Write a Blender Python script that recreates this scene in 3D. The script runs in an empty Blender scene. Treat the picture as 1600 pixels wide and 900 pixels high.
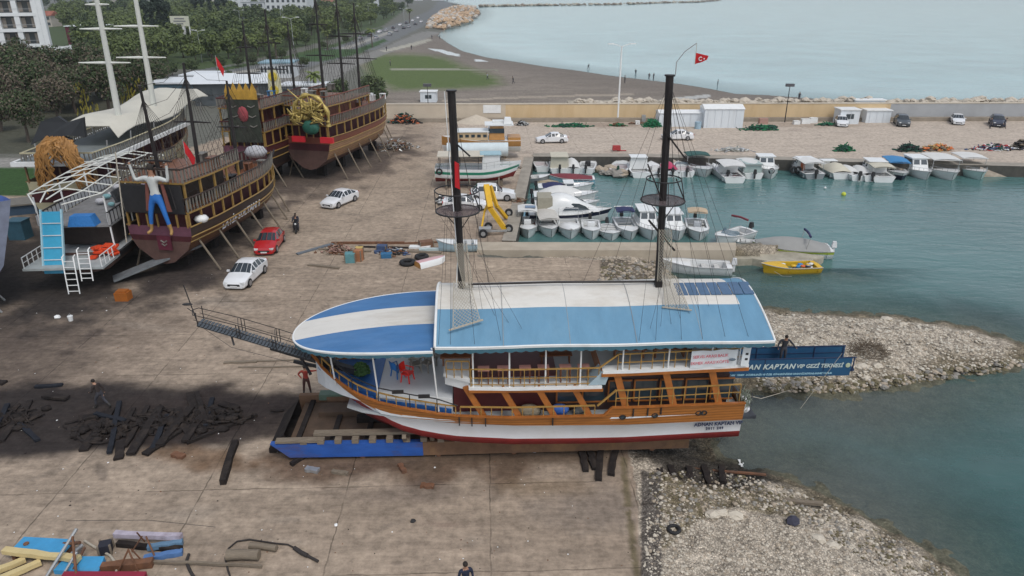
import bpy, bmesh, math, random
import numpy as np
from mathutils import Vector, Matrix, Euler, noise
R = math.radians
sc = bpy.context.scene
COL = sc.collection
rnd = random.Random(7)
# ------------------------------------------------------------ camera
F, H, TH = 1110.0, 20.0, R(22.8)
cam_d = bpy.data.cameras.new('camera'); cam = bpy.data.objects.new('camera', cam_d); COL.objects.link(cam)
cam_d.sensor_width = 36; cam_d.lens = F * 36 / 1600; cam_d.clip_start = .5; cam_d.clip_end = 30000
cam.location = (0, 0, H); cam.rotation_euler = (math.pi / 2 - TH, 0, 0); sc.camera = cam
CT, ST = math.cos(TH), math.sin(TH)
def ray(px, py):
    x = (px - 800) / F; v = (py - 450) / F
    return x, CT - v * ST, -(ST + v * CT)
def G(px, py, z=0.0):                       # pixel -> point at height z
    x, y, d = ray(px, py); t = (z - H) / d
    return Vector((x * t, y * t, z))
def PY(px, py, Y):                          # pixel -> point on the plane y = Y
    x, y, d = ray(px, py); t = Y / y
    return Vector((x * t, Y, H + d * t))
# ------------------------------------------------------------ materials
_M = {}
def mat(name, col, rough=.7, var=.12, scale=3.0, bump=0.0, bscale=None, metal=0.0, dirt=0.0, dirtcol=(.12, .09, .06), spec=.4, coat=0.0, emit=None, stretch=None, planks=None, alpha=None):
    if name in _M: return _M[name]
    m = bpy.data.materials.new(name); m.use_nodes = True; _M[name] = m
    nt = m.node_tree; N = nt.nodes; L = nt.links
    b = N['Principled BSDF']; b.inputs['Roughness'].default_value = rough; b.inputs['Metallic'].default_value = metal
    b.inputs['Specular IOR Level'].default_value = spec; b.inputs['Coat Weight'].default_value = coat
    tc = N.new('ShaderNodeTexCoord'); src = tc.outputs['Object']
    if stretch:
        mp = N.new('ShaderNodeMapping'); mp.inputs['Scale'].default_value = stretch; L.new(src, mp.inputs['Vector']); src = mp.outputs['Vector']
    n = N.new('ShaderNodeTexNoise'); n.inputs['Scale'].default_value = scale; n.inputs['Detail'].default_value = 5; n.inputs['Roughness'].default_value = .65
    L.new(src, n.inputs['Vector'])
    r = N.new('ShaderNodeMapRange'); r.inputs['From Min'].default_value = .25; r.inputs['From Max'].default_value = .75
    r.inputs['To Min'].default_value = 1 - var; r.inputs['To Max'].default_value = 1 + var; L.new(n.outputs['Fac'], r.inputs['Value'])
    mx = N.new('ShaderNodeMix'); mx.data_type = 'RGBA'; mx.blend_type = 'MULTIPLY'; mx.inputs['Factor'].default_value = 1
    mx.inputs['A'].default_value = (*col, 1); cc = N.new('ShaderNodeCombineColor')
    for k in range(3): L.new(r.outputs[0], cc.inputs[k])
    L.new(cc.outputs[0], mx.inputs['B']); out = mx.outputs['Result']
    if planks:                              # (axis vector scale) dark seams between boards
        wv = N.new('ShaderNodeTexWave'); wv.wave_type = 'BANDS'; wv.bands_direction = planks[0]; wv.inputs['Scale'].default_value = planks[1]
        wv.wave_profile = 'SIN'; wv.inputs['Distortion'].default_value = .15; L.new(tc.outputs['Object'], wv.inputs['Vector'])
        pr = N.new('ShaderNodeMapRange'); pr.inputs['From Min'].default_value = .0; pr.inputs['From Max'].default_value = .16; pr.inputs['To Min'].default_value = .45; L.new(wv.outputs['Fac'], pr.inputs['Value'])
        m3 = N.new('ShaderNodeMix'); m3.data_type = 'RGBA'; m3.blend_type = 'MULTIPLY'; m3.inputs['Factor'].default_value = 1
        c3 = N.new('ShaderNodeCombineColor')
        for k in range(3): L.new(pr.outputs[0], c3.inputs[k])
        L.new(out, m3.inputs['A']); L.new(c3.outputs[0], m3.inputs['B']); out = m3.outputs['Result']
    if dirt > 0:
        n2 = N.new('ShaderNodeTexNoise'); n2.inputs['Scale'].default_value = scale * .37; n2.inputs['Detail'].default_value = 8; n2.inputs['Roughness'].default_value = .7
        L.new(src, n2.inputs['Vector'])
        r2 = N.new('ShaderNodeMapRange'); r2.inputs['From Min'].default_value = .5; r2.inputs['From Max'].default_value = .72; r2.inputs['To Max'].default_value = dirt
        L.new(n2.outputs['Fac'], r2.inputs['Value'])
        m2 = N.new('ShaderNodeMix'); m2.data_type = 'RGBA'; L.new(r2.outputs[0], m2.inputs['Factor']); L.new(out, m2.inputs['A']); m2.inputs['B'].default_value = (*dirtcol, 1)
        out = m2.outputs['Result']
    L.new(out, b.inputs['Base Color'])
    if bump:
        n3 = N.new('ShaderNodeTexNoise'); n3.inputs['Scale'].default_value = bscale or scale * 3; n3.inputs['Detail'].default_value = 4; L.new(src, n3.inputs['Vector'])
        bp = N.new('ShaderNodeBump'); bp.inputs['Strength'].default_value = .6; bp.inputs['Distance'].default_value = bump; L.new(n3.outputs['Fac'], bp.inputs['Height']); L.new(bp.outputs[0], b.inputs['Normal'])
    if emit: b.inputs['Emission Color'].default_value = (*emit, 1); b.inputs['Emission Strength'].default_value = 1
    if alpha is not None: b.inputs['Alpha'].default_value = alpha
    return m
WHITE = mat('white_paint', (.72, .73, .72), .45, .05, 2, dirt=.35, dirtcol=(.42, .40, .36))
BOATW = mat('boat_gelcoat_white', (.68, .69, .68), .3, .05, 1.5, dirt=.35, dirtcol=(.45, .44, .40), coat=.2)
GLASS = mat('dark_window_glass', (.03, .045, .055), .08, .1, 1, spec=.8)
RUBBER = mat('black_rubber', (.018, .018, .019), .75, .2, 6)
BLACK = mat('black_paint', (.02, .019, .02), .55, .25, 4)
STEEL = mat('galvanised_steel', (.42, .43, .43), .45, .12, 6, metal=.6)
CHROME = mat('polished_metal', (.6, .6, .6), .25, .05, 6, metal=.9)
RUST = mat('rusty_steel', (.16, .075, .04), .85, .35, 3, bump=.01, dirt=.7, dirtcol=(.07, .045, .035))
OLDWOOD = mat('weathered_timber', (.19, .155, .115), .85, .3, 4, bump=.01, stretch=(1, 6, 6), dirt=.5, dirtcol=(.07, .055, .045))
DARKWOOD = mat('tarred_timber', (.024, .020, .019), .85, .35, 4, spec=.1, bump=.01, dirt=.5, dirtcol=(.075, .058, .046))
ROPE = mat('pale_rope', (.42, .38, .31), .9, .2, 10)
DKROPE = mat('tarred_rope', (.035, .03, .028), .9, .2, 10)
def paint(name, col, rough=.45, **k): return mat(name, col, rough, k.pop('var', .08), k.pop('scale', 2.5), **k)
# ------------------------------------------------------------ mesh builder
class MB:
    def __init__(s): s.v = []; s.f = []; s.m = []; s.s = []; s.T = None
    def add(s, vs, fs, mi=0, sm=False):
        o = len(s.v)
        s.v += [tuple(s.T @ Vector(v)) for v in vs] if s.T is not None else [tuple(v) for v in vs]
        s.f += [tuple(i + o for i in f) for f in fs]; s.m += [mi] * len(fs); s.s += [sm] * len(fs); return s
    def box(s, c, d, rz=0, mi=0, rx=0, ry=0, taper=1.0, bev=0):
        x, y, z = d[0] / 2, d[1] / 2, d[2] / 2; t = taper
        M = Euler((rx, ry, rz)).to_matrix(); C = Vector(c)
        vs = [(-x, -y, -z), (x, -y, -z), (x, y, -z), (-x, y, -z), (-x * t, -y * t, z), (x * t, -y * t, z), (x * t, y * t, z), (-x * t, y * t, z)]
        fs = [(0, 3, 2, 1), (4, 5, 6, 7), (0, 1, 5, 4), (1, 2, 6, 5), (2, 3, 7, 6), (3, 0, 4, 7)]
        return s.add([C + M @ Vector(v) for v in vs], fs, mi)
    def beam(s, p, q, w=.05, h=None, mi=0):
        p, q = Vector(p), Vector(q); d = q - p; L = d.length
        if L < 1e-6: return s
        h = h or w; d /= L
        up = Vector((0, 0, 1)) if abs(d.z) < .95 else Vector((1, 0, 0))
        a = d.cross(up).normalized() * (w / 2); b = a.cross(d).normalized() * (h / 2)
        vs = [p - a - b, p + a - b, p + a + b, p - a + b, q - a - b, q + a - b, q + a + b, q - a + b]
        return s.add(vs, [(0, 1, 2, 3), (7, 6, 5, 4), (0, 4, 5, 1), (1, 5, 6, 2), (2, 6, 7, 3), (3, 7, 4, 0)], mi)
    def tube(s, pts, r=.03, n=6, mi=0, closed=False, r2=None, caps=True):
        pts = [Vector(p) for p in pts]; K = len(pts); vs = []; fs = []
        pa = None
        for i, p in enumerate(pts):
            if closed: d = pts[(i + 1) % K] - pts[i - 1]
            else: d = pts[min(i + 1, K - 1)] - pts[max(i - 1, 0)]
            if d.length < 1e-9: d = Vector((0, 0, 1))
            d.normalize()
            if pa is None:
                up = Vector((0, 0, 1)) if abs(d.z) < .9 else Vector((1, 0, 0)); a = d.cross(up).normalized()
            else:
                a = pa - d * pa.dot(d)
                a = a.normalized() if a.length > 1e-6 else d.orthogonal().normalized()
            pa = a; b = d.cross(a)
            rr = r if r2 is None else r + (r2 - r) * i / max(K - 1, 1)
            if isinstance(r, (list, tuple)): rr = r[i]
            for k in range(n):
                t = 2 * math.pi * k / n; vs.append(p + (a * math.cos(t) + b * math.sin(t)) * rr)
        m = K if closed else K - 1
        for i in range(m):
            for k in range(n):
                A = i * n + k; B = i * n + (k + 1) % n; C = ((i + 1) % K) * n + (k + 1) % n; D = ((i + 1) % K) * n + k
                fs.append((A, B, C, D))
        s.add(vs, fs, mi, n > 5)
        if caps and not closed: s.add(vs[:n], [tuple(range(n))[::-1]], mi); s.add(vs[-n:], [tuple(range(n))], mi)
        return s
    def cyl(s, c, r, h, n=16, r2=None, mi=0, axis='Z', sm=True):
        c = Vector(c); d = {'Z': Vector((0, 0, 1)), 'X': Vector((1, 0, 0)), 'Y': Vector((0, 1, 0))}[axis]
        return s.tube([c - d * h / 2, c + d * h / 2], [r, r if r2 is None else r2], n, mi)
    def ball(s, c, r, n=10, mi=0, sz=None, sm=True):
        c = Vector(c); sz = sz or (1, 1, 1); vs = [c + Vector((0, 0, r * sz[2]))]; m = max(3, n // 2)
        for i in range(1, m):
            t = math.pi * i / m
            for k in range(n):
                u = 2 * math.pi * k / n; vs.append(c + Vector((r * sz[0] * math.sin(t) * math.cos(u), r * sz[1] * math.sin(t) * math.sin(u), r * sz[2] * math.cos(t))))
        vs.append(c - Vector((0, 0, r * sz[2]))); fs = []
        for k in range(n): fs.append((0, 1 + k, 1 + (k + 1) % n))
        for i in range(m - 2):
            for k in range(n): a = 1 + i * n + k; b = 1 + i * n + (k + 1) % n; fs.append((a, a + n, b + n, b))
        o = 1 + (m - 2) * n
        for k in range(n): fs.append((o + k, len(vs) - 1, o + (k + 1) % n))
        return s.add(vs, fs, mi, sm)
    def prism(s, poly, z0, z1, mi=0, top=None):
        n = len(poly); a = sum(poly[i][0] * poly[(i + 1) % n][1] - poly[(i + 1) % n][0] * poly[i][1] for i in range(n))
        if a < 0: poly = poly[::-1]
        vs = [(p[0], p[1], z0) for p in poly] + [(p[0], p[1], z1) for p in poly]
        fs = [tuple(range(n))[::-1], tuple(range(n, 2 * n))] + [(i, (i + 1) % n, n + (i + 1) % n, n + i) for i in range(n)]
        return s.add(vs, fs, mi)
    def grid(s, rows, mi=0, sm=True, closeu=False, flip=False, mfun=None):
        K = len(rows); n = len(rows[0]); vs = [p for r in rows for p in r]; fs = []; o = len(s.v); s.add(vs, [], mi)
        for i in range(K - 1):
            for k in range(n if closeu else n - 1):
                f = (i * n + k, i * n + (k + 1) % n, (i + 1) * n + (k + 1) % n, (i + 1) * n + k)
                s.f.append(tuple(x + o for x in (f[::-1] if flip else f))); s.m.append(mfun(i, k) if mfun else mi); s.s.append(sm)
        return s
    def quad(s, a, b, c, d, mi=0): return s.add([a, b, c, d], [(0, 1, 2, 3)], mi)
    def rail(s, pts, h=.9, post=.05, top=.06, step=1.0, mids=(), mi=0, mid=.025, mip=None):
        """posts along a polyline with a top rail and mid rails"""
        pts = [Vector(p) for p in pts]; mip = mi if mip is None else mip
        for a, b in zip(pts[:-1], pts[1:]):
            L = (b - a).length; n = max(1, round(L / step))
            for i in range(n + 1): p = a.lerp(b, i / n); s.beam(p, p + Vector((0, 0, h)), post, mi=mip)
            s.beam(a + Vector((0, 0, h)), b + Vector((0, 0, h)), top, top, mi)
            for m in mids: s.beam(a + Vector((0, 0, m)), b + Vector((0, 0, m)), mid, mi=mi)
        return s
    def build(s, name, ms, parent=None, loc=None, rz=0):
        me = bpy.data.meshes.new(name); me.from_pydata(s.v, [], s.f)
        if not isinstance(ms, (list, tuple)): ms = [ms]
        for m in ms: me.materials.append(m)
        me.polygons.foreach_set('material_index', s.m); me.polygons.foreach_set('use_smooth', s.s); me.update()
        o = bpy.data.objects.new(name, me); COL.objects.link(o)
        if parent: o.parent = parent
        if loc is not None: o.location = loc
        if rz: o.rotation_euler.z = rz
        return o
def _split(s, name, ms, parent=None):
    n = len(s.v); p = list(range(n))
    def fd(a):
        while p[a] != a: p[a] = p[p[a]]; a = p[a]
        return a
    for f in s.f:
        for k in f[1:]: p[fd(k)] = fd(f[0])
    G_ = {}
    for i, f in enumerate(s.f): G_.setdefault(fd(f[0]), []).append(i)
    out = []
    for g in G_.values():
        q = MB(); mp = {}
        for i in g:
            f = []
            for k in s.f[i]:
                if k not in mp: mp[k] = len(q.v); q.v.append(s.v[k])
                f.append(mp[k])
            q.f.append(tuple(f)); q.m.append(s.m[i]); q.s.append(s.s[i])
        out.append(q.build(name, ms, parent))
    return out
MB.split = _split
def tag(o, label=None, cat=None, group=None, kind=None):
    if label: o['label'] = label
    if cat: o['category'] = cat
    if group: o['group'] = group
    if kind: o['kind'] = kind
    return o
def thing(name, label, cat, loc=(0, 0, 0), rz=0, group=None):
    o = bpy.data.objects.new(name, None); COL.objects.link(o); o.location = loc; o.rotation_euler = (0, 0, rz); o.empty_display_size = .3
    return tag(o, label, cat, group)
def copytree(o, parent=None, loc=None, rz=None, label=None, group=None, scale=None):
    c = o.copy(); COL.objects.link(c); c.parent = parent
    if loc is not None: c.location = loc
    if rz is not None: c.rotation_euler.z = rz
    if label: c['label'] = label
    if group: c['group'] = group
    if scale: c.scale = scale if isinstance(scale, (tuple, list)) else (scale,) * 3
    for ch in [x for x in CH.get(o.name, [])] if False else list(o.children): copytree(ch, c)
    return c
CH = {}
def text_mesh(body, size, name, material, parent, M, thick=.006, shear=0.0, spacing=1.0, bold=0.0, align='CENTER'):
    """flat lettering turned into a mesh; M places it (x right, y up, z out of the face)"""
    cu = bpy.data.curves.new(name, 'FONT'); cu.body = body; cu.size = size; cu.extrude = thick; cu.align_x = align; cu.align_y = 'CENTER'
    cu.shear = shear; cu.space_character = spacing; cu.offset = bold; cu.resolution_u = 2
    t = bpy.data.objects.new(name, cu); COL.objects.link(t)
    dg = bpy.context.evaluated_depsgraph_get(); me = bpy.data.meshes.new_from_object(t.evaluated_get(dg))
    bpy.data.objects.remove(t); me.transform(M); me.materials.clear(); me.materials.append(material)
    o = bpy.data.objects.new(name, me); COL.objects.link(o)
    if parent: o.parent = parent
    return o
def frameM(o, xdir, ydir):
    x = Vector(xdir).normalized(); y = Vector(ydir).normalized(); z = x.cross(y).normalized(); y = z.cross(x)
    return Matrix(((x.x, y.x, z.x, o[0]), (x.y, y.y, z.y, o[1]), (x.z, y.z, z.z, o[2]), (0, 0, 0, 1)))
# ------------------------------------------------------------ value noise in numpy
def vnoise(x, y, seed=0):
    xi = np.floor(x).astype(np.int64); yi = np.floor(y).astype(np.int64); fx = x - xi; fy = y - yi
    fx = fx * fx * (3 - 2 * fx); fy = fy * fy * (3 - 2 * fy)
    def h(a, b):
        n = (a * 374761393 + b * 668265263 + seed * 974634777) & 0x7fffffff
        n = ((n ^ (n >> 13)) * 1274126177) & 0x7fffffff
        return ((n ^ (n >> 16)) & 0xffff) / 65535.0
    return (h(xi, yi) * (1 - fx) + h(xi + 1, yi) * fx) * (1 - fy) + (h(xi, yi + 1) * (1 - fx) + h(xi + 1, yi + 1) * fx) * fy
def fbm(x, y, s=1.0, o=4, seed=0):
    t = 0; a = .5; n = 0
    for k in range(o): t = t + a * vnoise(x * s + 17 * k, y * s - 9 * k, seed + k); n += a; a *= .5; s *= 2.1
    return t / n
def inpoly(px, py, poly):
    r = np.zeros(px.shape, bool); n = len(poly)
    for i in range(n):
        x1, y1 = poly[i]; x2, y2 = poly[(i + 1) % n]
        if y1 == y2: continue
        c = ((y1 > py) != (y2 > py)) & (px < (x2 - x1) * (py - y1) / (y2 - y1) + x1); r ^= c
    return r
def dist(px, py, poly, closed=True):
    d = np.full(px.shape, 1e9); n = len(poly)
    for i in range(n if closed else n - 1):
        x1, y1 = poly[i]; x2, y2 = poly[(i + 1) % n]; dx, dy = x2 - x1, y2 - y1; L = dx * dx + dy * dy + 1e-9
        t = np.clip(((px - x1) * dx + (py - y1) * dy) / L, 0, 1)
        d = np.minimum(d, np.hypot(px - x1 - t * dx, py - y1 - t * dy))
    return d
def sst(a, b, x): t = np.clip((x - a) / (b - a), 0, 1); return t * t * (3 - 2 * t)
def W(poly): return [tuple(G(a, b)[:2]) for a, b in poly]
WZ = -1.2                                     # water level
def Wz(poly): return [tuple(G(a, b, WZ)[:2]) for a, b in poly]
# outlines read off the photograph and laid on the ground in metres
SEA = W([(3000, -11), (-700, -11)]) and None
coast_px = [(690, -11), (692, 2), (745, 12), (752, 22), (735, 33), (706, 42), (688, 50), (684, 56), (700, 68), (722, 80), (760, 90), (800, 96), (850, 104), (905, 111), (950, 118), (1000, 124), (1060, 131), (1110, 139), (1150, 147), (1200, 149), (1255, 153), (1330, 159), (1400, 163), (1520, 166), (2900, 168)]
sea_poly = Wz(coast_px) + Wz([(2900, -11)])
# harbour water: basin + outer water + slip
harb_px = [(833, 247), (806, 377), (1186, 379), (1192, 400), (1284, 404), (1284, 410), (1150, 413), (1120, 409), (1046, 409), (1040, 425), (1060, 455), (1100, 480), (1190, 486), (1300, 492), (1400, 498), (1470, 508), (1530, 519), (1590, 540), (1612, 556), (1590, 570), (1540, 577), (1490, 583), (1450, 592), (1410, 600), (1350, 606), (1330, 613), (1260, 611), (1190, 607), (1150, 620), (1118, 660), (1110, 700), (1120, 722), (1180, 738), (1235, 752), (1300, 787), (1350, 812), (1400, 838), (1450, 868), (1500, 905), (1600, 990), (1900, 1400), (3600, 1400), (3600, 268), (1605, 262), (1400, 257), (1200, 251), (1000, 247)]
harb = W(harb_px[:3]) + Wz(harb_px[3:-6]) + W(harb_px[-6:])
basin = W([(834, 246), (806, 378), (1186, 380), (1192, 397), (1640, 397), (1640, 263), (1400, 258), (1200, 252), (1000, 247)])
# ------------------------------------------------------------ ground sheet
def axis_px():
    xs = list(np.arange(-1400, -120, 40.0)) + list(np.arange(-120, 1724, 4.0)) + list(np.arange(1724, 3100, 40.0))
    ys = [-13.5, -12.5, -11.5, -10, -8, -6, -4] + list(np.arange(-2, 160, 1.5)) + list(np.arange(160, 250, 2.2)) + list(np.arange(250, 930, 3.4)) + list(np.arange(930, 1400, 25.0))
    return np.array(xs), np.array(ys)
XS, YS = axis_px()
PX, PYY = np.meshgrid(XS, YS)
vv = (PYY - 450) / F; tt = H / (ST + vv * CT)
GX = (PX - 800) / F * tt; GY = (CT - vv * ST) * tt
in_h = inpoly(GX, GY, harb); in_s = inpoly(GX, GY, sea_poly); in_b = inpoly(GX, GY, basin)
d_h = dist(GX, GY, harb); d_s = dist(GX, GY, sea_poly, True); d_b = dist(GX, GY, basin)
# quay edges (vertical walls) vs natural shore
quay_lines = [W([(833, 247), (806, 377), (1186, 379)]), W([(833, 247), (1000, 247), (1200, 251), (1400, 257), (1605, 262), (3600, 268)])]
d_q = np.minimum(dist(GX, GY, quay_lines[0], False), dist(GX, GY, quay_lines[1], False))
nz = fbm(GX, GY, .8, 4, 3)
Z = np.zeros(GX.shape)
nat = sst(0, 1, np.clip(d_q / 3 - .3, 0, 1))
# natural slope around the harbour shore
sd = np.where(in_h, -d_h, d_h)
shore = np.clip(sd * .22 + (nz - .5) * .25 - 1.05, -4, 0.0)
steep = np.where(in_h, -3.6, -.02)
Z = np.where(d_h < 40, shore * nat + steep * (1 - nat), 0)
Z = np.where(in_b, -3.6, Z); Z = np.where(in_h & (d_h >= 40), -4, Z)
nearq = (~in_h) & (d_q < 1.6); Z = np.where(nearq, -.02, Z)
# concrete yard stays flat up to its broken edge
yard_px = [(1700, 160), (1700, 264), (833, 246), (805, 378), (745, 400), (960, 404), (955, 452), (950, 600), (990, 735), (998, 800), (1003, 930), (-1300, 930), (-1300, 300), (0, 300), (100, 300), (160, 262), (300, 230), (400, 200), (600, 188), (1700, 188)]
yard = W(yard_px); in_y = inpoly(GX, GY, yard); d_y = dist(GX, GY, yard)
Z = np.where(in_y & ~in_h, 0.0, Z)
sds = np.where(in_s, -d_s, d_s)
Z = np.where((d_s < 60) | in_s, np.where(in_s, np.clip(-1.2 - d_s * .05, -5, -1.2), np.clip(-1.2 + d_s * .09, -1.2, 0)), Z)
gravel = (~in_y) & (GY < 75)
Z = Z + np.where(gravel & (d_h < 30), (fbm(GX, GY, 1.6, 3, 9) - .5) * .35, 0)
spit_c = G(1330, 545); hump = np.exp(-(((GX - spit_c.x) / 9) ** 2 + ((GY - spit_c.y) / 2.2) ** 2)); Z = Z + .25 * hump * (~in_h)
# hill land rises a little far away on the left (town)
# ---- albedo of what the ground is made of
C = np.zeros(GX.shape + (3,)); kind = np.zeros(GX.shape, int)
def setc(mask, col, soft=None, k=None):
    m = mask.astype(float) if mask.dtype == bool else mask
    C[...] = C * (1 - m[..., None]) + np.array(col) * m[..., None]
    if k is not None: kind[m > .5] = k
C[...] = (.20, .175, .145)
n1 = fbm(GX, GY, .12, 5, 21); n2 = fbm(GX, GY, .5, 4, 33); n3 = fbm(GX * .35, GY * 1.6, 1.0, 4, 5); n4 = fbm(GX, GY, 2.2, 3, 77)
# kinds: 0 town earth 1 concrete 2 gravel 3 beach 4 grass 5 asphalt 6 seabed
land = ~in_h & ~in_s
setc(land, (.13, .13, .11), k=0)
# vegetation earth under the grove
grove = inpoly(PX, PYY, [(-1400, 16), (560, 16), (640, 8), (600, 40), (400, 92), (330, 108), (120, 108), (-1400, 180)])
setc(grove, (.06, .085, .035))
setc(inpoly(PX, PYY, [(-300, 112), (240, 112), (262, 170), (200, 215), (60, 240), (-300, 240)]), (.075, .075, .055))
beach = inpoly(PX, PYY, [(560, 100), (690, 44), (760, -11), (3000, -11), (3000, 178), (600, 178), (560, 170), (590, 130)]) & land
setc(beach, (.26, .225, .19), k=3)
# wet and dark shingle towards the water line
dk = sst(34, 12, np.where(land, d_s, 99)) * beach
C[...] = C * (1 - .2 * dk[..., None] * (1, 1.0, .95))
setc(sst(.45, .62, fbm(GX * .12, GY * .5, 1, 3, 4)) * beach * .5, (.18, .155, .13))
pale = inpoly(PX, PYY, [(670, 76), (690, 75), (718, 82), (720, 88), (700, 85)]) | inpoly(PX, PYY, [(740, 92), (752, 92), (765, 97), (745, 97)])
lawn = inpoly(PX, PYY, [(556, 84), (600, 80), (650, 80), (700, 85), (735, 100), (790, 118), (800, 134), (760, 142), (610, 146), (585, 135), (556, 120)])
dl = dist(PX, PYY * 3, [(556, 84 * 3), (600, 240), (650, 240), (700, 255), (735, 300), (790, 354), (800, 402), (760, 426), (610, 438), (585, 405), (556, 360)])
setc(np.where(lawn, np.clip(dl / 28 * (0.45 + 1.1 * n2), 0, 1), 0) * 1.0, (.095, .13, .045)); kind[lawn & (dl > 12)] = 4
setc(inpoly(PX, PYY, [(612, 107), (700, 107), (780, 109), (780, 110.6), (700, 109.2), (612, 109.2)]), (.26, .26, .2))
sandline = inpoly(PX, PYY, [(690, 156), (780, 152), (900, 148), (990, 146), (990, 149), (900, 151), (780, 155), (690, 159)]); setc(sandline, (.36, .31, .25))
inlet = inpoly(PX, PYY, [(1010, 162), (1040, 154), (1090, 149), (1110, 147), (1112, 152), (1060, 157), (1030, 164)]); setc(inlet, (.46, .46, .44))
setc(pale & land, (.62, .66, .66))
# promenade, roads
road = inpoly(PX, PYY, [(240, 124), (340, 104), (430, 98), (520, 74), (600, 44), (640, 30), (672, 16), (688, 0), (694, -10), (712, -10), (712, 0), (700, 16), (676, 34), (640, 52), (590, 76), (500, 100), (440, 118), (400, 134), (300, 146)]) & land
setc(road, (.15, .155, .155), k=5)
road2 = inpoly(PX, PYY, [(-200, 110), (100, 106), (240, 124), (300, 146), (240, 150), (60, 140), (-200, 150)])
setc(road2 & (PYY < 118), (.15, .15, .14), k=5)
for a, b in [([(300, 122), (420, 104), (520, 80), (610, 48), (616, 49), (524, 84), (424, 109), (304, 127)], (.30, .29, .26)), ([(340, 112), (430, 96), (530, 72), (600, 44), (597, 42), (520, 69), (428, 92), (338, 107)], (.055, .085, .03))]:
    setc(inpoly(PX, PYY, a), b)
prom = inpoly(PX, PYY, [(400, 134), (500, 104), (590, 78), (660, 48), (690, 46), (640, 72), (600, 86), (556, 104), (520, 128), (440, 150)])
setc(prom, (.21, .205, .19), k=5)
lawn2 = inpoly(PX, PYY, [(462, 88), (500, 78), (560, 76), (600, 60), (606, 64), (560, 84), (505, 96), (470, 97)])
setc(lawn2, (.045, .085, .03), k=4)
lawn3 = inpoly(PX, PYY, [(-300, 262), (0, 262), (52, 262), (60, 290), (40, 305), (-300, 330)]); setc(lawn3, (.035, .075, .022), k=4)
walk = inpoly(PX, PYY, [(-300, 244), (0, 246), (60, 248), (70, 262), (0, 262), (-300, 262)]); setc(walk, (.25, .24, .22), k=5)
stripe = inpoly(PX, PYY, [(650, 66), (668, 58), (676, 60), (655, 70), (600, 82), (596, 79)]); setc(stripe & land, (.38, .36, .3))
# concrete yard
conc = in_y & land & ~lawn3
base = np.stack([.32 + .09 * (n1 - .5), .255 + .08 * (n1 - .5), .195 + .06 * (n1 - .5)], -1)
C[conc] = base[conc]; kind[conc] = 1
C[conc] = C[conc] * (.80 + .4 * n3[conc])[:, None]
C[conc] *= (.88 + .24 * n2[conc])[:, None]
# paler far apron by the wall
far = sst(300, 240, PYY) * sst(640, 760, PX) * conc
C[...] = C * (1 - .75 * far[..., None]) + np.array((.50, .43, .36)) * .75 * far[..., None]
# oil stains and grime spots on the yard
def blob(cx, cy, rx, ry, col, a=1.0, ang=0, edge=.35, ns=1.0, only=None):
    ca, sa = math.cos(R(ang)), math.sin(R(ang)); X = PX - cx; Y = PYY - cy
    u = (X * ca + Y * sa) / rx; v = (-X * sa + Y * ca) / ry
    r = np.sqrt(u * u + v * v) + (n2 - .5) * ns
    m = sst(1, 1 - edge, r) * a * (conc if only is None else only)
    C[...] = C * (1 - m[..., None]) + np.array(col) * m[..., None]
for (x, y, rx, ry, an, a) in [(147, 521, 20, 8, -18, .8), (105, 551, 18, 6, -10, .8), (312, 474, 20, 5, -12, .8), (205, 490, 10, 4, -30, .6), (180, 505, 8, 3, 0, .5), (160, 740, 12, 18, -20, .5), (340, 544, 8, 3, 0, .5), (690, 270, 30, 6, 0, .4), (430, 380, 26, 8, 0, .3), (600, 330, 60, 4, -20, .3), (720, 345, 40, 5, 0, .3), (840, 600, 50, 6, 0, .5), (505, 480, 16, 3, -40, .4), (290, 690, 60, 8, -8, .5), (880, 860, 20, 5, 0, .3), (620, 880, 16, 6, 0, .35), (780, 860, 26, 12, 0, .25), (770, 890, 20, 12, -20, .25), (120, 780, 80, 6, -8, .2), (250, 800, 60, 4, 8, .2), (640, 848, 40, 5, 0, .25)]:
    blob(x, y, rx, ry, (.085, .07, .06), a, an, .5, .9)
# long scuffs and tyre tracks
for i in range(70):
    r_ = random.Random(i); x = r_.uniform(0, 990); y = r_.uniform(250, 890); blob(x, y, r_.uniform(20, 110), r_.uniform(1.2, 4), (.14, .12, .10), r_.uniform(.12, .4), r_.gauss(-4, 12), .7, .8)
for i in range(26):
    r_ = random.Random(90 + i); x = r_.uniform(150, 980); y = r_.uniform(430, 890); blob(x, y, r_.uniform(30, 110), r_.uniform(6, 22), (.36, .32, .27), r_.uniform(.06, .2), r_.gauss(0, 8), .8, 1.2)
blob(-60, 520, 420, 230, (.08, .062, .052), .88, 0, .85, .5)  # broad patches of darker ground on the left and around the propped ships
blob(80, 420, 340, 110, (.035, .03, .028), .92, -6, .6)
blob(330, 390, 150, 60, (.05, .04, .036), .85, -28, .6)
blob(500, 265, 190, 50, (.085, .066, .056), .9, -14, .5)
blob(90, 655, 440, 64, (.030, .025, .024), .97, -2, .3, .35)
blob(330, 655, 260, 55, (.040, .031, .028), .92, 0, .35, .6)
blob(560, 722, 330, 40, (.115, .072, .048), .85, 2, .6, 1.5)
blob(800, 705, 330, 34, (.12, .085, .06), .85, 0, .6, 1.5)
blob(330, 716, 120, 26, (.17, .105, .062), .6, 4, .6, 1.4)
blob(650, 770, 150, 20, (.15, .12, .10), .55, 0, .8, 1.2)
blob(930, 790, 120, 60, (.20, .17, .145), .5, 0, .8, 1.4)
blob(860, 760, 90, 20, (.20, .145, .09), .5, 0, .8, 1.6)
blob(700, 820, 60, 14, (.27, .17, .14), .35, 0, .8, 1.6)
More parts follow.
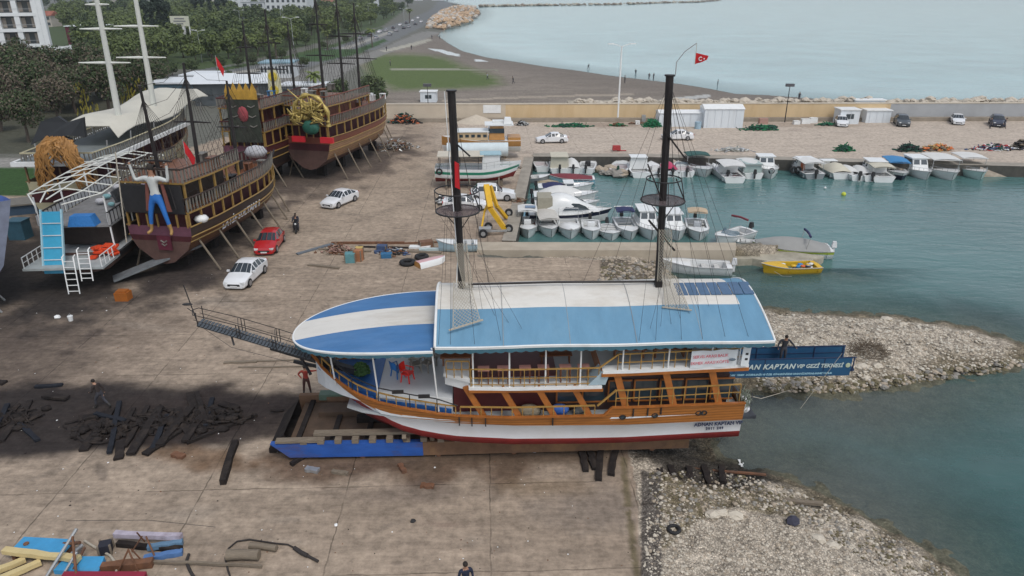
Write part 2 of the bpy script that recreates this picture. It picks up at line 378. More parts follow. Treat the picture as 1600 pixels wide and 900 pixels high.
for i in range(30):
    r_ = random.Random(300 + i); x = r_.uniform(800, 1600); y = r_.uniform(196, 240); blob(x, y, r_.uniform(10, 60), r_.uniform(.8, 2.4), (.24, .20, .17), r_.uniform(.2, .45), 0, .7, .8)
blob(960, 195, 60, 5, (.22, .16, .12), .5); blob(1250, 195, 120, 5, (.25, .19, .14), .4)
# broken concrete edge, weeds and the sloping strip
strip = inpoly(PX, PYY, [(985, 735), (1008, 735), (1022, 780), (1024, 850), (1004, 900), (998, 930), (1003, 930), (1003, 830)])
edge = sst(9, 2, np.abs(PX - (975 + (PYY - 735) * .12) - 10 * (n4 - .5))) * (PYY > 715) * conc * (PX < 1010); setc(edge * .8 * (n4 > .35), (.12, .10, .055))
# gravel
gr = land & ~in_y & (PYY > 380) & (PX > 850)
setc(gr, (.50, .435, .35), k=2)
g2 = sst(1.6, .2, np.where(gr, d_h + (nz - .5) * 2.4, 9)) * gr; setc(g2 * .75, (.12, .095, .05))
g3 = inpoly(PX, PYY, [(1005, 735), (1100, 735), (1180, 745), (1290, 790), (1240, 800), (1150, 790), (1090, 815), (1050, 850), (1020, 870), (1005, 830)]) & gr; setc(g3 * (n4 * .9 + .1), (.125, .10, .045))
ru = inpoly(PX, PYY, [(940, 400), (1045, 405), (1040, 452), (940, 452)]) & land; setc(ru, (.20, .165, .125), k=2)
setc(gr & (PX < 1035) & (PYY > 730) & (PX > 1000), (.17, .15, .13))
setc(land & inpoly(PX, PYY, [(1040, 398), (1300, 398), (1290, 420), (1040, 414)]), (.33, .29, .22), k=2)
C[gr] *= (.7 + .6 * n4[gr])[:, None]
setc(in_h, (.10, .12, .085), k=6); sh = sst(6, .3, d_h) * in_h * (nat > .5); setc(sh * .8, (.13, .12, .085))
setc(in_s, (.14, .15, .13), k=6)
blob(1100, 712, 130, 42, (.035, .031, .028), .9, 6, .5, 1.0, only=~in_y)
C = np.clip(C, .01, .8)
def zat(x, y):
    t_ = math.atan2(0, 1); vz = CT * y + ST * H; px = 800 + F * x / vz; v = (CT * H - ST * y) / vz * F + 450
    i = min(nr_ - 1, max(0, int(np.searchsorted(YS, v)))); j = min(nc_ - 1, max(0, int(np.searchsorted(XS, px)))); return float(Z[i, j])
nr_, nc_ = GX.shape
def GT(px, py):                              # pixel -> point on the terrain itself
    z = 0.0
    for _ in range(6): p = G(px, py, z); z = zat(p.x, p.y)
    p = G(px, py, z); return p
def terrain_mat():
    m = bpy.data.materials.new('ground'); m.use_nodes = True; nt = m.node_tree; N = nt.nodes; L = nt.links; b = N['Principled BSDF']
    b.inputs['Roughness'].default_value = .85; b.inputs['Specular IOR Level'].default_value = .12
    at = N.new('ShaderNodeAttribute'); at.attribute_name = 'albedo'; kd = N.new('ShaderNodeAttribute'); kd.attribute_name = 'kinds'
    sp = N.new('ShaderNodeSeparateColor'); L.new(kd.outputs['Color'], sp.inputs[0])     # R pebbles, G concrete, B grass
    tc = N.new('ShaderNodeTexCoord')
    def nse(scale, det=5, rough=.6, st=None):
        n = N.new('ShaderNodeTexNoise'); n.inputs['Scale'].default_value = scale; n.inputs['Detail'].default_value = det; n.inputs['Roughness'].default_value = rough
        if st:
            mp = N.new('ShaderNodeMapping'); mp.inputs['Scale'].default_value = st; L.new(tc.outputs['Object'], mp.inputs['Vector']); L.new(mp.outputs[0], n.inputs['Vector'])
        else: L.new(tc.outputs['Object'], n.inputs['Vector'])
        return n.outputs['Fac']
    def mr(x, a, b_, c, d):
        r = N.new('ShaderNodeMapRange'); r.inputs['From Min'].default_value = a; r.inputs['From Max'].default_value = b_; r.inputs['To Min'].default_value = c; r.inputs['To Max'].default_value = d; L.new(x, r.inputs['Value']); return r.outputs[0]
    def mth(op, a, b_):
        q = N.new('ShaderNodeMath'); q.operation = op
        for i, x in enumerate((a, b_)):
            if isinstance(x, (int, float)): q.inputs[i].default_value = x
            else: L.new(x, q.inputs[i])
        return q.outputs[0]
    f = mth('MULTIPLY', mr(nse(2.2, 8, .72), .3, .7, .62, 1.36), mr(nse(.35, 6, .6, (1, 2.2, 1)), .3, .7, .9, 1.1))
    f = mth('MULTIPLY', f, mr(nse(1.3, 6, .7, (.5, 3.5, 1)), .35, .62, .86, 1.07))
    sp_ = mr(nse(9, 4, .8), .62, .74, 1, .62); f = mth('MULTIPLY', f, sp_)
    # pebbles
    vo = N.new('ShaderNodeTexVoronoi'); vo.inputs['Scale'].default_value = 4.5; L.new(tc.outputs['Object'], vo.inputs['Vector'])
    vo2 = N.new('ShaderNodeTexVoronoi'); vo2.inputs['Scale'].default_value = 11; L.new(tc.outputs['Object'], vo2.inputs['Vector'])
    sv = N.new('ShaderNodeSeparateColor'); L.new(vo.outputs['Color'], sv.inputs[0]); sv2 = N.new('ShaderNodeSeparateColor'); L.new(vo2.outputs['Color'], sv2.inputs[0])
    pb = mth('MULTIPLY', mr(sv.outputs[0], 0, 1, .78, 1.25), mr(sv2.outputs[0], 0, 1, .72, 1.28))
    pb = mth('MULTIPLY', pb, mr(vo2.outputs['Distance'], .25, .6, 1.05, .6))
    pbm = N.new('ShaderNodeMix'); L.new(sp.outputs[0], pbm.inputs['Factor']); pbm.inputs['A'].default_value = 1; L.new(pb, pbm.inputs['B'])
    f = mth('MULTIPLY', f, pbm.outputs[0])
    # slab joints and cracks on concrete
    br = N.new('ShaderNodeTexBrick'); br.inputs['Scale'].default_value = 1; br.inputs['Brick Width'].default_value = 6.2; br.inputs['Row Height'].default_value = 5.1; br.inputs['Mortar Size'].default_value = .035; br.inputs['Mortar Smooth'].default_value = .4; br.offset = 0
    mp = N.new('ShaderNodeMapping'); mp.inputs['Rotation'].default_value = (0, 0, R(-2)); L.new(tc.outputs['Object'], mp.inputs['Vector'])
    nv = N.new('ShaderNodeTexNoise'); nv.inputs['Scale'].default_value = 1.5; L.new(tc.outputs['Object'], nv.inputs['Vector'])
    va = N.new('ShaderNodeVectorMath'); va.operation = 'MULTIPLY_ADD'; L.new(nv.outputs['Color'], va.inputs[0]); va.inputs[1].default_value = (.16, .16, 0); L.new(mp.outputs[0], va.inputs[2]); L.new(va.outputs[0], br.inputs['Vector'])
    jt = mth('MULTIPLY', br.outputs['Fac'], mth('MULTIPLY', sp.outputs[1], mr(nse(.5), .4, .55, .1, .5)))
    #vc = N.new('ShaderNodeTexVoronoi'); vc.feature = 'DISTANCE_TO_EDGE'; vc.inputs['Scale'].default_value = .13; L.new(va.outputs[0], vc.inputs['Vector'])
    #ck = mth('MULTIPLY', mr(vc.outputs['Distance'], 0, .004, .5, 0), sp.outputs[1])
    f = mth('MULTIPLY', f, mth('SUBTRACT', 1, jt))
    cc = N.new('ShaderNodeCombineColor')
    for k in range(3): L.new(f, cc.inputs[k])
    mx = N.new('ShaderNodeMix'); mx.data_type = 'RGBA'; mx.blend_type = 'MULTIPLY'; mx.inputs['Factor'].default_value = 1; L.new(at.outputs['Color'], mx.inputs['A']); L.new(cc.outputs[0], mx.inputs['B'])
    L.new(mx.outputs['Result'], b.inputs['Base Color'])
    hb = mth('ADD', mth('MULTIPLY', nse(6, 5, .7), .02), mth('MULTIPLY', mth('MULTIPLY', mr(vo.outputs['Distance'], 0, .6, 1, 0), sp.outputs[0]), .09))
    hb = mth('ADD', hb, mth('MULTIPLY', mth('MULTIPLY', mr(vo2.outputs['Distance'], 0, .6, 1, 0), sp.outputs[0]), .05))
    bp = N.new('ShaderNodeBump'); bp.inputs['Strength'].default_value = .8; bp.inputs['Distance'].default_value = 1; L.new(hb, bp.inputs['Height']); L.new(bp.outputs[0], b.inputs['Normal'])
    return m
GM = terrain_mat()
nr, nc = GX.shape
def sheet(name, facemask, zz, mtl, attrs, kindp='structure'):
    fi, fk = np.nonzero(facemask); idx = np.stack([fi * nc + fk, (fi + 1) * nc + fk, (fi + 1) * nc + fk + 1, fi * nc + fk + 1], -1)
    u, inv = np.unique(idx, return_inverse=True); inv = inv.reshape(idx.shape)
    co = np.stack([GX.ravel()[u], GY.ravel()[u], zz.ravel()[u]], -1)
    me = bpy.data.meshes.new(name); me.vertices.add(len(u)); me.vertices.foreach_set('co', co.ravel())
    me.loops.add(inv.size); me.loops.foreach_set('vertex_index', inv.ravel().astype(np.int32)); me.polygons.add(len(inv)); me.polygons.foreach_set('loop_start', np.arange(0, inv.size, 4, dtype=np.int32)); me.polygons.foreach_set('loop_total', np.full(len(inv), 4, np.int32))
    me.update(calc_edges=True); me.validate(); me.polygons.foreach_set('use_smooth', [True] * len(me.polygons))
    for an, arr in attrs.items():
        a = me.color_attributes.new(an, 'FLOAT_COLOR', 'POINT'); v = arr.reshape(-1, arr.shape[-1])[u]
        a.data.foreach_set('color', np.concatenate([v, np.ones((len(u), 1))], 1).astype(np.float32).ravel())
    me.materials.append(mtl); o = bpy.data.objects.new(name, me); COL.objects.link(o); o['kind'] = kindp; return o
peb = np.where(kind == 2, 1.0, np.where(kind == 3, .35, np.where(kind == 6, .5, 0))); con = (kind == 1) * 1.0; gra = (kind == 4) * 1.0
KD = np.stack([peb, con, gra], -1)
at = {'albedo': C, 'kinds': KD}
kf = kind[:-1, :-1]; below = (kf == 6)
names = {0: 'ground', 1: 'concrete_yard', 2: 'gravel_spit', 3: 'beach', 4: 'grass_field', 5: 'road', 6: 'seabed'}
for k, nm in names.items():
    if (kf == k).any(): sheet(nm, kf == k, Z, GM, at)
# ------------------------------------------------------------ water
depth = WZ - Z
wet = (in_h | in_s | (Z < WZ + .25)); wm = wet[:-1, :-1] | wet[1:, :-1] | wet[:-1, 1:] | wet[1:, 1:]
opac = sst(-.05, 2.2, depth + (fbm(GX, GY, .3, 3, 8) - .5) * .6)
opac = np.where(in_s, np.clip(.5 + d_s * .03, 0, 1), opac); opac = np.where(in_b | (nat < .4), 1, opac)
silt = sst(11, 0, np.where(GY < G(0, 570).y, d_h, 99)) * (1 - sst(1330, 1640, PX)); silt = np.where(in_s, sst(60, 0, d_s) * .8, silt)
silt = np.maximum(silt, sst(.45, .75, fbm(GX, GY, .12, 3, 61)) * .4 * sst(400, 470, PYY))
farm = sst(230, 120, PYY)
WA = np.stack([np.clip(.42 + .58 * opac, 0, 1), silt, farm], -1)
def water_mat():
    m = bpy.data.materials.new('sea_water'); m.use_nodes = True; nt = m.node_tree; N = nt.nodes; L = nt.links; b = N['Principled BSDF']
    at = N.new('ShaderNodeAttribute'); at.attribute_name = 'wat'; sp = N.new('ShaderNodeSeparateColor'); L.new(at.outputs['Color'], sp.inputs[0])
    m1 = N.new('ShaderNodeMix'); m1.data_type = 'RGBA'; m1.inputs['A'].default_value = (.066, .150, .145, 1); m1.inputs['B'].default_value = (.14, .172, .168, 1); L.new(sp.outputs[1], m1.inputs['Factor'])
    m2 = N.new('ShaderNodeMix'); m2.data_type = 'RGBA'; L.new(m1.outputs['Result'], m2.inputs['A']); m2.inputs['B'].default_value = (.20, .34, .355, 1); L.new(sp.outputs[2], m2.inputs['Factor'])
    tc = N.new('ShaderNodeTexCoord'); n0 = N.new('ShaderNodeTexNoise'); n0.inputs['Scale'].default_value = .05; n0.inputs['Detail'].default_value = 4; L.new(tc.outputs['Object'], n0.inputs['Vector'])
    m3 = N.new('ShaderNodeMix'); m3.data_type = 'RGBA'; m3.blend_type = 'MULTIPLY'; m3.inputs['Factor'].default_value = 1; L.new(m2.outputs['Result'], m3.inputs['A'])
    r = N.new('ShaderNodeMapRange'); r.inputs['From Min'].default_value = .3; r.inputs['From Max'].default_value = .7; r.inputs['To Min'].default_value = .82; r.inputs['To Max'].default_value = 1.18; L.new(n0.outputs['Fac'], r.inputs['Value'])
    c = N.new('ShaderNodeCombineColor')
    for k in range(3): L.new(r.outputs[0], c.inputs[k])
    L.new(c.outputs[0], m3.inputs['B']); L.new(m3.outputs['Result'], b.inputs['Base Color'])
    b.inputs['Roughness'].default_value = .16; b.inputs['IOR'].default_value = 1.33; L.new(sp.outputs[0], b.inputs['Alpha'])
    hs = None
    for s, st, w in ((1.1, (1, 2.2, 1), .042), (3.4, (1, 1.9, 1), .009), (.22, (1, 3, 1), .11)):
        mp = N.new('ShaderNodeMapping'); mp.inputs['Scale'].default_value = st; mp.inputs['Rotation'].default_value = (0, 0, R(12)); L.new(tc.outputs['Object'], mp.inputs['Vector'])
        n = N.new('ShaderNodeTexNoise'); n.inputs['Scale'].default_value = s; n.inputs['Detail'].default_value = 3; n.inputs['Distortion'].default_value = .5; L.new(mp.outputs[0], n.inputs['Vector'])
        q = N.new('ShaderNodeMath'); q.operation = 'MULTIPLY'; q.inputs[1].default_value = w; L.new(n.outputs['Fac'], q.inputs[0])
        if hs is None: hs = q.outputs[0]
        else:
            a = N.new('ShaderNodeMath'); L.new(hs, a.inputs[0]); L.new(q.outputs[0], a.inputs[1]); hs = a.outputs[0]
    bp = N.new('ShaderNodeBump'); bp.inputs['Strength'].default_value = .9; bp.inputs['Distance'].default_value = 1; L.new(hs, bp.inputs['Height']); L.new(bp.outputs[0], b.inputs['Normal'])
    ws = N.new('ShaderNodeMapRange'); ws.inputs['To Min'].default_value = .9; ws.inputs['To Max'].default_value = .12; L.new(sp.outputs[1], ws.inputs['Value']); L.new(ws.outputs[0], bp.inputs['Strength'])
    return m
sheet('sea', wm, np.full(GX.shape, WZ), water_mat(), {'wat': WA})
# ------------------------------------------------------------ light
w = bpy.data.worlds.new('World'); sc.world = w; w.use_nodes = True; nt = w.node_tree
bg = nt.nodes['Background']; sky = nt.nodes.new('ShaderNodeTexSky'); sky.sky_type = 'NISHITA'; sky.sun_disc = False
SUN_EL, SUN_AZ = 58, 150
sky.sun_elevation = R(SUN_EL); sky.sun_rotation = R(SUN_AZ); sky.dust_density = 1.5; sky.ozone_density = 1; sky.air_density = 1
hs = nt.nodes.new('ShaderNodeHueSaturation'); hs.inputs['Saturation'].default_value = .42; nt.links.new(sky.outputs[0], hs.inputs['Color'])
nt.links.new(hs.outputs[0], bg.inputs['Color']); bg.inputs['Strength'].default_value = .15
sl = bpy.data.lights.new('sun', 'SUN'); sl.energy = 1.1; sl.angle = R(20); sl.color = (1, .96, .9); so = bpy.data.objects.new('sun', sl); COL.objects.link(so)
so.rotation_euler = Euler((R(90 - SUN_EL), 0, R(180 - SUN_AZ)), 'XYZ')
vs_ = sc.view_settings; vs_.view_transform = 'Standard'; vs_.look = 'None'; vs_.gamma = 1; vs_.use_curve_mapping = False; vs_.exposure = .27
# ============================================================ the blue roofed tour boat on the slip
def ip(xs, ys, x):
    if x <= xs[0]: return ys[0]
    for i in range(len(xs) - 1):
        if x <= xs[i + 1]: t = (x - xs[i]) / (xs[i + 1] - xs[i]); return ys[i] * (1 - t) + ys[i + 1] * t
    return ys[-1]
BX = [-9.3, -8.7, -7.8, -6.8, -5, -3, 0, 5, 10.3]; BB = [.06, .75, 1.45, 2.05, 2.6, 2.95, 3.15, 3.15, 2.85]
def hb(x): return ip(BX, BB, x)
def sheer(x): return ip([-9.3, -9.0, -8.5, -7.2, -6.0, -4.6, -2.8, -1, 3.9, 4.25, 10.3], [4.45, 4.31, 3.95, 3.42, 3.12, 2.98, 2.78, 2.72, 2.70, 3.1, 2.98], x)
def zwood(x): return ip([-9.3, -9.0, -8.2, -7.2, -5.8, -4.5, -2.4, .7, 5.6, 10.3], [4.0, 3.9, 3.45, 3.05, 2.55, 2.42, 2.32, 2.22, 2.12, 2.06], x)
def zwl(x): return ip([-9.3, -9.0, -8.2, -7.0, -6.3, -5.4, -4.1, -2.4, 0, 3, 10.3], [3.7, 3.55, 3.15, 2.75, 2.45, 2.12, 1.8, 1.6, 1.5, 1.44, 1.42], x)
SHL, SHR = Vector((0, 29.6, 0)), R(2.6)
ship = thing('tour_boat', 'long wooden two-deck tour boat with blue and white striped roof on the slipway cradle', 'tour boat', SHL, SHR)
VARN = mat('varnished_pine', (.36, .135, .03), .4, .22, 2.2, stretch=(.5, 3, 5), planks=('Z', 2.2), dirt=.55, dirtcol=(.20, .075, .02), coat=.25)
VARN2 = mat('varnished_beam', (.33, .11, .022), .4, .25, 3, dirt=.5, dirtcol=(.22, .08, .02), coat=.25)
YELW = mat('yellow_ochre_paint', (.34, .20, .055), .45, .2, 3, dirt=.6, dirtcol=(.22, .12, .04))
MAROON = mat('maroon_paint', (.10, .018, .018), .5, .2, 2)
HULLW = mat('hull_white_paint', (.70, .71, .73), .4, .05, .8, dirt=.4, dirtcol=(.52, .49, .44))
ANTIF = mat('antifouling_red', (.22, .022, .02), .7, .2, 1.5, dirt=.5, dirtcol=(.12, .02, .02), bump=.01)
BLUP = mat('blue_deck_paint', (.03, .13, .38), .5, .15, 1, dirt=.3, dirtcol=(.03, .09, .24))
DECKG = mat('grey_deck_coating', (.36, .38, .39), .55, .12, 1, dirt=.5, dirtcol=(.25, .26, .26))
DECKL = mat('pale_deck_coating', (.56, .58, .60), .5, .06, .7, dirt=.5, dirtcol=(.42, .43, .44))
sts = [-9.3, -9.15, -9.0, -8.7, -8.4, -8.1, -7.8, -7.4, -7, -6.5, -6, -5.5, -5, -4.2, -3.4, -2.6, -1.8, -1, 0, 1, 2, 3, 3.9, 4.25, 5, 6, 7, 8, 9, 10.3]
def hull_row(x, side):
    b = hb(x); u = max(0, (-x - 5.2) / 4.1)          # 1 at the stem
    zs, zw, zl = sheer(x), zwood(x), zwl(x); zk = .95 + max(0, (-x - 6) * .2) ** 1 * 1.2
    w = max(0, 1 - u ** 1.5)
    prof = [(zs, b), (zw, b * .965), (zw - .02, b * .955), (zl, b * (.93 - .25 * u)), (zl - .03, b * (.928 - .25 * u)), (zl - .34, b * (.922 - .35 * u)), (zk + .1, b * (.45 - .3 * u)), (zk, .06)]
    rk = lambda z: max(0, (zs - z)) * .72 * u ** 2
    return [(x + rk(z), side * y, z) for z, y in prof]
def split_hull(lo, hi):
    m = MB()
    for sd in (-1, 1): m.grid([hull_row(x, sd)[lo:hi] for x in sts], flip=(sd > 0))
    return m
split_hull(0, 2).build('bulwark', VARN, ship)
m = split_hull(1, 5); m.build('hull', HULLW, ship)
m = split_hull(4, 8); e = hull_row(10.3, -1)[4:], hull_row(10.3, 1)[4:]
m.build('hull_bottom', ANTIF, ship)
m = MB(); a, b_ = hull_row(10.3, -1), hull_row(10.3, 1)
for i in range(7): m.quad(a[i], a[i + 1], b_[i + 1], b_[i], mi=0 if i == 0 else (1 if i < 4 else 2))
m.build('transom', [VARN, HULLW, ANTIF], ship)
# inside faces of the bulwark, capping rail
m = MB()
for sd in (-1, 1): m.grid([[(x + .04, sd * (hb(x) - .06), sheer(x)), (x + .04, sd * (hb(x) - .06), min(2.5 if x > -6.3 else 3.0, sheer(x) - .1))] for x in sts if x > -9.2], flip=(sd < 0), sm=False)
m.build('inner_bulwark', mat('inner_bulwark_white', (.58, .60, .62), .5, .1, 2), ship)
for sd in (-1, 1):
    m = MB()
    for x0, x1 in zip(sts[:-1], sts[1:]): m.beam((x0, sd * hb(x0), sheer(x0) + .03), (x1, sd * hb(x1), sheer(x1) + .03), .12, .07)
    m.build('cap_rail', VARN2, ship)
# decks
def deckplate(x0, x1, z, inset, n=14, th=.05, zf=None):
    m = MB(); P = []
    for i in range(n + 1):
        x = x0 + (x1 - x0) * i / n; P.append((x, hb(x) - inset))
    for i in range(n):
        (xa, ya), (xb, yb) = P[i], P[i + 1]; za, zb = (zf(xa), zf(xb)) if zf else (z, z)
        m.add([(xa, -ya, za), (xb, -yb, zb), (xb, yb, zb), (xa, ya, za), (xa, -ya, za - th), (xb, -yb, zb - th), (xb, yb, zb - th), (xa, ya, za - th)], [(0, 1, 2, 3), (7, 6, 5, 4), (0, 4, 5, 1), (3, 2, 6, 7)] + ([(0, 3, 7, 4)] if i == 0 else []) + ([(1, 5, 6, 2)] if i == n - 1 else []))
    return m
deckplate(-7.6, 10.25, 2.45, .08, 24).build('main_deck', DECKG, ship)
deckplate(-9.0, -6.3, 0, .1, 8, zf=lambda x: 3.05 + max(0, (-x - 7)) * .42).build('bow_deck', BLUP, ship)
# raised white fore cabin with blue front slope
m = MB(); m.prism([(-6.1, -1.7), (-2.75, -2.45), (-2.75, 2.45), (-6.1, 1.7)], 2.46, 3.36); m.build('fore_cabin', DECKL, ship)
m = MB(); m.add([(-7.3, -1.15, 3.09), (-6.1, -1.74, 3.39), (-6.1, 1.74, 3.39), (-7.3, 1.15, 3.09), (-7.3, -1.15, 2.5), (-6.1, -1.74, 2.5), (-6.1, 1.74, 2.5), (-7.3, 1.15, 2.5)], [(0, 1, 2, 3), (0, 4, 5, 1), (3, 2, 6, 7), (0, 3, 7, 4), (1, 5, 6, 2)]); m.build('blue_hatch_slope', BLUP, ship)
m = MB(); m.beam((-6.1, -1.72, 3.2), (-2.75, -2.47, 3.2), .04, .32); m.beam((-6.2, -1.8, 2.9), (-2.8, -2.55, 2.75), .03, .26, mi=1); m.build('cabin_side_panel', [WHITE, BLUP], ship)
# red plinth under the upper deck front
m = MB(); m.box((-.4, 0, 3.35), (4.6, 4.3, 1.78)); m.build('saloon_bulkhead', MAROON, ship)
m = MB()
for k in range(4):
    m.box((-2.72, -1.6 + k * 1.07, 3.35), (.04, .8, 1.4), mi=0)
m.split('saloon_door', GLASS, ship)
# deckhouse, set back behind the posts: dark glazing in wooden frames
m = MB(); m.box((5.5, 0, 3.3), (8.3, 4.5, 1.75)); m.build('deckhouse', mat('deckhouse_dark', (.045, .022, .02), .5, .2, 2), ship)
for i in range(7):
    x = 1.9 + i * 1.16; m = MB(); m.box((x + .5, -2.29, 3.45), (.95, .05, 1.0)); wn = m.build('saloon_window', GLASS, ship)
    m = MB(); m.box((x + .5, -2.31, 3.98), (1.05, .06, .07)); m.box((x + .5, -2.31, 2.93), (1.05, .06, .07)); m.box((x - .01, -2.31, 3.45), (.07, .06, 1.1)); m.build('window_frame', VARN2, wn)
# leaning timber posts
def posts():
    for x in (-2.0, -.45, 1.1, 2.65):
        for sd in (-1, 1): m = MB(); m.beam((x - .15, sd * (hb(x) - .14), 4.2), (x + .62, sd * (hb(x) - .12), 2.7), .10, .26); m.build('deck_post', VARN2, ship)
    for x in (4.35, 6.5, 8.55):
        for sd in (-1, 1): m = MB(); m.beam((x, sd * (hb(x) - .14), 4.85), (x + .55, sd * (hb(x) - .12), 2.95), .11, .30); m.build('deck_post', VARN2, ship)
posts()
# upper deck: low forward part and raised aft part
def updeck(x0, x1, z, nm, over=.12):
    m = MB(); n = 10
    for i in range(n):
        xa = x0 + (x1 - x0) * i / n; xb = x0 + (x1 - x0) * (i + 1) / n; ya, yb = hb(xa) + over - .12, hb(xb) + over - .12
        for (s0, s1, mi, dz) in ((-1, -.84, 1, .012), (-.84, .84, 0, 0), (.84, 1, 1, .012)):
            m.add([(xa, s0 * ya, z + dz), (xb, s0 * yb, z + dz), (xb, s1 * yb, z + dz), (xa, s1 * ya, z + dz)], [(0, 1, 2, 3)], mi)
        for s in (-1, 1): m.add([(xa, s * ya, z - .12), (xb, s * yb, z - .12), (xb, s * yb, z + .012), (xa, s * ya, z + .012)], [(0, 1, 2, 3) if s < 0 else (3, 2, 1, 0)], 1)
        m.add([(xa, -ya, z - .12), (xb, -yb, z - .12), (xb, yb, z - .12), (xa, ya, z - .12)], [(3, 2, 1, 0)], 2)
    for x in (x0, x1): y = hb(x) + over - .12; m.quad((x, -y, z - .12), (x, y, z - .12), (x, y, z + .012), (x, -y, z + .012), 1)
    return m.build(nm, [DECKG, WHITE, VARN2], ship)
updeck(-2.0, 3.75, 4.2, 'upper_deck'); updeck(3.75, 10.2, 4.93, 'aft_upper_deck')
m = MB(); m.prism([(-3.1, -2.4), (-1.95, -3.0), (-1.95, 3.0), (-3.1, 2.4)], 4.44, 4.58); m.prism([(-3.05, -2.3), (-2.0, -2.9), (-2.0, 2.9), (-3.05, 2.3)], 4.0, 4.435); m.build('bridge_wing', WHITE, ship)
m = MB()
for sd in (-1, 1): m.beam((-2, sd * 3.0, 4.02), (3.8, sd * 3.14, 4.02), .1, .12); m.beam((3.7, sd * 3.13, 4.74), (10.2, sd * 2.86, 4.74), .1, .14)
m.box((3.75, 0, 4.56), (.08, 6.0, .7)); m.split('deck_beam', VARN2, ship)
# slanted wind screen at the step
m = MB(); m.add([(3.15, -3.08, 4.24), (3.75, -3.08, 4.9), (4.1, -3.08, 4.9), (3.9, -3.08, 4.24), (3.15, -2.3, 4.24), (3.75, -2.3, 4.9), (4.1, -2.3, 4.9), (3.9, -2.3, 4.24)], [(0, 3, 2, 1), (4, 5, 6, 7), (0, 1, 5, 4), (1, 2, 6, 5)]); m.build('wind_screen', mat('pale_glass', (.35, .45, .5), .1, .1, 2, spec=.7), ship)
# baluster rails
def rails(nm, x0, x1, z, y_in, h, step, mt, top=.055, side=(-1, 1), bal=.027, mids=(), zf=None, pat=None):
    m = MB()
    n = max(1, round((x1 - x0) / step)); zf = zf or (lambda x: z)
    for sd in side:
        pr = None
        for i in range(n + 1):
            x = x0 + (x1 - x0) * i / n; y = sd * (hb(x) - y_in); zb = zf(x)
            if not pat or pat[i % len(pat)]: m.tube([(x, y, zb), (x, y, zb + h * .3), (x, y, zb + h * .5), (x, y, zb + h * .7), (x, y, zb + h)], [bal, bal * .7, bal * 1.35, bal * .7, bal], 5)
            if pr:
                m.beam((pr[0], pr[1], pr[2] + h + .03), (x, y, zb + h + .03), top, top)
                for k in mids: m.beam((pr[0], pr[1], pr[2] + k), (x, y, zb + k), .035)
            pr = (x, y, zb)
    return m.build(nm, mt, ship)
_rails = rails
def rails(nm, *a, side=(-1, 1), **k):
    for s_ in side: _rails(nm, *a, side=(s_,), **k)
rails('upper_deck_rail', -1.9, 3.6, 4.21, .1, .82, .46, YELW, mids=(.42, .1))
rails('aft_deck_rail', 4.4, 9.9, 4.94, .1, .74, .5, YELW, mids=(.36,))
rails('bridge_rail', -2.95, -1.95, 4.58, .2, .78, .34, YELW, mids=(.4,), side=(-1, 1))
rails('main_deck_rail', -2.4, 3.5, 2.76, .06, .42, .46, YELW, top=.06)
rails('aft_main_rail', 4.4, 10.0, 3.1, .05, .82, .52, YELW, mids=(.45,))
rails('bow_rail', -8.7, -2.6, 0, .04, .42, .44, YELW, zf=lambda x: sheer(x) + .04, top=.055)
for sd in (-1, 1):
    m = MB()
    P = [(x, sd * (hb(x) - .02), sheer(x) + .75) for x in (-8.8, -7.2, -6.0, -4.6, -3.4)] + [(-2.5, sd * hb(-2.5), 3.3)]
    m.tube(P, .028, 6)
    for p in P[:-1]: m.beam((p[0], p[1], sheer(p[0])), p, .04)
    for x in (-5.1, -3.95): m.box((x, sd * (hb(x) + .02), sheer(x) + .8), (.5, .08, .16))
    m.build('bow_guard', BLACK, ship)
# drop rail slope from aft high rail to low rail
m = MB(); m.beam((3.6, -3.1, 3.2), (4.4, -3.1, 3.98), .07); m.beam((3.6, 3.1, 3.2), (4.4, 3.1, 3.98), .07); m.beam((3.6, -3.05, 5.05), (4.4, -3.05, 5.7), .06)
m.split('sloping_handrail', YELW, ship)
# dark straps, portholes on the bulwark
m = MB()
for x, z, h in ((-2.45, 2.55, .5), (-1.9, 2.5, .45), (-1.3, 2.5, .45), (1.65, 2.5, .42), (5.2, 2.85, .42), (5.85, 2.85, .42), (6.45, 2.85, .36)): m.box((x, -hb(x) - .0, z), (.05, .09, h))
m.split('hull_strap', BLACK, ship)
for x in (4.75, 6.2, 8.2):
    m = MB(); y = -hb(x) * .985 - .0; n = 2 if x > 8 else 1
    for k in range(n): m.tube([(x + k * .24 + .13 * math.cos(t), y, 2.58 + .1 * math.sin(t)) for t in np.linspace(0, 6.283, 12)[:-1]], .03, 5, closed=True)
    po = m.build('porthole', BLACK, ship); m = MB(); m.cyl((x + (n - 1) * .12, y + .02, 2.58), .1, .03, 12, axis='Y'); m.build('porthole_glass', GLASS, po)
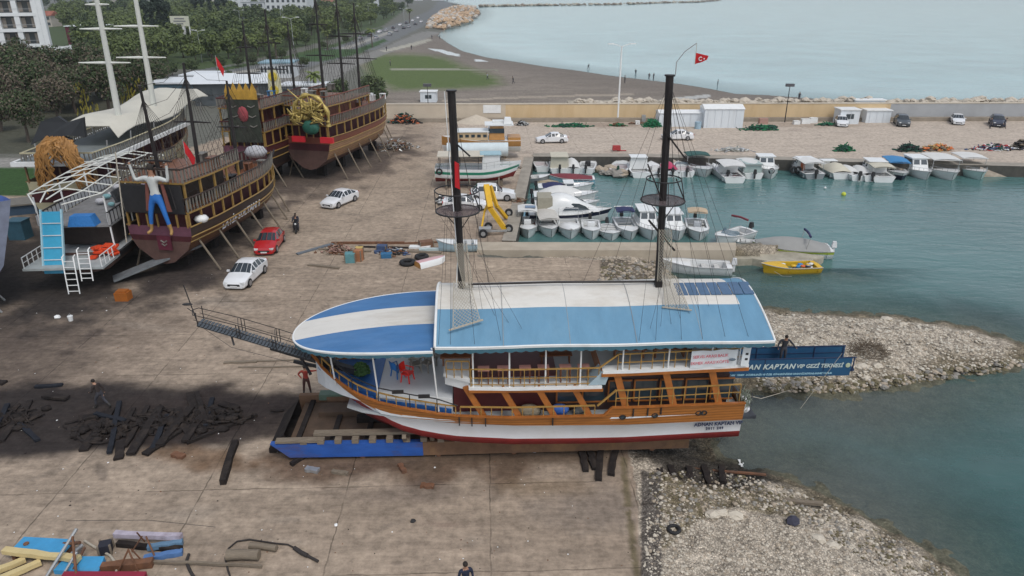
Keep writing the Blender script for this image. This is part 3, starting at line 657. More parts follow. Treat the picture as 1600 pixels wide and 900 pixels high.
# ---- fore roof
RB1 = mat('roof_blue_strong', (.055, .16, .34), .85, .16, 1.2, dirt=.7, dirtcol=(.11, .22, .40), stretch=(.5, 1.5, 1))
RW = mat('roof_white', (.62, .60, .555), .85, .08, .8, dirt=.85, dirtcol=(.42, .37, .30), stretch=(.5, 1.4, 1))
RB2 = mat('roof_blue_light', (.125, .26, .38), .9, .12, .9, dirt=.7, dirtcol=(.17, .31, .42), stretch=(1.6, .5, 1))
def fz(x): return 6.12 + .0 * x
def fw(x): t = max(0, min(1, (-3.45 - x) / 6.5)); return 3.22 * (1 - t ** 2.5) ** (1 / 2.1)
rows = []; NX = 30
for i in range(NX + 1):
    t = math.sin(math.pi / 2 * i / NX); x = -3.45 - 6.5 * t; wv = max(fw(x), .02); cuts = [-1, -.85, -.66, -.48]
    ys = sorted({-wv, -min(wv, 2.4), -min(wv, 1.6), -min(wv, .98), 0.0, min(wv, .98), min(wv, 1.6), min(wv, 2.4), wv}) if wv > 2.4 else None
    yy = [-wv, -wv * .85, max(-wv * .7, -9), 0, 0, 0]
    yb = min(.98, wv * .985); yy = [-wv, -(wv + yb * 2) / 3, -yb, -yb / 2, 0, yb / 2, yb, (wv + yb * 2) / 3, wv]
    zz = fz(x) - .75 * (t ** 2) + .0
    rows.append([(x, y, zz + .22 * (1 - (y / 3.22) ** 2)) for y in yy])
m = MB(); m.grid(rows, mfun=lambda i, k: 1 if 2 <= k <= 5 else 0, flip=True)
und = [[(p[0] * .999, p[1] * .99, p[2] - .07) for p in r] for r in rows]; m.grid(und, mi=2)
edgeP = [r[0] for r in rows] + [r[-1] for r in rows[::-1]]
m.build('fore_roof', [RB1, RW, WHITE], ship)
m = MB(); m.tube([(p[0], p[1], p[2] - .03) for p in edgeP], .05, 6); m.build('roof_edge_tube', WHITE, ship)
VAL = mat('valance_canvas', (.05, .13, .17), .8, .2, 4)
def scallop(P, nm, h=.17, top=.045, z=0):
    P = [Vector(p) for p in P]; L = 0; pts = []
    for a, b in zip(P[:-1], P[1:]):
        n = max(1, int((b - a).length / .07))
        for k in range(n): pts.append(a.lerp(b, k / n))
    pts.append(P[-1]); m = MB(); acc = 0; r0 = []
    for i, p in enumerate(pts):
        if i: acc += (p - pts[i - 1]).length
        d = h * (.62 + .38 * abs(math.sin(acc * math.pi / .42)))
        r0.append([p, p - Vector((0, 0, top)), p - Vector((0, 0, top + d))])
    m.grid(r0, mfun=lambda i, k: k, sm=False)
    m.grid([[q + Vector((0, .012, 0)) for q in r] for r in r0], mfun=lambda i, k: k, sm=False, flip=True)
    return m.build(nm, [WHITE, VAL], ship)
scallop([(p[0], p[1] * 1.012, p[2] - .05) for p in edgeP if p[0] < -3.4], 'valance')
# ---- main roof
def rz_(y): return 6.33 + 1.3 * (1 - (abs(y) / 3.3) ** 1.55)
rows = []; xsr = [-3.35] + [-3.35 + 14.0 * i / 26 for i in range(1, 27)] + [10.98]
yv = [-3.3, -3.0, -2.5, -2.0, -1.5, -1.0, -.5, 0, .5, 1.0, 1.5, 2.0, 2.5, 3.0, 3.3]
for x in xsr: rows.append([(x + (abs(y) - 1.5) * .0 - (.25 * (1 - abs(y) / 3.3) if x > 10 else 0), y, rz_(y) + .02 * math.sin(x * 1.1)) for y in yv])
m = MB(); m.grid(rows, mfun=lambda i, k: 1 if (4 <= k <= 9 and i < 25) else 0, flip=True)
m.grid([[(p[0], p[1] * .995, p[2] - .08) for p in r] for r in rows], mi=2)
m.build('main_roof', [RB2, RW, WHITE], ship)
m = MB(); m.tube([(p[0], p[1], p[2] + .0) for p in rows[0]], .06, 8); m.tube([(p[0], p[1], p[2]) for p in rows[-1]], .05, 6)
for s in (0, -1): m.tube([(r[s][0], r[s][1], r[s][2] - .02) for r in rows], .045, 6)
m.split('roof_trim', WHITE, ship)
for s in (0, -1): scallop([(r[s][0], r[s][1] * 1.012, r[s][2] - .05) for r in rows], 'valance', .2)
m = MB()
for x in (-.5, 2.3, 5.1, 7.9): m.tube([(x, y, rz_(y) + .012) for y in yv], .012, 4)
m.build('roof_seam', mat('roof_seam_grey', (.3, .31, .31), .7), ship)
for i in range(7):
    x = 7.35 + i * .50; m = MB(); y0, y1 = -.95, -.02
    m.add([(x, y0, rz_(y0) + .05), (x + .45, y0, rz_(y0) + .05), (x + .45, y1, rz_(y1) + .05), (x, y1, rz_(y1) + .05), (x, y0, rz_(y0) + .01), (x + .45, y0, rz_(y0) + .01), (x + .45, y1, rz_(y1) + .01), (x, y1, rz_(y1) + .01)], [(0, 1, 2, 3), (0, 4, 5, 1), (1, 5, 6, 2), (0, 3, 7, 4)])
    m.build('solar_panel', mat('solar_cells', (.07, .13, .22), .15, .15, 3, spec=.7), ship)
# white stanchions
def st(p, q, r=.038): m = MB(); m.tube([p, q], r, 8); m.build('stanchion', WHITE, ship)
for sd in (-1, 1):
    for x in (-1.8, -.25, 1.3, 2.8): st((x, sd * (hb(x) - .12), 4.2), (x, sd * (hb(x) - .1), 6.35))
    for x in (4.6, 6.6, 8.5, 9.75): st((x, sd * (hb(x) - .1), 4.95), (x, sd * (hb(x) - .06), 6.35))
    st((-8.05, sd * 1.25, 3.5), (-8.15, sd * 1.45, 5.55)); st((-6.0, sd * 2.2, 3.1), (-6.1, sd * 2.5, 6.0)); st((-3.35, sd * 2.75, 2.9), (-3.5, sd * 3.1, 6.2))
# ---- bowsprit with walkway
SPR = mat('bowsprit_black', (.025, .024, .027), .55, .25, 3, dirt=.3, dirtcol=(.07, .07, .07)); SPG = mat('bowsprit_grey_boards', (.085, .10, .115), .7, .15, 3, dirt=.4, dirtcol=(.05, .055, .06))
def bs(t, y=0, dz=0): return (-7.3 - 6.9 * t, y, 3.45 + 2.62 * t + dz)
m = MB(); m.beam(bs(0), bs(.55, 0, -.02), .30, .26); m.beam(bs(.5, 0, 0), bs(1, 0, 0), .2, .18); m.beam(bs(-.02, .1, -.25), bs(.42, .1, -.55), .13); m.beam(bs(.3, -.3, -.75), bs(.36, -.1, -.1), .1); m.beam(bs(.78, -.2, -.45), bs(.8, 0, 0), .07); bsp = m.build('bowsprit', SPR, ship)
m = MB()
for i in range(34):
    t = .30 + .7 * i / 34; m.beam(bs(t, -.36, .12), bs(t, .36, .12), .13, .035)
m.build('walkway', SPG, bsp)
m = MB()
for y in (-.38, .38):
    m.tube([bs(.28, y, .75), bs(.5, y, .78), bs(.75, y, .76), bs(1.0, y, .62)], .018, 5); m.tube([bs(.28, y, .45), bs(1.0, y, .38)], .014, 5)
    for t in (.32, .5, .52, .72, .74, .98): m.beam(bs(t, y, .1), bs(t, y, .77), .03)
for t in (.5, .73): m.beam(bs(t, -.38, .1), bs(t + .03, .38, .7), .025); m.beam(bs(t + .05, -.38, .5), bs(t - .04, .1, .1), .03)
m.tube([bs(1, 0, 0), (-14.6, .2, 7.9)], .025, 6); m.tube([bs(1.0, 0, .5), (-14.5, -.1, 6.9)], .02, 5)
m.tube([bs(1, -.38, .62), bs(1.02, 0, .64), bs(1, .38, .62)], .02, 5)
m.build('pulpit_rail', BLACK, bsp)
m = MB(); m.tube([bs(.97, -.05, -.1), bs(.8, -.2, -.6), (-9.6, -.2, 3.9)], .012, 4); m.build('bobstay', BLACK, bsp)
m = MB(); m.ball((-14.55, .1, 7.0), .16, 8, sz=(1.6, .6, .35)); m.build('bow_lamp', BLACK, bsp)
# anchor fender and windlass by the bowsprit heel
m = MB(); m.cyl((-8.4, 0, 3.95), .16, .5, 10, axis='Y'); m.box((-8.4, 0, 3.75), (.5, .7, .2)); m.tube([(-8.9, -.3, 4.1), (-8.9, .3, 4.1)], .05, 6); m.build('windlass', SPR, ship)
# ---- masts
MASTC = mat('mast_black_paint', (.016, .013, .013), .45, .3, 2, dirt=.25, dirtcol=(.06, .04, .04))
def mast(x0, x1, zt, y0, nest, spar, nm='mast'):
    m = MB(); L = zt - 7.3
    def mp(z): t = (z - 7.3) / (zt - 7.3); return Vector((x0 + (x1 - x0) * t, y0, z))
    m.tube([mp(7.0), mp(9), mp(zt)], [.17, .16, .165], 12); m.cyl(mp(zt) + Vector((0, 0, .03)), .22, .06, 12)
    ms = m.build(nm, MASTC, ship)
    m = MB(); rt, rb = nest[2], nest[3]; zt_, zb_ = nest[1], nest[0]; c = mp(zb_); ct = mp(zt_)
    nn = 20
    for (cc, r, w) in ((c, rb, .035), (ct, rt, .028)):
        m.tube([(cc.x + r * math.cos(2 * math.pi * k / nn) + .0, cc.y + r * math.sin(2 * math.pi * k / nn), cc.z) for k in range(nn)], w, 6, closed=True)
    for k in range(0, nn, 3 if nest[4] else 5):
        a = 2 * math.pi * k / nn; m.beam((ct.x + rt * math.cos(a), ct.y + rt * math.sin(a), ct.z), (c.x + rb * math.cos(a), c.y + rb * math.sin(a), c.z), .03)
    a = 0; m.beam((ct.x + rt * .7, ct.y, ct.z), (c.x + rb, c.y, c.z), .05); m.beam((c.x + rb * .7, c.y, c.z), (x0, y0, c.z - .9), .035); m.beam((c.x - rb * .7, c.y, c.z), (x0, y0, c.z - .9), .035)
    cn = m.build('crows_nest', BLACK, ms)
    m = MB(); m.cyl(c, rb * .98, .03, 20); m.build('nest_floor', mat('nest_mesh_floor', (.12, .09, .09), .8, .2, 8, alpha=.6), cn)
    m = MB()
    for (sx, sz, ex, ez, w) in spar: m.beam((x0 + sx, y0 - .15, sz), (x0 + ex, y0 - .22, ez), w)
    if spar: m.split('spar', MASTC, ms)
    return ms, mp
m1, mp1 = mast(-2.25, -2.45, 16.2, 0.05, (11.2, 12.1, .95, .95, 0), [(-.05, 14.1, .5, 13.6, .06)])
m2, mp2 = mast(6.68, 6.42, 16.75, 0.05, (11.55, 12.5, .75, .95, 0), [(-.35, 14.6, .65, 13.4, .07), (-.7, 10.7, .55, 9.3, .09), (-.2, 11.6, -.95, 13.2, .05)])
m = MB(); m.tube([mp1(16.2) + Vector((-.28, .0, 0)), mp1(9) + Vector((-.12, -.2, 0)), (-2.5, -.3, 7.7)], .022, 6); m.build('halyard_pole', WHITE, m1)
m = MB(); m.add([(-2.42, -.19, 12.3), (-2.2, -.21, 12.2), (-2.22, -.20, 13.3), (-2.4, -.18, 13.4), (-2.42, -.17, 12.3), (-2.2, -.19, 12.2), (-2.22, -.18, 13.3), (-2.4, -.16, 13.4)], [(0, 1, 2, 3), (7, 6, 5, 4), (0, 4, 5, 1), (1, 5, 6, 2), (2, 6, 7, 3), (3, 7, 4, 0)])
FRED = mat('flag_red_cloth', (.50, .015, .02), .8, .1, 4)
m.build('furled_flag', FRED, m1)
# boom on the ridge
m = MB(); m.tube([(-2.0, -.02, 7.78), (2, -.02, 7.82), (6.6, -.02, 7.76)], .055, 8); m.tube([(-1.8, -.35, 7.9), (-1.0, -.35, 7.92)], .03, 6); m.box((6.62, -.2, 7.7), (.3, .3, .35)); m.build('boom', MASTC, ship)
# nets
def netpanel(tl, tr, bl, br, nu, nv, nm, mt, par, r=.01, foot=None, lam=None):
    tl, tr, bl, br = map(Vector, (tl, tr, bl, br)); m = MB()
    def P(u, v): p = tl.lerp(tr, u).lerp(bl.lerp(br, u), v); return p + Vector((0, -.12 * math.sin(v * math.pi), 0))
    for k in range(-nv, nu + 1):
        for s in (0, 1):
            pts = []
            for j in range(nv + 1):
                u = (k + j) / nu if s == 0 else 1 - (k + j) / nu
                if -1e-6 <= u <= 1 + 1e-6: pts.append(P(u, j / nv))
            if len(pts) > 1: m.tube(pts, r, 3, caps=False)
    m.tube([P(0, 0), P(0, .5), P(0, 1)], r * 1.5, 4); m.tube([P(1, 0), P(1, .5), P(1, 1)], r * 1.5, 4)
    if foot: m.beam(P(-.15, 1), P(1.1, 1), foot)
    return m.build(nm, mt, par)
netpanel((-2.55, -.2, 9.8), (-2.0, -.2, 9.8), (-2.15, -.25, 7.7), (-1.75, -.25, 7.7), 5, 16, 'net_wrap', ROPE, m1, .012)
netpanel((-2.6, -.4, 8.1), (-1.9, -.4, 8.1), (-2.6, -2.75, 6.9), (-1.45, -2.4, 7.1), 7, 12, 'rope_net', ROPE, m1, .011, foot=.06)
netpanel((6.45, -.2, 10.3), (7.0, -.2, 10.3), (6.55, -.25, 7.6), (7.15, -.25, 7.6), 5, 18, 'net_wrap', ROPE, m2, .012)
netpanel((6.7, -.4, 8.2), (7.3, -.4, 8.2), (6.6, -1.75, 7.25), (7.6, -1.95, 7.2), 7, 10, 'rope_net', ROPE, m2, .011, foot=.05)
m = MB()
for (mp_, tops, ends) in ((mp1, 16.0, [(-3.2, -3.2, 6.4), (-2.7, -3.2, 6.4), (-1.7, -3.2, 6.4), (-.6, -3.1, 6.5), (-3.2, 3.2, 6.4), (-1.0, 3.2, 6.4)]), (mp2, 16.5, [(5.2, -3.2, 6.4), (5.9, -3.2, 6.4), (7.0, -3.2, 6.4), (7.9, -3.2, 6.4), (8.9, -3.1, 6.4), (9.9, -3.1, 6.4), (5.0, 3.2, 6.4), (8.5, 3.2, 6.4), (10.4, 3.1, 6.4), (10.6, 0, 7.6), (3.2, 0, 7.7)])):
    for e in ends: m.tube([mp_(tops), e], .008, 3, caps=False)
for k in range(7): m.tube([mp2(11.5) + Vector((.9 * math.cos(k * .9), .9 * math.sin(k * .9), 0)), (5.7 + k * .5, -2.9 + .2 * k, 6.8)], .007, 3, caps=False)
for k in range(5): m.tube([mp1(11.2) + Vector((.9 * math.cos(k * 1.2), .9 * math.sin(k * 1.2), 0)), (-1.9 + k * .55, -1.2 - .35 * k, 7.3 - .13 * k)], .007, 3, caps=False)
m.build('rigging', DKROPE, ship)
# lettering on the hull
NAVY = mat('lettering_navy', (.02, .03, .07), .5)
def onhull(x, z): return (x, -hb(x) * .955 - .03, z)
text_mesh('ADNAN KAPTAN VIP', .23, 'name_lettering', NAVY, ship, frameM((9.2, -2.85, 1.93), (1, .0566, -.01), (0, .08, 1)), .01, spacing=1.05, bold=.008)
text_mesh('2011 249', .17, 'number_lettering', NAVY, ship, frameM((9.05, -2.83, 1.68), (1, .0566, -.01), (0, .08, 1)), .01, spacing=1.3, bold=.006)
# white and red banner over the aft rail (hung on it: a thing of its own)
bn = thing('banner', 'white banner with two lines of pink-red lettering on the aft rail of the tour boat', 'banner', SHL, SHR)
m = MB(); P = []
for i in range(13):
    x = 7.55 + i * 2.05 / 12; P.append([(x, -hb(x) - .02 - .02 * math.sin(i), 4.92 + .0), (x, -hb(x) - .05 - .02 * math.sin(i * 1.3), 5.76 + .02 * math.sin(i))])
m.grid(P, flip=True); m.grid([[(p[0], p[1] + .02, p[2]) for p in r] for r in P]); m.build('cloth', mat('banner_white', (.66, .70, .72), .7, .06, 2), bn)
RT = mat('banner_red_ink', (.55, .08, .12), .6)
text_mesh('SERVIS ARASI BALIK', .2, 'lettering', RT, bn, frameM((8.38, -3.09, 5.52), (1, .052, .02), (0, -.03, 1)), .004, spacing=.9)
text_mesh('EKMEK ARASI KÖFTE', .2, 'lettering', RT, bn, frameM((8.38, -3.065, 5.2), (1, .052, .02), (0, -.03, 1)), .004, spacing=.9)
m = MB(); m.ball((9.35, -3.05, 5.32), .16, 8, sz=(1, .12, .45)); m.build('fish_mark', mat('banner_grey_ink', (.12, .16, .2), .6), bn)
sb = thing('small_banner', 'narrow white strip banner round the stern corner post of the tour boat', 'banner', SHL, SHR)
m = MB(); m.box((9.95, -2.98, 5.42), (.34, .03, .95), ry=.03); m.build('cloth', mat('banner_white', ()), sb)
m = MB(); m.box((9.98, -3.0, 5.55), (.12, .012, .1)); m.box((9.98, -3.0, 5.3), (.12, .012, .1)); m.build('mark', BLACK, sb)
# ---- gangway carried over the stern
gw = thing('gangway', 'blue gangway carrying a long dark blue name banner, reaching out behind the stern', 'gangway', SHL, SHR)
GBL = mat('banner_navy_blue', (.018, .075, .16), .5, .12, 1.2, dirt=.4, dirtcol=(.02, .11, .19))
m = MB(); m.box((13.9, 2.6, 1.75), (8.0, 1.2, .12)); m.build('walkway', mat('gangway_navy', (.015, .03, .075), .6, .2, 2), gw)
m = MB(); rows = [[(9.9 + i * .41, 1.98 + .015 * math.sin(i * 2), 1.45), (9.9 + i * .41, 1.98 + .01 * math.sin(i), 2.47 - .0 * i)] for i in range(20)]
m.grid(rows, flip=True); m.grid([[(p[0], p[1] + .03, p[2]) for p in r] for r in rows]); m.build('banner', GBL, gw)
m = MB()
for y, z in ((2.0, 2.5), (3.2, 2.55)):
    m.beam((9.9, y, z), (17.9, y, z), .05)
    for i in range(6): m.beam((10 + i * 1.56, y, 1.75), (10 + i * 1.56, y, z), .05)
m.beam((9.9, 3.2, 2.15), (17.9, 3.2, 2.15), .6 * .05); m.build('side_rail', mat('gangway_navy', ()), gw)
m = MB(); m.box((13.9, 3.22, 2.2), (8, .02, .7)); m.build('far_panel', GBL, gw)
PALE = mat('lettering_pale', (.50, .58, .56), .6); PALB = mat('lettering_pale_blue', (.30, .50, .60), .6)
text_mesh('ADNAN KAPTAN', .40, 'name_lettering', PALE, gw, frameM((13.0, 1.955, 2.06), (1, 0, 0), (0, 0, 1)), .004, shear=.25, bold=.012, spacing=1.12)
text_mesh('VIP GEZİ TEKNESİ', .30, 'title_lettering', PALE, gw, frameM((16.0, 1.955, 2.06), (1, 0, 0), (0, 0, 1)), .004, shear=.2, bold=.008, spacing=1.0)
text_mesh('TURLARI  YEMEK  DÜZENLENİR VE ÖZEL GÜNLERİNİZDE ORGANİZASYONLARINIZ YAPILIR', .135, 'small_lettering', PALB, gw, frameM((13.9, 1.955, 1.62), (1, 0, 0), (0, 0, 1)), .004, shear=.2, bold=.006, spacing=1.0)
m = MB(); m.cyl((17.5, 1.955, 2.07), .13, .02, 14, axis='Y'); m.build('round_emblem', mat('emblem_cream', (.45, .5, .35), .6), gw)
m = MB(); m.tube([(16.9, 1.7, 2.9), (16.1, 1.6, 1.5), (15, 1.2, .0)], .012, 4); m.build('stay_rope', ROPE, gw)
# stern platform below
m = MB(); m.box((10.95, .6, 1.05), (1.3, 3.4, .12)); m.beam((10.3, -1.0, 1.0), (11.7, -1.0, 1.1), .12); m.beam((11.6, -1.1, 1.05), (11.6, 2.3, 1.05), .14); m.beam((10.4, .4, 2.4), (11.5, -.6, 1.1), .08); m.beam((10.4, 1.6, 2.4), (11.5, 2.0, 1.1), .06); m.beam((11.55, -.6, 1.1), (11.55, -.6, 2.1), .04); m.box((10.7, 1.2, 1.7), (.5, 1.5, 1.1)); m.build('stern_platform', mat('dark_steel_grey', (.05, .055, .065), .7, .3, 3), ship)
m = MB()
for x, y, z, r in ((10.62, -1.9, 2.5, .3), (10.75, -1.5, 2.3, .33), (10.6, -2.1, 2.25, .26)): m.ball((x, y, z), r, 9, sz=(1, 1, .8))
tag(m.build('white_sack', mat('sack_white', (.6, .6, .62), .8, .1, 6, bump=.03), None, SHL, SHR), 'white plastic sacks bundled on the stern corner of the tour boat', 'sack')
m = MB(); rr = random.Random(4)
for k in range(40): x = 10.35 + rr.gauss(0, .12); y = -2.55 + rr.gauss(0, .2); z = 3.15 + rr.gauss(0, .3); m.tube([(x, y, z), (x + rr.gauss(0, .12), y + rr.gauss(0, .12), z - .2), (x + rr.gauss(0, .1), y, z - .5)], .02, 3)
tag(m.build('fishing_net', mat('net_greygreen', (.22, .25, .2), .9, .3, 8), None, SHL, SHR), 'grey-green net bundle hanging from the stern corner rail of the tour boat', 'net')
# ---- upper deck furniture: benches along tables
TBL = mat('pinkish_table_top', (.50, .24, .20), .5, .25, 2); BNC = mat('brown_bench_wood', (.16, .06, .025), .5, .25, 2)
def bench_table(label, x, y, z, mt, L=.8, grp='tables on the upper deck'):
    t = thing('deck_table', label, 'table', SHL + Matrix.Rotation(SHR, 3, 'Z') @ Vector((x, y, z)), SHR, grp)
    m = MB(); m.box((0, 0, .68), (L, .42, .05)); m.build('table_top', mt, t)
    for sx in (-1, 1):
        for sy in (-1, 1): m = MB(); m.box((sx * L * .4, sy * .16, .33), (.05, .05, .66)); m.build('leg', BNC, t)
    return t
nth = ['first', 'second', 'third', 'fourth', 'fifth', 'sixth', 'seventh', 'eighth']
tb = None
for i, x in enumerate((-1.35, -.5, .45, 1.25, 2.2, 3.0)):
    L_ = 'pinkish topped table inside the rail of the forward upper deck, %s from the bow end' % nth[i]
    if tb is None: tb = bench_table(L_, x, -2.6, 4.22, TBL, .5)
    else: copytree(tb, None, SHL + Matrix.Rotation(SHR, 3, 'Z') @ Vector((x, -2.6, 4.22)), SHR, L_)
def bench(label, x, y, z, w, grp='benches on the upper deck', rz=0):
    t = thing('bench', label, 'bench', SHL + Matrix.Rotation(SHR, 3, 'Z') @ Vector((x, y, z)), SHR + rz, grp)
    m = MB(); m.box((0, 0, .42), (w, .42, .06)); m.build('seat', BNC, t); m = MB(); m.box((0, .2, .72), (w, .05, .5)); m.build('backrest', BNC, t)
    for sx in (-1, 1): m = MB(); m.box((sx * w * .42, 0, .2), (.06, .36, .4)); m.build('leg', BNC, t)
    return t
b0 = bench('dark bench in the middle of the forward upper deck under the roof', 1.95, -.9, 4.22, 1.5)
for i, (x, y, z, l) in enumerate([(-2.5, -1.6, 4.6, 'brown bench on the bridge wing at the front of the upper deck'), (-2.5, -.7, 4.6, 'wooden bench behind the one on the bridge wing'), (5.1, -1.9, 4.94, 'wooden bench on the raised aft deck beside its forward step'), (6.9, -1.9, 4.94, 'wooden bench amid the raised aft deck behind the rail'), (8.6, -1.5, 4.94, 'wooden bench behind the white banner on the aft deck'), (5.6, -.6, 4.94, 'inner bench on the raised aft deck, forward one'), (7.9, -.4, 4.94, 'inner bench on the raised aft deck, sternmost one')]):
    copytree(b0, None, SHL + Matrix.Rotation(SHR, 3, 'Z') @ Vector((x, y, z)), SHR, l)
m = MB(); m.box((-2.35, .3, 5.1), (.9, .6, 1.0)); m.cyl((-2.75, .0, 5.5), .22, .04, 12, axis='X'); m.build('helm_console', VARN2, ship)
# chairs on the fore cabin
def plastic_chair(name, label, mt, loc, rz, group=None):
    t = thing(name, label, 'chair', loc, rz, group)
    m = MB(); m.box((0, 0, .42), (.46, .44, .04)); m.build('seat', mt, t)
    m = MB(); m.grid([[(-.22 + .44 * i / 6, .2 + .05 * math.sin(i / 6 * math.pi), .46), (-.24 + .48 * i / 6, .27 + .05 * math.sin(i / 6 * math.pi), .86)] for i in range(7)]); m.grid([[(-.22 + .44 * i / 6, .225 + .05 * math.sin(i / 6 * math.pi), .46), (-.24 + .48 * i / 6, .295 + .05 * math.sin(i / 6 * math.pi), .86)] for i in range(7)]); m.build('backrest', mt, t)
    for sx in (-1, 1):
        for sy in (-1, 1): m = MB(); m.beam((sx * .19, sy * .17, .41), (sx * .24, sy * .22, 0), .045); m.build('leg', mt, t)
        m = MB(); m.beam((sx * .25, .22, .64), (sx * .25, -.2, .62), .05, .03); m.beam((sx * .25, -.18, .62), (sx * .21, -.18, .42), .035); m.build('armrest', mt, t)
    return t
SM = lambda x, y, z: SHL + Matrix.Rotation(SHR, 3, 'Z') @ Vector((x, y, z))
plastic_chair('plastic_chair', 'blue plastic chair on the pale fore cabin roof of the tour boat', mat('plastic_blue', (.03, .16, .45), .4), SM(-5.35, -.4, 3.37), 2.4)
plastic_chair('plastic_chair', 'bright red plastic chair on the pale fore cabin roof of the tour boat', mat('plastic_red', (.75, .03, .02), .4), SM(-4.85, -.85, 3.37), 1.2)
GRY = mat('plastic_greyish', (.30, .28, .25), .5, .15, 3)
c0 = plastic_chair('plastic_chair', 'greyish plastic chair nearest the blue one in the huddle on the fore cabin', GRY, SM(-4.55, .0, 3.37), .4, 'greyish chairs huddled on the fore cabin')
for i, (x, y, r_, l) in enumerate([(-4.0, .1, -.6, 'greyish plastic chair in front of the huddle, towards the stern'), (-4.3, .8, 2.0, 'greyish plastic chair in the middle of the huddle on the fore cabin'), (-3.6, .8, .9, 'greyish plastic chair in the huddle beside the bridge wing'), (-4.7, 1.3, 2.9, 'greyish plastic chair at the far bow side of the huddle'), (-3.9, 1.5, .2, 'greyish plastic chair at the far back of the huddle')]):
    copytree(c0, None, SM(x, y, 3.37), r_, l)
m = MB(); m.box((0, 0, .72), (1.3, .8, .04)); 
t = thing('folding_table', 'round-cornered grey table among the greyish chairs on the fore cabin', 'table', SM(-4.25, .45, 3.37), .2); m.build('table_top', mat('plastic_greyish', ()), t)
for sx in (-1, 1):
    for sy in (-1, 1): m = MB(); m.box((sx * .5, sy * .3, .35), (.04, .04, .7)); m.build('leg', GRY, t)
m = MB(); rr = random.Random(2)
for k in range(500):
    a = rr.uniform(0, 6.28); q = rr.random() ** .5; p = Vector((.42 * q * math.cos(a), .42 * q * math.sin(a), .38 * (1 - q * q) + rr.uniform(-.05, .08))); d = Vector((rr.gauss(0, 1), rr.gauss(0, 1), rr.gauss(0, 1))).normalized() * .07; e = d.orthogonal().normalized() * .04
    m.add([p - d - e, p + d - e, p + d + e, p - d + e], [(0, 1, 2, 3)])
m.ball((0, 0, .05), .36, 12, sz=(1, 1, .8))
tag(m.build('green_net_heap', mat('net_green', (.07, .15, .05), .9, .3, 5), None, SM(-7.15, .15, 3.35)), 'heap of green netting at the inboard end of the black bowsprit', 'net')
# clutter seen inside the main deck
for i, (x, z, r, c, l) in enumerate([(.65, 2.75, .42, (.24, .2, .14), 'sand-coloured covered heap on the main deck between the leaning posts'), (2.0, 2.8, .34, (.04, .12, .4), 'blue bag on the main deck behind the low rail'), (2.9, 2.7, .25, (.2, .2, .18), 'grey bag on the main deck by the aft step of the rail')]):
    m = MB(); m.ball((0, 0, 0), r, 10, sz=(1.3, .8, .8)); tag(m.build('covered_heap' if i == 0 else 'bag', mat('clutter%d' % 0 + 'abc'[i], c, .8, .2, 4, bump=.03), None, SM(x, -2.62, z - .05)), l, 'bag')
# life ring style fender and tyre
# ============================================================ cradle under it
CBL = mat('cradle_blue_paint', (.02, .085, .33), .6, .25, 1.5, dirt=.8, dirtcol=(.10, .055, .03), stretch=(.7, 1, 2)); CBR = mat('cradle_rust', (.15, .085, .05), .8, .3, 1.5, dirt=.8, dirtcol=(.28, .16, .07), bump=.01)
CFL = mat('cradle_dark_floor', (.085, .055, .036), .85, .35, 1.5, dirt=.5, dirtcol=(.12, .075, .045), bump=.02)
cr = thing('boat_cradle', 'rusty steel slipway cradle with blue painted end under the blue roofed tour boat', 'cradle', SHL, SHR)
m = MB(); m.add([(-11.1, -2.12, .95), (-4.2, -2.12, .85), (-4.2, -2.12, .12), (-10.3, -2.12, .2), (-11.1, -1.86, .95), (-4.2, -1.86, .85), (-4.2, -1.86, .12), (-10.3, -1.86, .2)], [(0, 3, 2, 1), (4, 5, 6, 7), (0, 1, 5, 4), (3, 7, 6, 2), (0, 4, 7, 3)]); m.build('blue_side_beam', CBL, cr)
m = MB(); m.box((2.0, -2.0, .5), (12.4, .26, .72)); m.build('side_beam', CBR, cr)
m = MB(); m.box((-1.2, 2.0, .60), (19, .26, .95)); m.build('far_beam', CBR, cr)
m = MB()
for i in range(24): x = -9.6 + i * .78; m.box((x, -1.99, 1.0 - (.06 if x > -4 else 0)), (.3, .3, .22))
m.split('wedge_block', OLDWOOD, cr)
m = MB()
for i in range(12): m.beam((-10 + i * 1.6, -1.9, .7), (-10 + i * 1.6, 1.9, .7), .24, .22)
m.split('cross_beam', DARKWOOD, cr)
m = MB(); m.box((-9.9, -1.99, 1.05), (1.9, .34, .1)); m.beam((-9.2, -1.6, 1.15), (-3.2, -1.7, 1.18), .3, .14); m.split('top_plank', OLDWOOD, cr)
m = MB(); m.box((-5.9, 1.95, 1.28), (4.7, .7, .4)); m.box((-2.6, 1.95, 1.1), (2.0, .5, .3)); m.split('bearing_timber', mat('pale_timber', (.40, .32, .22), .8, .2, 3, dirt=.5, dirtcol=(.26, .2, .14)), cr)
m = MB(); m.box((-8.9, 1.9, 1.05), (1.5, .5, .3)); m.box((-7.5, 1.6, .75), (3.5, .1, .7), mi=1); m.build('green_end_box', [mat('dull_green', (.10, .15, .11), .7, .2, 3), mat('cradle_rust', ())], cr)
m = MB(); m.add([(-11.4, -1.5, .3), (-10.6, -1.5, 1.1), (-10.6, 1.5, 1.1), (-11.4, 1.5, .3), (-11.4, -1.5, .05), (-10.5, -1.5, .1), (-10.5, 1.5, .1), (-11.4, 1.5, .05)], [(0, 1, 2, 3), (0, 4, 5, 1), (3, 2, 6, 7), (0, 3, 7, 4), (4, 7, 6, 5)]); m.build('front_ramp', DARKWOOD, cr)
m = MB()
for x in (-7, -3.5, 0, 3.5, 6.5):
    for s in (-1, 1): m.cyl((x, s * 2.0, .12), .13, .12, 12, axis='Y')
m.split('roller', RUST, cr)
m = MB(); m.box((-1.2, 0, .55), (18.4, 3.6, .3)); m.box((-6.2, .9, .8), (6.5, .9, .3)); m.build('cradle_floor', CFL, cr)
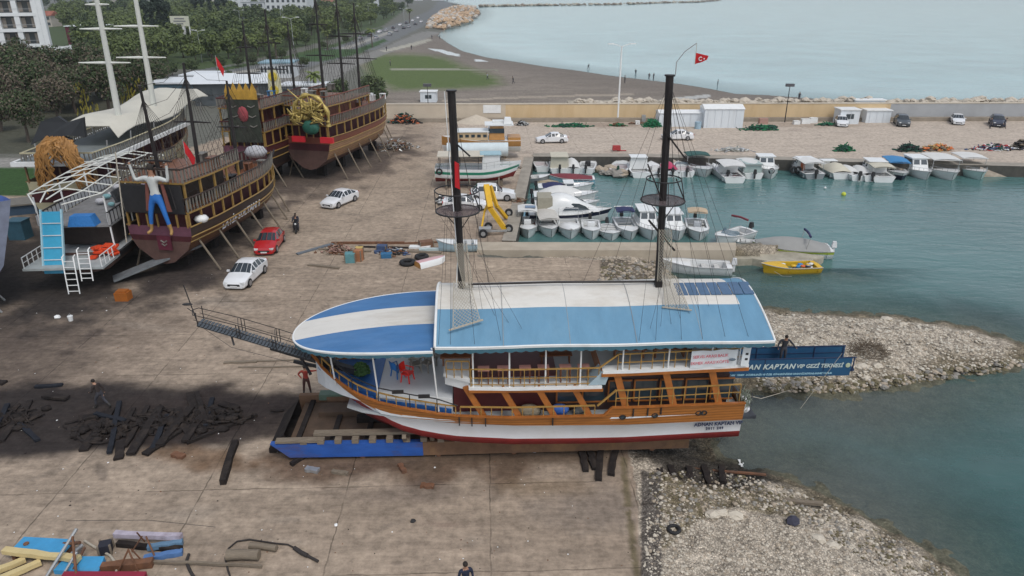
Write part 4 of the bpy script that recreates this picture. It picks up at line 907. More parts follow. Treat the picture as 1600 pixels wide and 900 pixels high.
m = MB(); m.box((.5, 0, .85), (16, .36, .3)); m.build('keel_beam', DARKWOOD, cr)
# chocks between hull and beam
m = MB()
for x in np.arange(-5, 9.5, 1.25): m.beam((x, -2.0, .95), (x, -2.35, 1.35), .18, .2); m.beam((x, 2.0, .95), (x, 2.35, 1.35), .18, .2)
m.split('bilge_chock', OLDWOOD, cr)
# ============================================================ generators
GI = lambda r, m: mat('rim_grey', (.35, .35, .36), .35, .1, 6, metal=.6)
RIM = mat('rim_grey', (.35, .35, .36), .35, .1, 6, metal=.6)
CGL = mat('car_glass', (.02, .028, .035), .06, .05, 1, spec=.8)
LAMP = mat('lamp_clear', (.6, .62, .62), .15, .05, 1); LRED = mat('lamp_red', (.35, .01, .01), .2, .05, 1); PLATE = mat('plate_white', (.6, .6, .6), .5, .05, 1)
CARS = {}
def car_proto(kind, col, nm):
    """front along +x"""
    pm = mat('car_paint_' + nm, col, .28, .04, 1, coat=.6, dirt=.15, dirtcol=tuple(c * .8 for c in col))
    root = thing('parked_car', 'car', 'car')
    if kind == 'sedan': S = [(2.22, .50, .66, .0), (2.14, .66, .80, 0), (1.7, .80, .85, 0), (.95, .93, .88, 0), (.15, 1.40, .88, 1), (-.35, 1.46, .88, 1), (-.95, 1.41, .88, 1), (-1.65, 1.06, .87, 0), (-2.1, 1.0, .82, 0), (-2.22, .62, .72, 0)]
    elif kind == 'hatch': S = [(2.05, .50, .66, 0), (1.96, .70, .80, 0), (1.5, .84, .85, 0), (.9, .97, .87, 0), (.1, 1.43, .87, 1), (-.4, 1.49, .87, 1), (-1.3, 1.43, .86, 1), (-1.85, 1.02, .84, 0), (-2.0, .9, .82, 0), (-2.08, .55, .72, 0)]
    else: S = [(2.3, .60, .70, 0), (2.2, .82, .86, 0), (1.7, .98, .92, 0), (1.0, 1.08, .93, 0), (.35, 1.60, .93, 1), (-.3, 1.68, .93, 1), (-1.55, 1.64, .92, 1), (-2.1, 1.15, .9, 0), (-2.25, 1.02, .88, 0), (-2.32, .6, .78, 0)]
    H_ = max(s[1] for s in S); belt = .93 if H_ < 1.6 else 1.06
    rows = []
    for x, zt, w, cab in S:
        b = min(belt, zt - .05)
        yt = w * .70 if cab else w * .86
        rows.append([(x, 0, zt), (x, yt * .6, zt - .008), (x, yt, zt - .05), (x, w, b - (0.0 if cab else .04)), (x, w * 1.0, .60 if b > .66 else b - .08), (x, w * .99, .32), (x, w * .9, .20), (x, 0, .19)])
    body, gl = MB(), MB()
    for sd in (-1, 1):
        R_ = [[(p[0], p[1] * sd, p[2]) for p in r] for r in rows]
        for i in range(len(R_) - 1):
            for k in range(7):
                ca, cb = S[i][3], S[i + 1][3]
                ws = (ca + cb >= 1 and k == 2) or (ca + cb == 1 and k < 2)
                a, b_, c, d = R_[i][k], R_[i][k + 1], R_[i + 1][k + 1], R_[i + 1][k]
                q = [a, b_, c, d] if sd < 0 else [d, c, b_, a]
                tgt = body
                body.add(q, [(0, 1, 2, 3)], 0, True)
                if ws:
                    cen = sum((Vector(p) for p in q), Vector()) / 4; nn = (Vector(q[1]) - Vector(q[0])).cross(Vector(q[2]) - Vector(q[0])).normalized()
                    if nn.dot(cen - Vector((cen.x * .6, 0, .8))) < 0: nn = -nn
                    gl.add([cen + (Vector(p) - cen) * (.93 if k < 2 else .84) + nn * .012 for p in q], [(0, 1, 2, 3)])
        for r_, fl in ((R_[0], 0), (R_[-1], 1)): body.add(r_, [tuple(range(8))], 0)
    body.build('body', pm, root); gl.build('windows', CGL, root)
    wr = .33 if H_ < 1.6 else .37; xs = (S[2][0] - .28, S[-3][0] + .35)
    for x in xs:
        for sd in (-1, 1):
            m = MB(); m.cyl((x, sd * (S[4][2] - .08), wr), wr, .21, 18, axis='Y'); wh = m.build('wheel', RUBBER, root)
            m = MB(); m.cyl((x, sd * (S[4][2] - .02), wr), wr * .62, .13, 14, axis='Y'); m.build('rim', RIM, wh)
    xf, xr = S[1][0], S[-2][0]
    for sd in (-1, 1):
        m = MB(); m.box((xf - .02, sd * .62, S[1][1] - .10), (.22, .30, .13), rz=-sd * .35); m.build('headlight', LAMP, root)
        m = MB(); m.box((xr - .03, sd * .68, S[-2][1] - .16), (.16, .24, .16)); m.build('tail_light', LRED, root)
        m = MB(); m.box((.72, sd * (S[4][2] + .09), belt + .03), (.12, .2, .13)); m.build('wing_mirror', pm, root)
    m = MB(); m.box((S[0][0] - .02, 0, .42), (.06, .9, .16)); m.build('grille', BLACK, root)
    m = MB(); m.box((S[0][0] + .02, 0, .34), (.03, .5, .11)); m.build('number_plate', PLATE, root)
    return root
def place_car(kind, col, nm, rear, front, label, s=1.0):
    a, b = G(*rear), G(*front); d = b - a; rz = math.atan2(d.y, d.x); c = (a + b) / 2
    key = (kind, nm)
    if key not in CARS: CARS[key] = car_proto(kind, col, nm); o = CARS[key]; o.location = c; o.rotation_euler.z = rz; o['label'] = label
    else: o = copytree(CARS[key], None, c, rz, label)
    o.scale = (s,) * 3; return o
# ------------------------------------------------------------ people
SKIN = mat('skin', (.36, .20, .13), .6, .06, 5); HAIR = mat('dark_hair', (.02, .015, .012), .8, .2, 10)
SHOE = mat('dark_shoe', (.03, .028, .026), .6)
def person(label, loc, rz, shirt, trouser, pose='stand', group=None, h=1.75, cat='person', name='person', statue=False, scale=1.0, skin=None, boots=None, mat_keys=None):
    P = dict(hip=(0, 0, .95), waist=(0, .0, 1.08), chest=(0, 0, 1.32), neck=(0, 0, 1.50), head=(0, .02, 1.62), crown=(0, .02, 1.70),
             lsh=(-.19, 0, 1.42), lel=(-.25, -.02, 1.15), lwr=(-.24, .10, .93), lha=(-.24, .15, .85), rsh=(.19, 0, 1.42), rel=(.25, -.02, 1.15), rwr=(.24, .10, .93), rha=(.24, .15, .85),
             lhp=(-.10, 0, .90), lkn=(-.11, .03, .50), lan=(-.11, 0, .09), lto=(-.12, .16, .04), rhp=(.10, 0, .90), rkn=(.11, .03, .50), ran=(.11, 0, .09), rto=(.12, .16, .04))
    if pose == 'walk':       # leaning stride, forward = +y
        P.update(chest=(0, .10, 1.28), neck=(0, .17, 1.45), head=(0, .23, 1.56), crown=(0, .25, 1.64), lsh=(-.19, .12, 1.38), rsh=(.19, .12, 1.38), waist=(0, .04, 1.06), lel=(-.26, .12, 1.12), lwr=(-.2, .34, 1.02), lha=(-.19, .42, .99), rel=(.26, -.02, 1.14), rwr=(.24, -.08, .9), rha=(.24, -.10, .82), lkn=(-.10, .24, .52), lan=(-.10, .28, .09), lto=(-.10, .44, .05), rkn=(.10, -.10, .50), ran=(.10, -.42, .18), rto=(.1, -.34, .04))
    if pose == 'reach':      # one arm stretched out sideways, other hand on the hip
        P.update(lel=(-.42, .05, 1.45), lwr=(-.66, .08, 1.50), lha=(-.74, .08, 1.52), rel=(.40, -.05, 1.2), rwr=(.22, .08, 1.05), rha=(.16, .10, 1.02), lkn=(-.16, .04, .5), lan=(-.18, 0, .09), lto=(-.20, .15, .04), rkn=(.14, .05, .5), ran=(.2, 0, .09), rto=(.24, .14, .04))
    if pose == 'lean':       # both arms spread down to a rail
        P.update(lel=(-.38, .08, 1.22), lwr=(-.52, .22, 1.04), lha=(-.56, .28, 1.02), rel=(.36, .08, 1.2), rwr=(.42, .24, 1.03), rha=(.43, .3, 1.0), chest=(0, .05, 1.3), neck=(0, .08, 1.47), head=(0, .12, 1.6), crown=(0, .12, 1.68))
    if pose == 'sit':        # seated on a scooter
        P.update(hip=(0, -.1, .8), waist=(0, -.08, .93), lhp=(-.12, -.08, .78), rhp=(.12, -.08, .78), chest=(0, 0, 1.15), neck=(0, .05, 1.34), head=(0, .08, 1.46), crown=(0, .08, 1.54), lsh=(-.19, .02, 1.26), rsh=(.19, .02, 1.26), lel=(-.27, .2, 1.08), rel=(.27, .2, 1.08), lwr=(-.27, .42, 1.02), rwr=(.27, .42, 1.02), lha=(-.27, .48, 1.02), rha=(.27, .48, 1.02), lkn=(-.22, .34, .68), rkn=(.22, .34, .68), lan=(-.2, .25, .28), ran=(.2, .25, .28), lto=(-.2, .4, .24), rto=(.2, .4, .24))
    if pose == 'armsup':
        P.update(lel=(-.50, .03, 1.36), lwr=(-.56, .06, 1.70), lha=(-.56, .07, 1.80), rel=(.50, .03, 1.36), rwr=(.56, .06, 1.70), rha=(.56, .07, 1.80), lhp=(-.12, 0, .9), rhp=(.12, 0, .9), lkn=(-.22, .03, .5), rkn=(.24, .03, .5), lan=(-.30, 0, .09), ran=(.33, 0, .09), lto=(-.36, .15, .04), rto=(.40, .14, .04))
    rad = dict(hip=.135, waist=.125, chest=.155, neck=.055, head=.085, crown=.075, lsh=.07, lel=.05, lwr=.036, lha=.04, lhp=.10, lkn=.07, lan=.05, lto=.045)
    rad.update({'r' + k[1:]: v for k, v in list(rad.items()) if k[0] == 'l'})
    K = list(P); E_ = [('hip', 'waist'), ('waist', 'chest'), ('chest', 'neck'), ('neck', 'head'), ('head', 'crown'), ('chest', 'lsh'), ('lsh', 'lel'), ('lel', 'lwr'), ('lwr', 'lha'), ('chest', 'rsh'), ('rsh', 'rel'), ('rel', 'rwr'), ('rwr', 'rha'), ('hip', 'lhp'), ('lhp', 'lkn'), ('lkn', 'lan'), ('lan', 'lto'), ('hip', 'rhp'), ('rhp', 'rkn'), ('rkn', 'ran'), ('ran', 'rto')]
    me = bpy.data.meshes.new('p'); me.from_pydata([P[k] for k in K], [(K.index(a), K.index(b)) for a, b in E_], [])
    o = bpy.data.objects.new('p', me); COL.objects.link(o)
    sk = o.modifiers.new('s', 'SKIN'); sk.use_smooth_shade = True
    for i, k in enumerate(K):
        v = me.skin_vertices[0].data[i]; v.radius = (rad[k], rad[k] * (.8 if k in ('chest', 'waist', 'hip') else 1)); v.use_root = (k == 'hip')
    ss = o.modifiers.new('u', 'SUBSURF'); ss.levels = 1; ss.render_levels = 1
    dg = bpy.context.evaluated_depsgraph_get(); nm_ = bpy.data.meshes.new_from_object(o.evaluated_get(dg)); bpy.data.objects.remove(o)
    MT = [shirt, trouser, skin or SKIN, boots or SHOE]
    for m_ in MT: nm_.materials.append(m_)
    def cls(c):
        best = min(K, key=lambda k: (Vector(P[k]) - c).length - rad[k] * .6)
        if best in ('head', 'crown', 'neck', 'lha', 'rha'): return 2
        if best in ('lan', 'ran', 'lto', 'rto'): return 3
        if best in ('lkn', 'rkn', 'lhp', 'rhp', 'hip'): return 1
        return 0
    for p in nm_.polygons: p.material_index = cls(p.center); p.use_smooth = True
    b = bpy.data.objects.new(name, nm_); COL.objects.link(b)
    hd = Vector(P['head']); m = MB(); m.ball(hd + Vector((0, -.025, .045)), .108, 10, sz=(.88, 1, .95)); m.build('hair', HAIR, b)
    m = MB(); m.ball(hd + Vector((0, .092, .0)), .02, 6); m.build('nose', skin or SKIN, b)
    k = h / 1.75 * scale; b.scale = (k * (.84 if h > 3 else 1), k * (.84 if h > 3 else 1), k); b.location = loc; b.rotation_euler.z = rz
    return tag(b, label, cat, group)
def cloth(nm, c): return mat('cloth_' + nm, c, .9, .12, 6)
# ------------------------------------------------------------ small boats (bow along +x, z = 0 at the water)
def bhull(L, W, fb, mt, root, sheer_=.3, stripe=None, flare=.82, full=.5, keel=-.35, deckcol=None, cockpit=(-.42, .12), incol=None, botm=None):
    n = 12; sx = [-.5 + i / n for i in range(n + 1)]
    def hw(t): return W / 2 * (1 - max(0, (t + .5 - full) / (1 - full)) ** 2.3) * (.93 if t < -.45 else 1)
    rows = []
    for t in sx:
        w = max(hw(t), .03); zt = fb + sheer_ * max(0, t + .1) ** 1.5 * 2; u = max(0, t - .15) / .35
        rows.append([(t * L, -w, zt), (t * L - .15 * u * L * .3, -w * (flare + .1), zt - (zt) * .38), (t * L - .3 * u * L * .2, -w * flare, .08), (t * L - .3 * u * L * .3, -w * .5, keel * .7), (t * L - .35 * u * L * .3, 0, keel),
                     (t * L - .3 * u * L * .3, w * .5, keel * .7), (t * L - .3 * u * L * .2, w * flare, .08), (t * L - .15 * u * L * .3, w * (flare + .1), zt - (zt) * .38), (t * L, w, zt)])
    m = MB(); m.grid(rows, mfun=lambda i, k: (1 if k in (0, 7) else (2 if 2 <= k <= 5 else 0)), flip=False); m.add(rows[0], [tuple(range(9))], 0)
    m.build('hull', [mt, stripe or mt, botm or mt], root)
    # deck ring around the cockpit
    dm = deckcol or BOATW; m = MB()
    c0, c1 = cockpit
    def zt(t): return fb + sheer_ * max(0, t + .1) ** 1.5 * 2 - .02
    T = [t for t in sx]
    for a, b in zip(T[:-1], T[1:]):
        wa, wb = hw(a), hw(b); ina = c0 <= a and b <= c1 + .01
        if ina:
            for s in (-1, 1):
                q = [(a * L, s * wa, zt(a)), (b * L, s * wb, zt(b)), (b * L, s * wb * .80, zt(b) + .0), (a * L, s * wa * .80, zt(a))]; m.add(q if s < 0 else q[::-1], [(0, 1, 2, 3)])
                q = [(a * L, s * wa * .80, zt(a)), (b * L, s * wb * .80, zt(b)), (b * L, s * wb * .80, .15), (a * L, s * wa * .80, .15)]; m.add(q if s < 0 else q[::-1], [(0, 1, 2, 3)])
        else:
            m.add([(a * L, -wa, zt(a)), (b * L, -max(wb, .02), zt(b)), (b * L, 0, zt(b) + .06), (a * L, 0, zt(a) + .06)], [(0, 1, 2, 3)]); m.add([(a * L, 0, zt(a) + .06), (b * L, 0, zt(b) + .06), (b * L, max(wb, .02), zt(b)), (a * L, wa, zt(a))], [(0, 1, 2, 3)])
    for t in (c0 if c0 > -.5 else -.49, c1):
        tt_ = min(T, key=lambda q: abs(q - t)); w = hw(tt_) * .98
        if t != c0 or True: m.add([(tt_ * L, -w, zt(tt_)), (tt_ * L, w, zt(tt_)), (tt_ * L, w, .15), (tt_ * L, -w, .15)], [(0, 1, 2, 3)])
    m.build('deck', dm, root)
    m = MB(); P = [(t * L, -hw(t) * .8 - .01, .16) for t in T if c0 - .05 <= t <= c1 + .05] + [(t * L, hw(t) * .8 + .01, .16) for t in T[::-1] if c0 - .05 <= t <= c1 + .05]; m.add(P, [tuple(range(len(P)))]); m.build('cockpit_floor', incol or mat('cockpit_grey', (.25, .25, .25), .6, .2, 3), root)
    m = MB(); m.tube([(t * L, -hw(t) - .01, zt(t) + .02) for t in T] + [(t * L, hw(t) + .01, zt(t) + .02) for t in T[::-1]], .035, 5); m.build('rubbing_strake', mat('strake_grey', (.35, .35, .34), .6), root)
    return hw, zt
def outboard(root, L, fb, mt, y=0):
    m = MB(); m.box((-L / 2 - .22, y, fb + .32), (.42, .34, .5), taper=.7); m.box((-L / 2 - .22, y, fb - .15), (.18, .16, .8)); m.cyl((-L / 2 - .3, y, -.3), .1, .3, 8, axis='X'); m.build('outboard_motor', mt, root)
def boat(label, loc, rz, L=5.5, W=2.1, fb=.62, hull=None, cabin=None, canopy=None, motor=BLACK, stripe=None, inner=None, group=None, cover=None, screen=False, rail=False, seats=True, frame=None, deck=None, cockpit=(-.42, .12), botm=None, full=.5, tyre=False, name='motor_boat', box=None, console=None, solar=False, z=WZ, cat='boat', rolls=0.0):
    root = thing(name, label, cat, (loc[0], loc[1], z), rz, group); hw, zt = bhull(L, W, fb, hull or BOATW, root, stripe=stripe, incol=inner, deckcol=deck, cockpit=cockpit, botm=botm, full=full)
    if motor: outboard(root, L, fb, motor)
    if seats:
        m = MB()
        for t in (-.3, -.12): m.box((t * L, 0, .42), (.38, W * .72, .1))
        m.split('bench_seat', mat('seat_pale', (.5, .5, .48), .6, .1, 3), root)
    if console:
        m = MB(); m.box((-.02 * L, 0, .62), (.55, .75, .95), taper=.85); m.build('console', console, root)
    if screen:
        x = cockpit[1] * L; w = hw(cockpit[1]) * .8; m = MB(); z0 = zt(cockpit[1])
        m.add([(x + .5, -w * .6, z0 + .05), (x + .5, w * .6, z0 + .05), (x, w, z0 + .02), (x - .6, w, z0 + .02), (x + .2, -w * .55, z0 + .48), (x + .2, w * .55, z0 + .48), (x - .2, w * .9, z0 + .45), (x - .6, w * .92, z0 + .3), (x, -w, z0 + .02), (x - .6, -w, z0 + .02), (x - .2, -w * .9, z0 + .45), (x - .6, -w * .92, z0 + .3)], [(0, 1, 5, 4), (1, 2, 6, 5), (2, 3, 7, 6), (8, 0, 4, 10), (9, 8, 10, 11)]); m.build('windscreen', mat('windscreen_tint', (.10, .16, .2), .08, .1, 2, alpha=.75), root)
    if cabin:                     # (x0, x1, width factor, height, colour)
        x0, x1, wf, h, cm = cabin; xa, xb = x0 * L, x1 * L; w = W / 2 * wf; zb = min(zt(x0), zt(x1)) - .1
        m = MB(); n = .12 * (xb - xa) + .1
        m.add([(xa, -w, zb), (xb, -w * .85, zb), (xb, w * .85, zb), (xa, w, zb), (xa, -w * .88, zb + h), (xb - n * 1.6, -w * .72, zb + h), (xb - n * 1.6, w * .72, zb + h), (xa, w * .88, zb + h)], [(0, 1, 5, 4), (1, 2, 6, 5), (2, 3, 7, 6), (3, 0, 4, 7), (4, 5, 6, 7)])
        cb = m.build('cabin', cm, root)
        m = MB(); m.box(((xa + xb - n * 1.6) / 2 - .03, 0, zb + h + .04), (xb - xa - n * .8 + .12, w * 1.85, .08)); m.build('cabin_roof', cm, cb)
        for sg in (-1, 1):           # front panes and side panes sit proud of the wall
            for (p, q, r_, s_) in [((xb, 0, zb), (xb, sg * w * .85, zb), (xb - n * 1.6, sg * w * .72, zb + h), (xb - n * 1.6, 0, zb + h)), ((xa, sg * w, zb), (xb, sg * w * .85, zb), (xb - n * 1.6, sg * w * .72, zb + h), (xa, sg * w * .88, zb + h))]:
                p, q, r_, s_ = map(Vector, (p, q, r_, s_)); nn = (q - p).cross(s_ - p).normalized(); c_ = (p + q + r_ + s_) / 4
                if nn.dot(c_ - Vector(((xa + xb) / 2, 0, zb + h / 2))) < 0: nn = -nn
                def bl(u, v): return p.lerp(q, u).lerp(s_.lerp(r_, u), v) + nn * .015
                m = MB(); m.quad(bl(.1, .5), bl(.9, .5), bl(.88, .88), bl(.12, .88)); m.build('window', GLASS, cb)
    if canopy:                    # (x0, x1, z, colour, curve)
        x0, x1, zc, cm = canopy[:4]; w = W / 2 * (canopy[4] if len(canopy) > 4 else .95); m = MB(); rows = []
        for i in range(5):
            x = (x0 + (x1 - x0) * i / 4) * L; rows.append([(x, w * y, zc + .12 * (1 - y * y) - .08 * abs(i - 2) / 2) for y in (-1, -.5, 0, .5, 1)])
        m.grid(rows, flip=True); m.grid([[(p[0], p[1], p[2] - .06) for p in r] for r in rows]); P = [r[0] for r in rows] + [r[-1] for r in rows[::-1]]; m.tube([(p[0], p[1], p[2] - .03) for p in P], .035, 5, closed=True)
        cp = m.build('canopy', cm, root)
        for t in (x0 + .03, x1 - .03):
            for s in (-1, 1): q = MB(); q.beam((t * L, s * w * .94, zc - .02), (t * L, s * min(hw(t), w) * .94, fb), .045); q.build('canopy_pole', CHROME, cp)
        if solar: m = MB(); m.box(((x0 * .4 + x1 * .6) * L, w * .3, zc + .14), (.75, 1.0, .03)); m.build('solar_panel', mat('solar_cells', ()), cp)
    if frame:                     # bare tube arch with a rolled bimini
        x, zc, cm = frame; w = W / 2 * .9; m = MB(); m.tube([(x * L, -w, fb), (x * L - .2, -w, zc), (x * L - .2, w, zc), (x * L, w, fb)], .025, 5); m.build('bimini_frame', CHROME, root)
        if cm: m = MB(); m.tube([(x * L - .2, -w, zc + .08), (x * L - .25, 0, zc + .14), (x * L - .2, w, zc + .08)], .10, 8); m.build('rolled_bimini', cm, root)
    if cover:
        x0, x1, cm, h = cover; m = MB(); rows = []
        for i in range(9):
            t = x0 + (x1 - x0) * i / 8; w = hw(t) * 1.03; rows.append([(t * L, w * y, zt(t) - .06 * abs(y) + (h * math.sin(math.pi * (i + .5) / 9) + .05) * (1 - y * y) + (.04 if abs(y) < 1 else 0)) for y in (-1, -.75, -.4, 0, .4, .75, 1)])
        m.grid(rows, flip=True); m.build('cover', cm, root)
    if rail:
        m = MB(); P = [(t * L, -hw(t) * .92, zt(t) + .38) for t in (.12, .22, .32, .40)] + [(.47 * L, 0, zt(.47) + .42)] + [(t * L, hw(t) * .92, zt(t) + .38) for t in (.40, .32, .22, .12)]; m.tube(P, .02, 5)
        for p in P: m.beam((p[0], p[1], p[2] - .4), p, .025)
        m.build('bow_rail', CHROME, root)
    if tyre: m = MB(); m.tube([(L * .38 + .02 * math.cos(a), -hw(.38) - .08 + 0, fb - .15 + .0) for a in (0, 1)], .01, 4); m = MB(); m.tube([(L * .43, .0 + .28 * math.cos(a), fb + .05 + .28 * math.sin(a)) for a in np.linspace(0, 6.283, 13)[:-1]], .1, 6, closed=True); m.build('tyre_fender', RUBBER, root)
    return root
# ------------------------------------------------------------ trees
def leafmat(nm, c): return mat('foliage_' + nm, c, .7, .45, .8, spec=.2)
LG = [leafmat('olive', (.105, .135, .055)), leafmat('deep', (.060, .085, .038)), leafmat('fresh', (.13, .165, .05)), leafmat('brown', (.14, .115, .085)), leafmat('pine', (.035, .052, .038))]
BARK = mat('bark', (.09, .07, .055), .9, .25, 5, bump=.02)
def tree_proto(label, h, r, n, lm, seed, conic=0.0, leaf=.3, name='tree', bare=False, lm2=None):
    rr = random.Random(seed); root = thing(name, label, 'tree')
    m = MB(); th = h * (.38 if not conic else .15); pts = [(0, 0, -.2), (rr.gauss(0, .06) * r, rr.gauss(0, .06) * r, th * .6), (rr.gauss(0, .1) * r, rr.gauss(0, .1) * r, th)]
    m.tube(pts, [h * .035, h * .028, h * .022], 7); top = Vector(pts[-1])
    blobs = []
    for k in range(9 if not conic else 7):
        a = rr.uniform(0, 6.28); q = r * rr.uniform(.25, .62) * (1 if not conic else .35); z = th + (h - th) * rr.uniform(.12, .8)
        if conic: q *= (1 - (z - th) / (h - th)) + .2
        c = Vector((q * math.cos(a), q * math.sin(a), z)); br = r * rr.uniform(.32, .52) * (1 if not conic else .75 * (1.2 - (z - th) / (h - th)))
        blobs.append((c, br)); m.tube([top * .7 + Vector((0, 0, th * .2)), top.lerp(c, .5) + Vector((0, 0, .1 * h)), c], [h * .016, h * .010, h * .004], 5)
    blobs.append((Vector((0, 0, h - r * .4)), r * .5))
    m.build('trunk', BARK, root)
    m = MB(); tw = sum(b[1] ** 2 for b in blobs)
    for c, br in blobs:
        for k in range(int(n * br ** 2 / tw)):
            d = Vector((rr.gauss(0, 1), rr.gauss(0, 1), rr.gauss(0, 1))).normalized(); q = br * (rr.uniform(.55, 1.12) if not bare else rr.uniform(.1, 1.2)); p = c + d * q
            p.z = max(p.z, th * .7); s = leaf * rr.uniform(.6, 1.5); nrm = (d * .6 + Vector((rr.gauss(0, .6), rr.gauss(0, .6), rr.gauss(0, .6) + .4))).normalized()
            a_ = nrm.orthogonal().normalized(); b_ = nrm.cross(a_); t = rr.uniform(0, 6.28); u = (a_ * math.cos(t) + b_ * math.sin(t)) * s; v = (b_ * math.cos(t) - a_ * math.sin(t)) * s * .55
            if bare: v *= .25; u *= 1.6
            m.add([p - u, p - v * .8 + nrm * s * .12, p + u, p + v * .8 + nrm * s * .12], [(0, 1, 2, 3)], 1 if (lm2 and rr.random() < .3) else 0)
    m.build('crown', [lm, lm2 or lm], root); return root
def palm_proto(label, h, seed, name='palm_tree'):
    rr = random.Random(seed); root = thing(name, label, 'palm tree'); m = MB(); m.tube([(0, 0, -.2), (.1, 0, h * .5), (.15, .05, h)], [.24, .19, .17], 8); m.build('trunk', BARK, root)
    m = MB(); c = Vector((.15, .05, h))
    for k in range(26):
        a = k * 2.4; el = rr.uniform(-.2, 1.2); L = rr.uniform(1.7, 2.4); pr = c; w = .05; d0 = Vector((math.cos(a), math.sin(a), 0)); sd = Vector((-math.sin(a), math.cos(a), 0)); rows = []
        for j in range(6):
            t = j / 5; p = c + d0 * (L * t * math.cos(el * (1 - t))) + Vector((0, 0, L * t * math.sin(el) - 1.6 * t * t)); w = .38 * math.sin(math.pi * min(1, t * .9 + .12)); rows.append([p - sd * w - Vector((0, 0, w * .5)), p, p + sd * w - Vector((0, 0, w * .5))])
        m.grid(rows, sm=False)
    m.build('crown', LG[2], root); return root
# ------------------------------------------------------------ rocks
def rock_mesh(m, c, r, rr, mi=0, flat=.7):
    n = 7; c = Vector(c); ph = rr.uniform(0, 6.28); vs = [c + Vector((0, 0, r * flat))]; 
    for lvl, (q, z) in enumerate(((.75, .55), (1.0, 0.0), (.8, -.5))):
        for k in range(n):
            a = ph + 2 * math.pi * k / n + lvl * .4; s = q * rr.uniform(.72, 1.2); vs.append(c + Vector((r * s * math.cos(a), r * s * math.sin(a), r * flat * (z + rr.uniform(-.15, .15)))))
    fs = [(0, 1 + k, 1 + (k + 1) % n) for k in range(n)]
    for l in range(2):
        for k in range(n): a = 1 + l * n + k; b = 1 + l * n + (k + 1) % n; fs.append((a, a + n, b + n, b))
    m.add(vs, fs, mi)
# ============================================================ quay walls, pier, long wall
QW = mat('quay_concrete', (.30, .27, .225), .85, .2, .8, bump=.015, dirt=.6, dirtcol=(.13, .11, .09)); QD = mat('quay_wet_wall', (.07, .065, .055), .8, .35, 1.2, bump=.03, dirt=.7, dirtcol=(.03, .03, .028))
def strip(path, w, z0, z1, nm, label, mt, cat='quay', mtw=None, inset=0):
    P = [Vector((*p, 0)) for p in path]; m = MB(); L, R_ = [], []
    for i, p in enumerate(P):
        d = (P[min(i + 1, len(P) - 1)] - P[max(i - 1, 0)]).normalized(); n = Vector((-d.y, d.x, 0)); L.append(p + n * inset); R_.append(p + n * (inset + w))
    for i in range(len(P) - 1):
        a, b, c, d = L[i], L[i + 1], R_[i + 1], R_[i]; lo = lambda q: (q.x, q.y, z0); hi = lambda q: (q.x, q.y, z1)
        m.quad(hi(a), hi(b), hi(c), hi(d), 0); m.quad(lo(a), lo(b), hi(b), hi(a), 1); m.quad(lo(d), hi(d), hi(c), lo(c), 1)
        if i == 0: m.quad(lo(a), hi(a), hi(d), lo(d), 1)
        if i == len(P) - 2: m.quad(lo(b), lo(c), hi(c), hi(b), 1)
    return tag(m.build(nm, [mt, mtw or mt]), label, cat)
def dens(px, n=10):
    out = []
    for a, b in zip(px[:-1], px[1:]):
        for k in range(n): out.append((a[0] + (b[0] - a[0]) * k / n, a[1] + (b[1] - a[1]) * k / n))
    return W(out + [px[-1]])
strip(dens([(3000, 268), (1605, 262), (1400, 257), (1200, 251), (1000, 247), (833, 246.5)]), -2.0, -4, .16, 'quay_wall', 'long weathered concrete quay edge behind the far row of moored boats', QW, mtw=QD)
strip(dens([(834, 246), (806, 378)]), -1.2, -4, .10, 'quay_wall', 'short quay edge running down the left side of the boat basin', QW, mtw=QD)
# pier: straight slab with wall falling to the yard and gravel on this side
pa, pb, pc, pd = G(745, 378, .25), G(1150, 379, .25), G(1150, 391, .25), G(745, 391, .25)
m = MB(); m.prism([tuple(pa[:2]), tuple(pb[:2]), tuple(pc[:2]), tuple(pd[:2])], -4, .25)
tag(m.build('pier', mat('pier_concrete', (.40, .345, .27), .85, .15, .6, bump=.01, dirt=.5, dirtcol=(.26, .21, .15))), 'sandy concrete pier below the near row of moored boats', 'pier')
m = MB(); q = [tuple(G(a, b, -.6)[:2]) for a, b in [(1110, 392), (1140, 385), (1190, 388), (1250, 395), (1288, 400), (1280, 405), (1200, 408), (1176, 404), (1130, 406)]]; m.prism(q, -4, -.6)
tag(m.build('broken_pier_head', mat('pier_rubble', (.36, .33, .26), .9, .3, 1.2, bump=.04, dirt=.6, dirtcol=(.17, .15, .10))), 'rough broken block at the seaward end of the pier', 'pier')
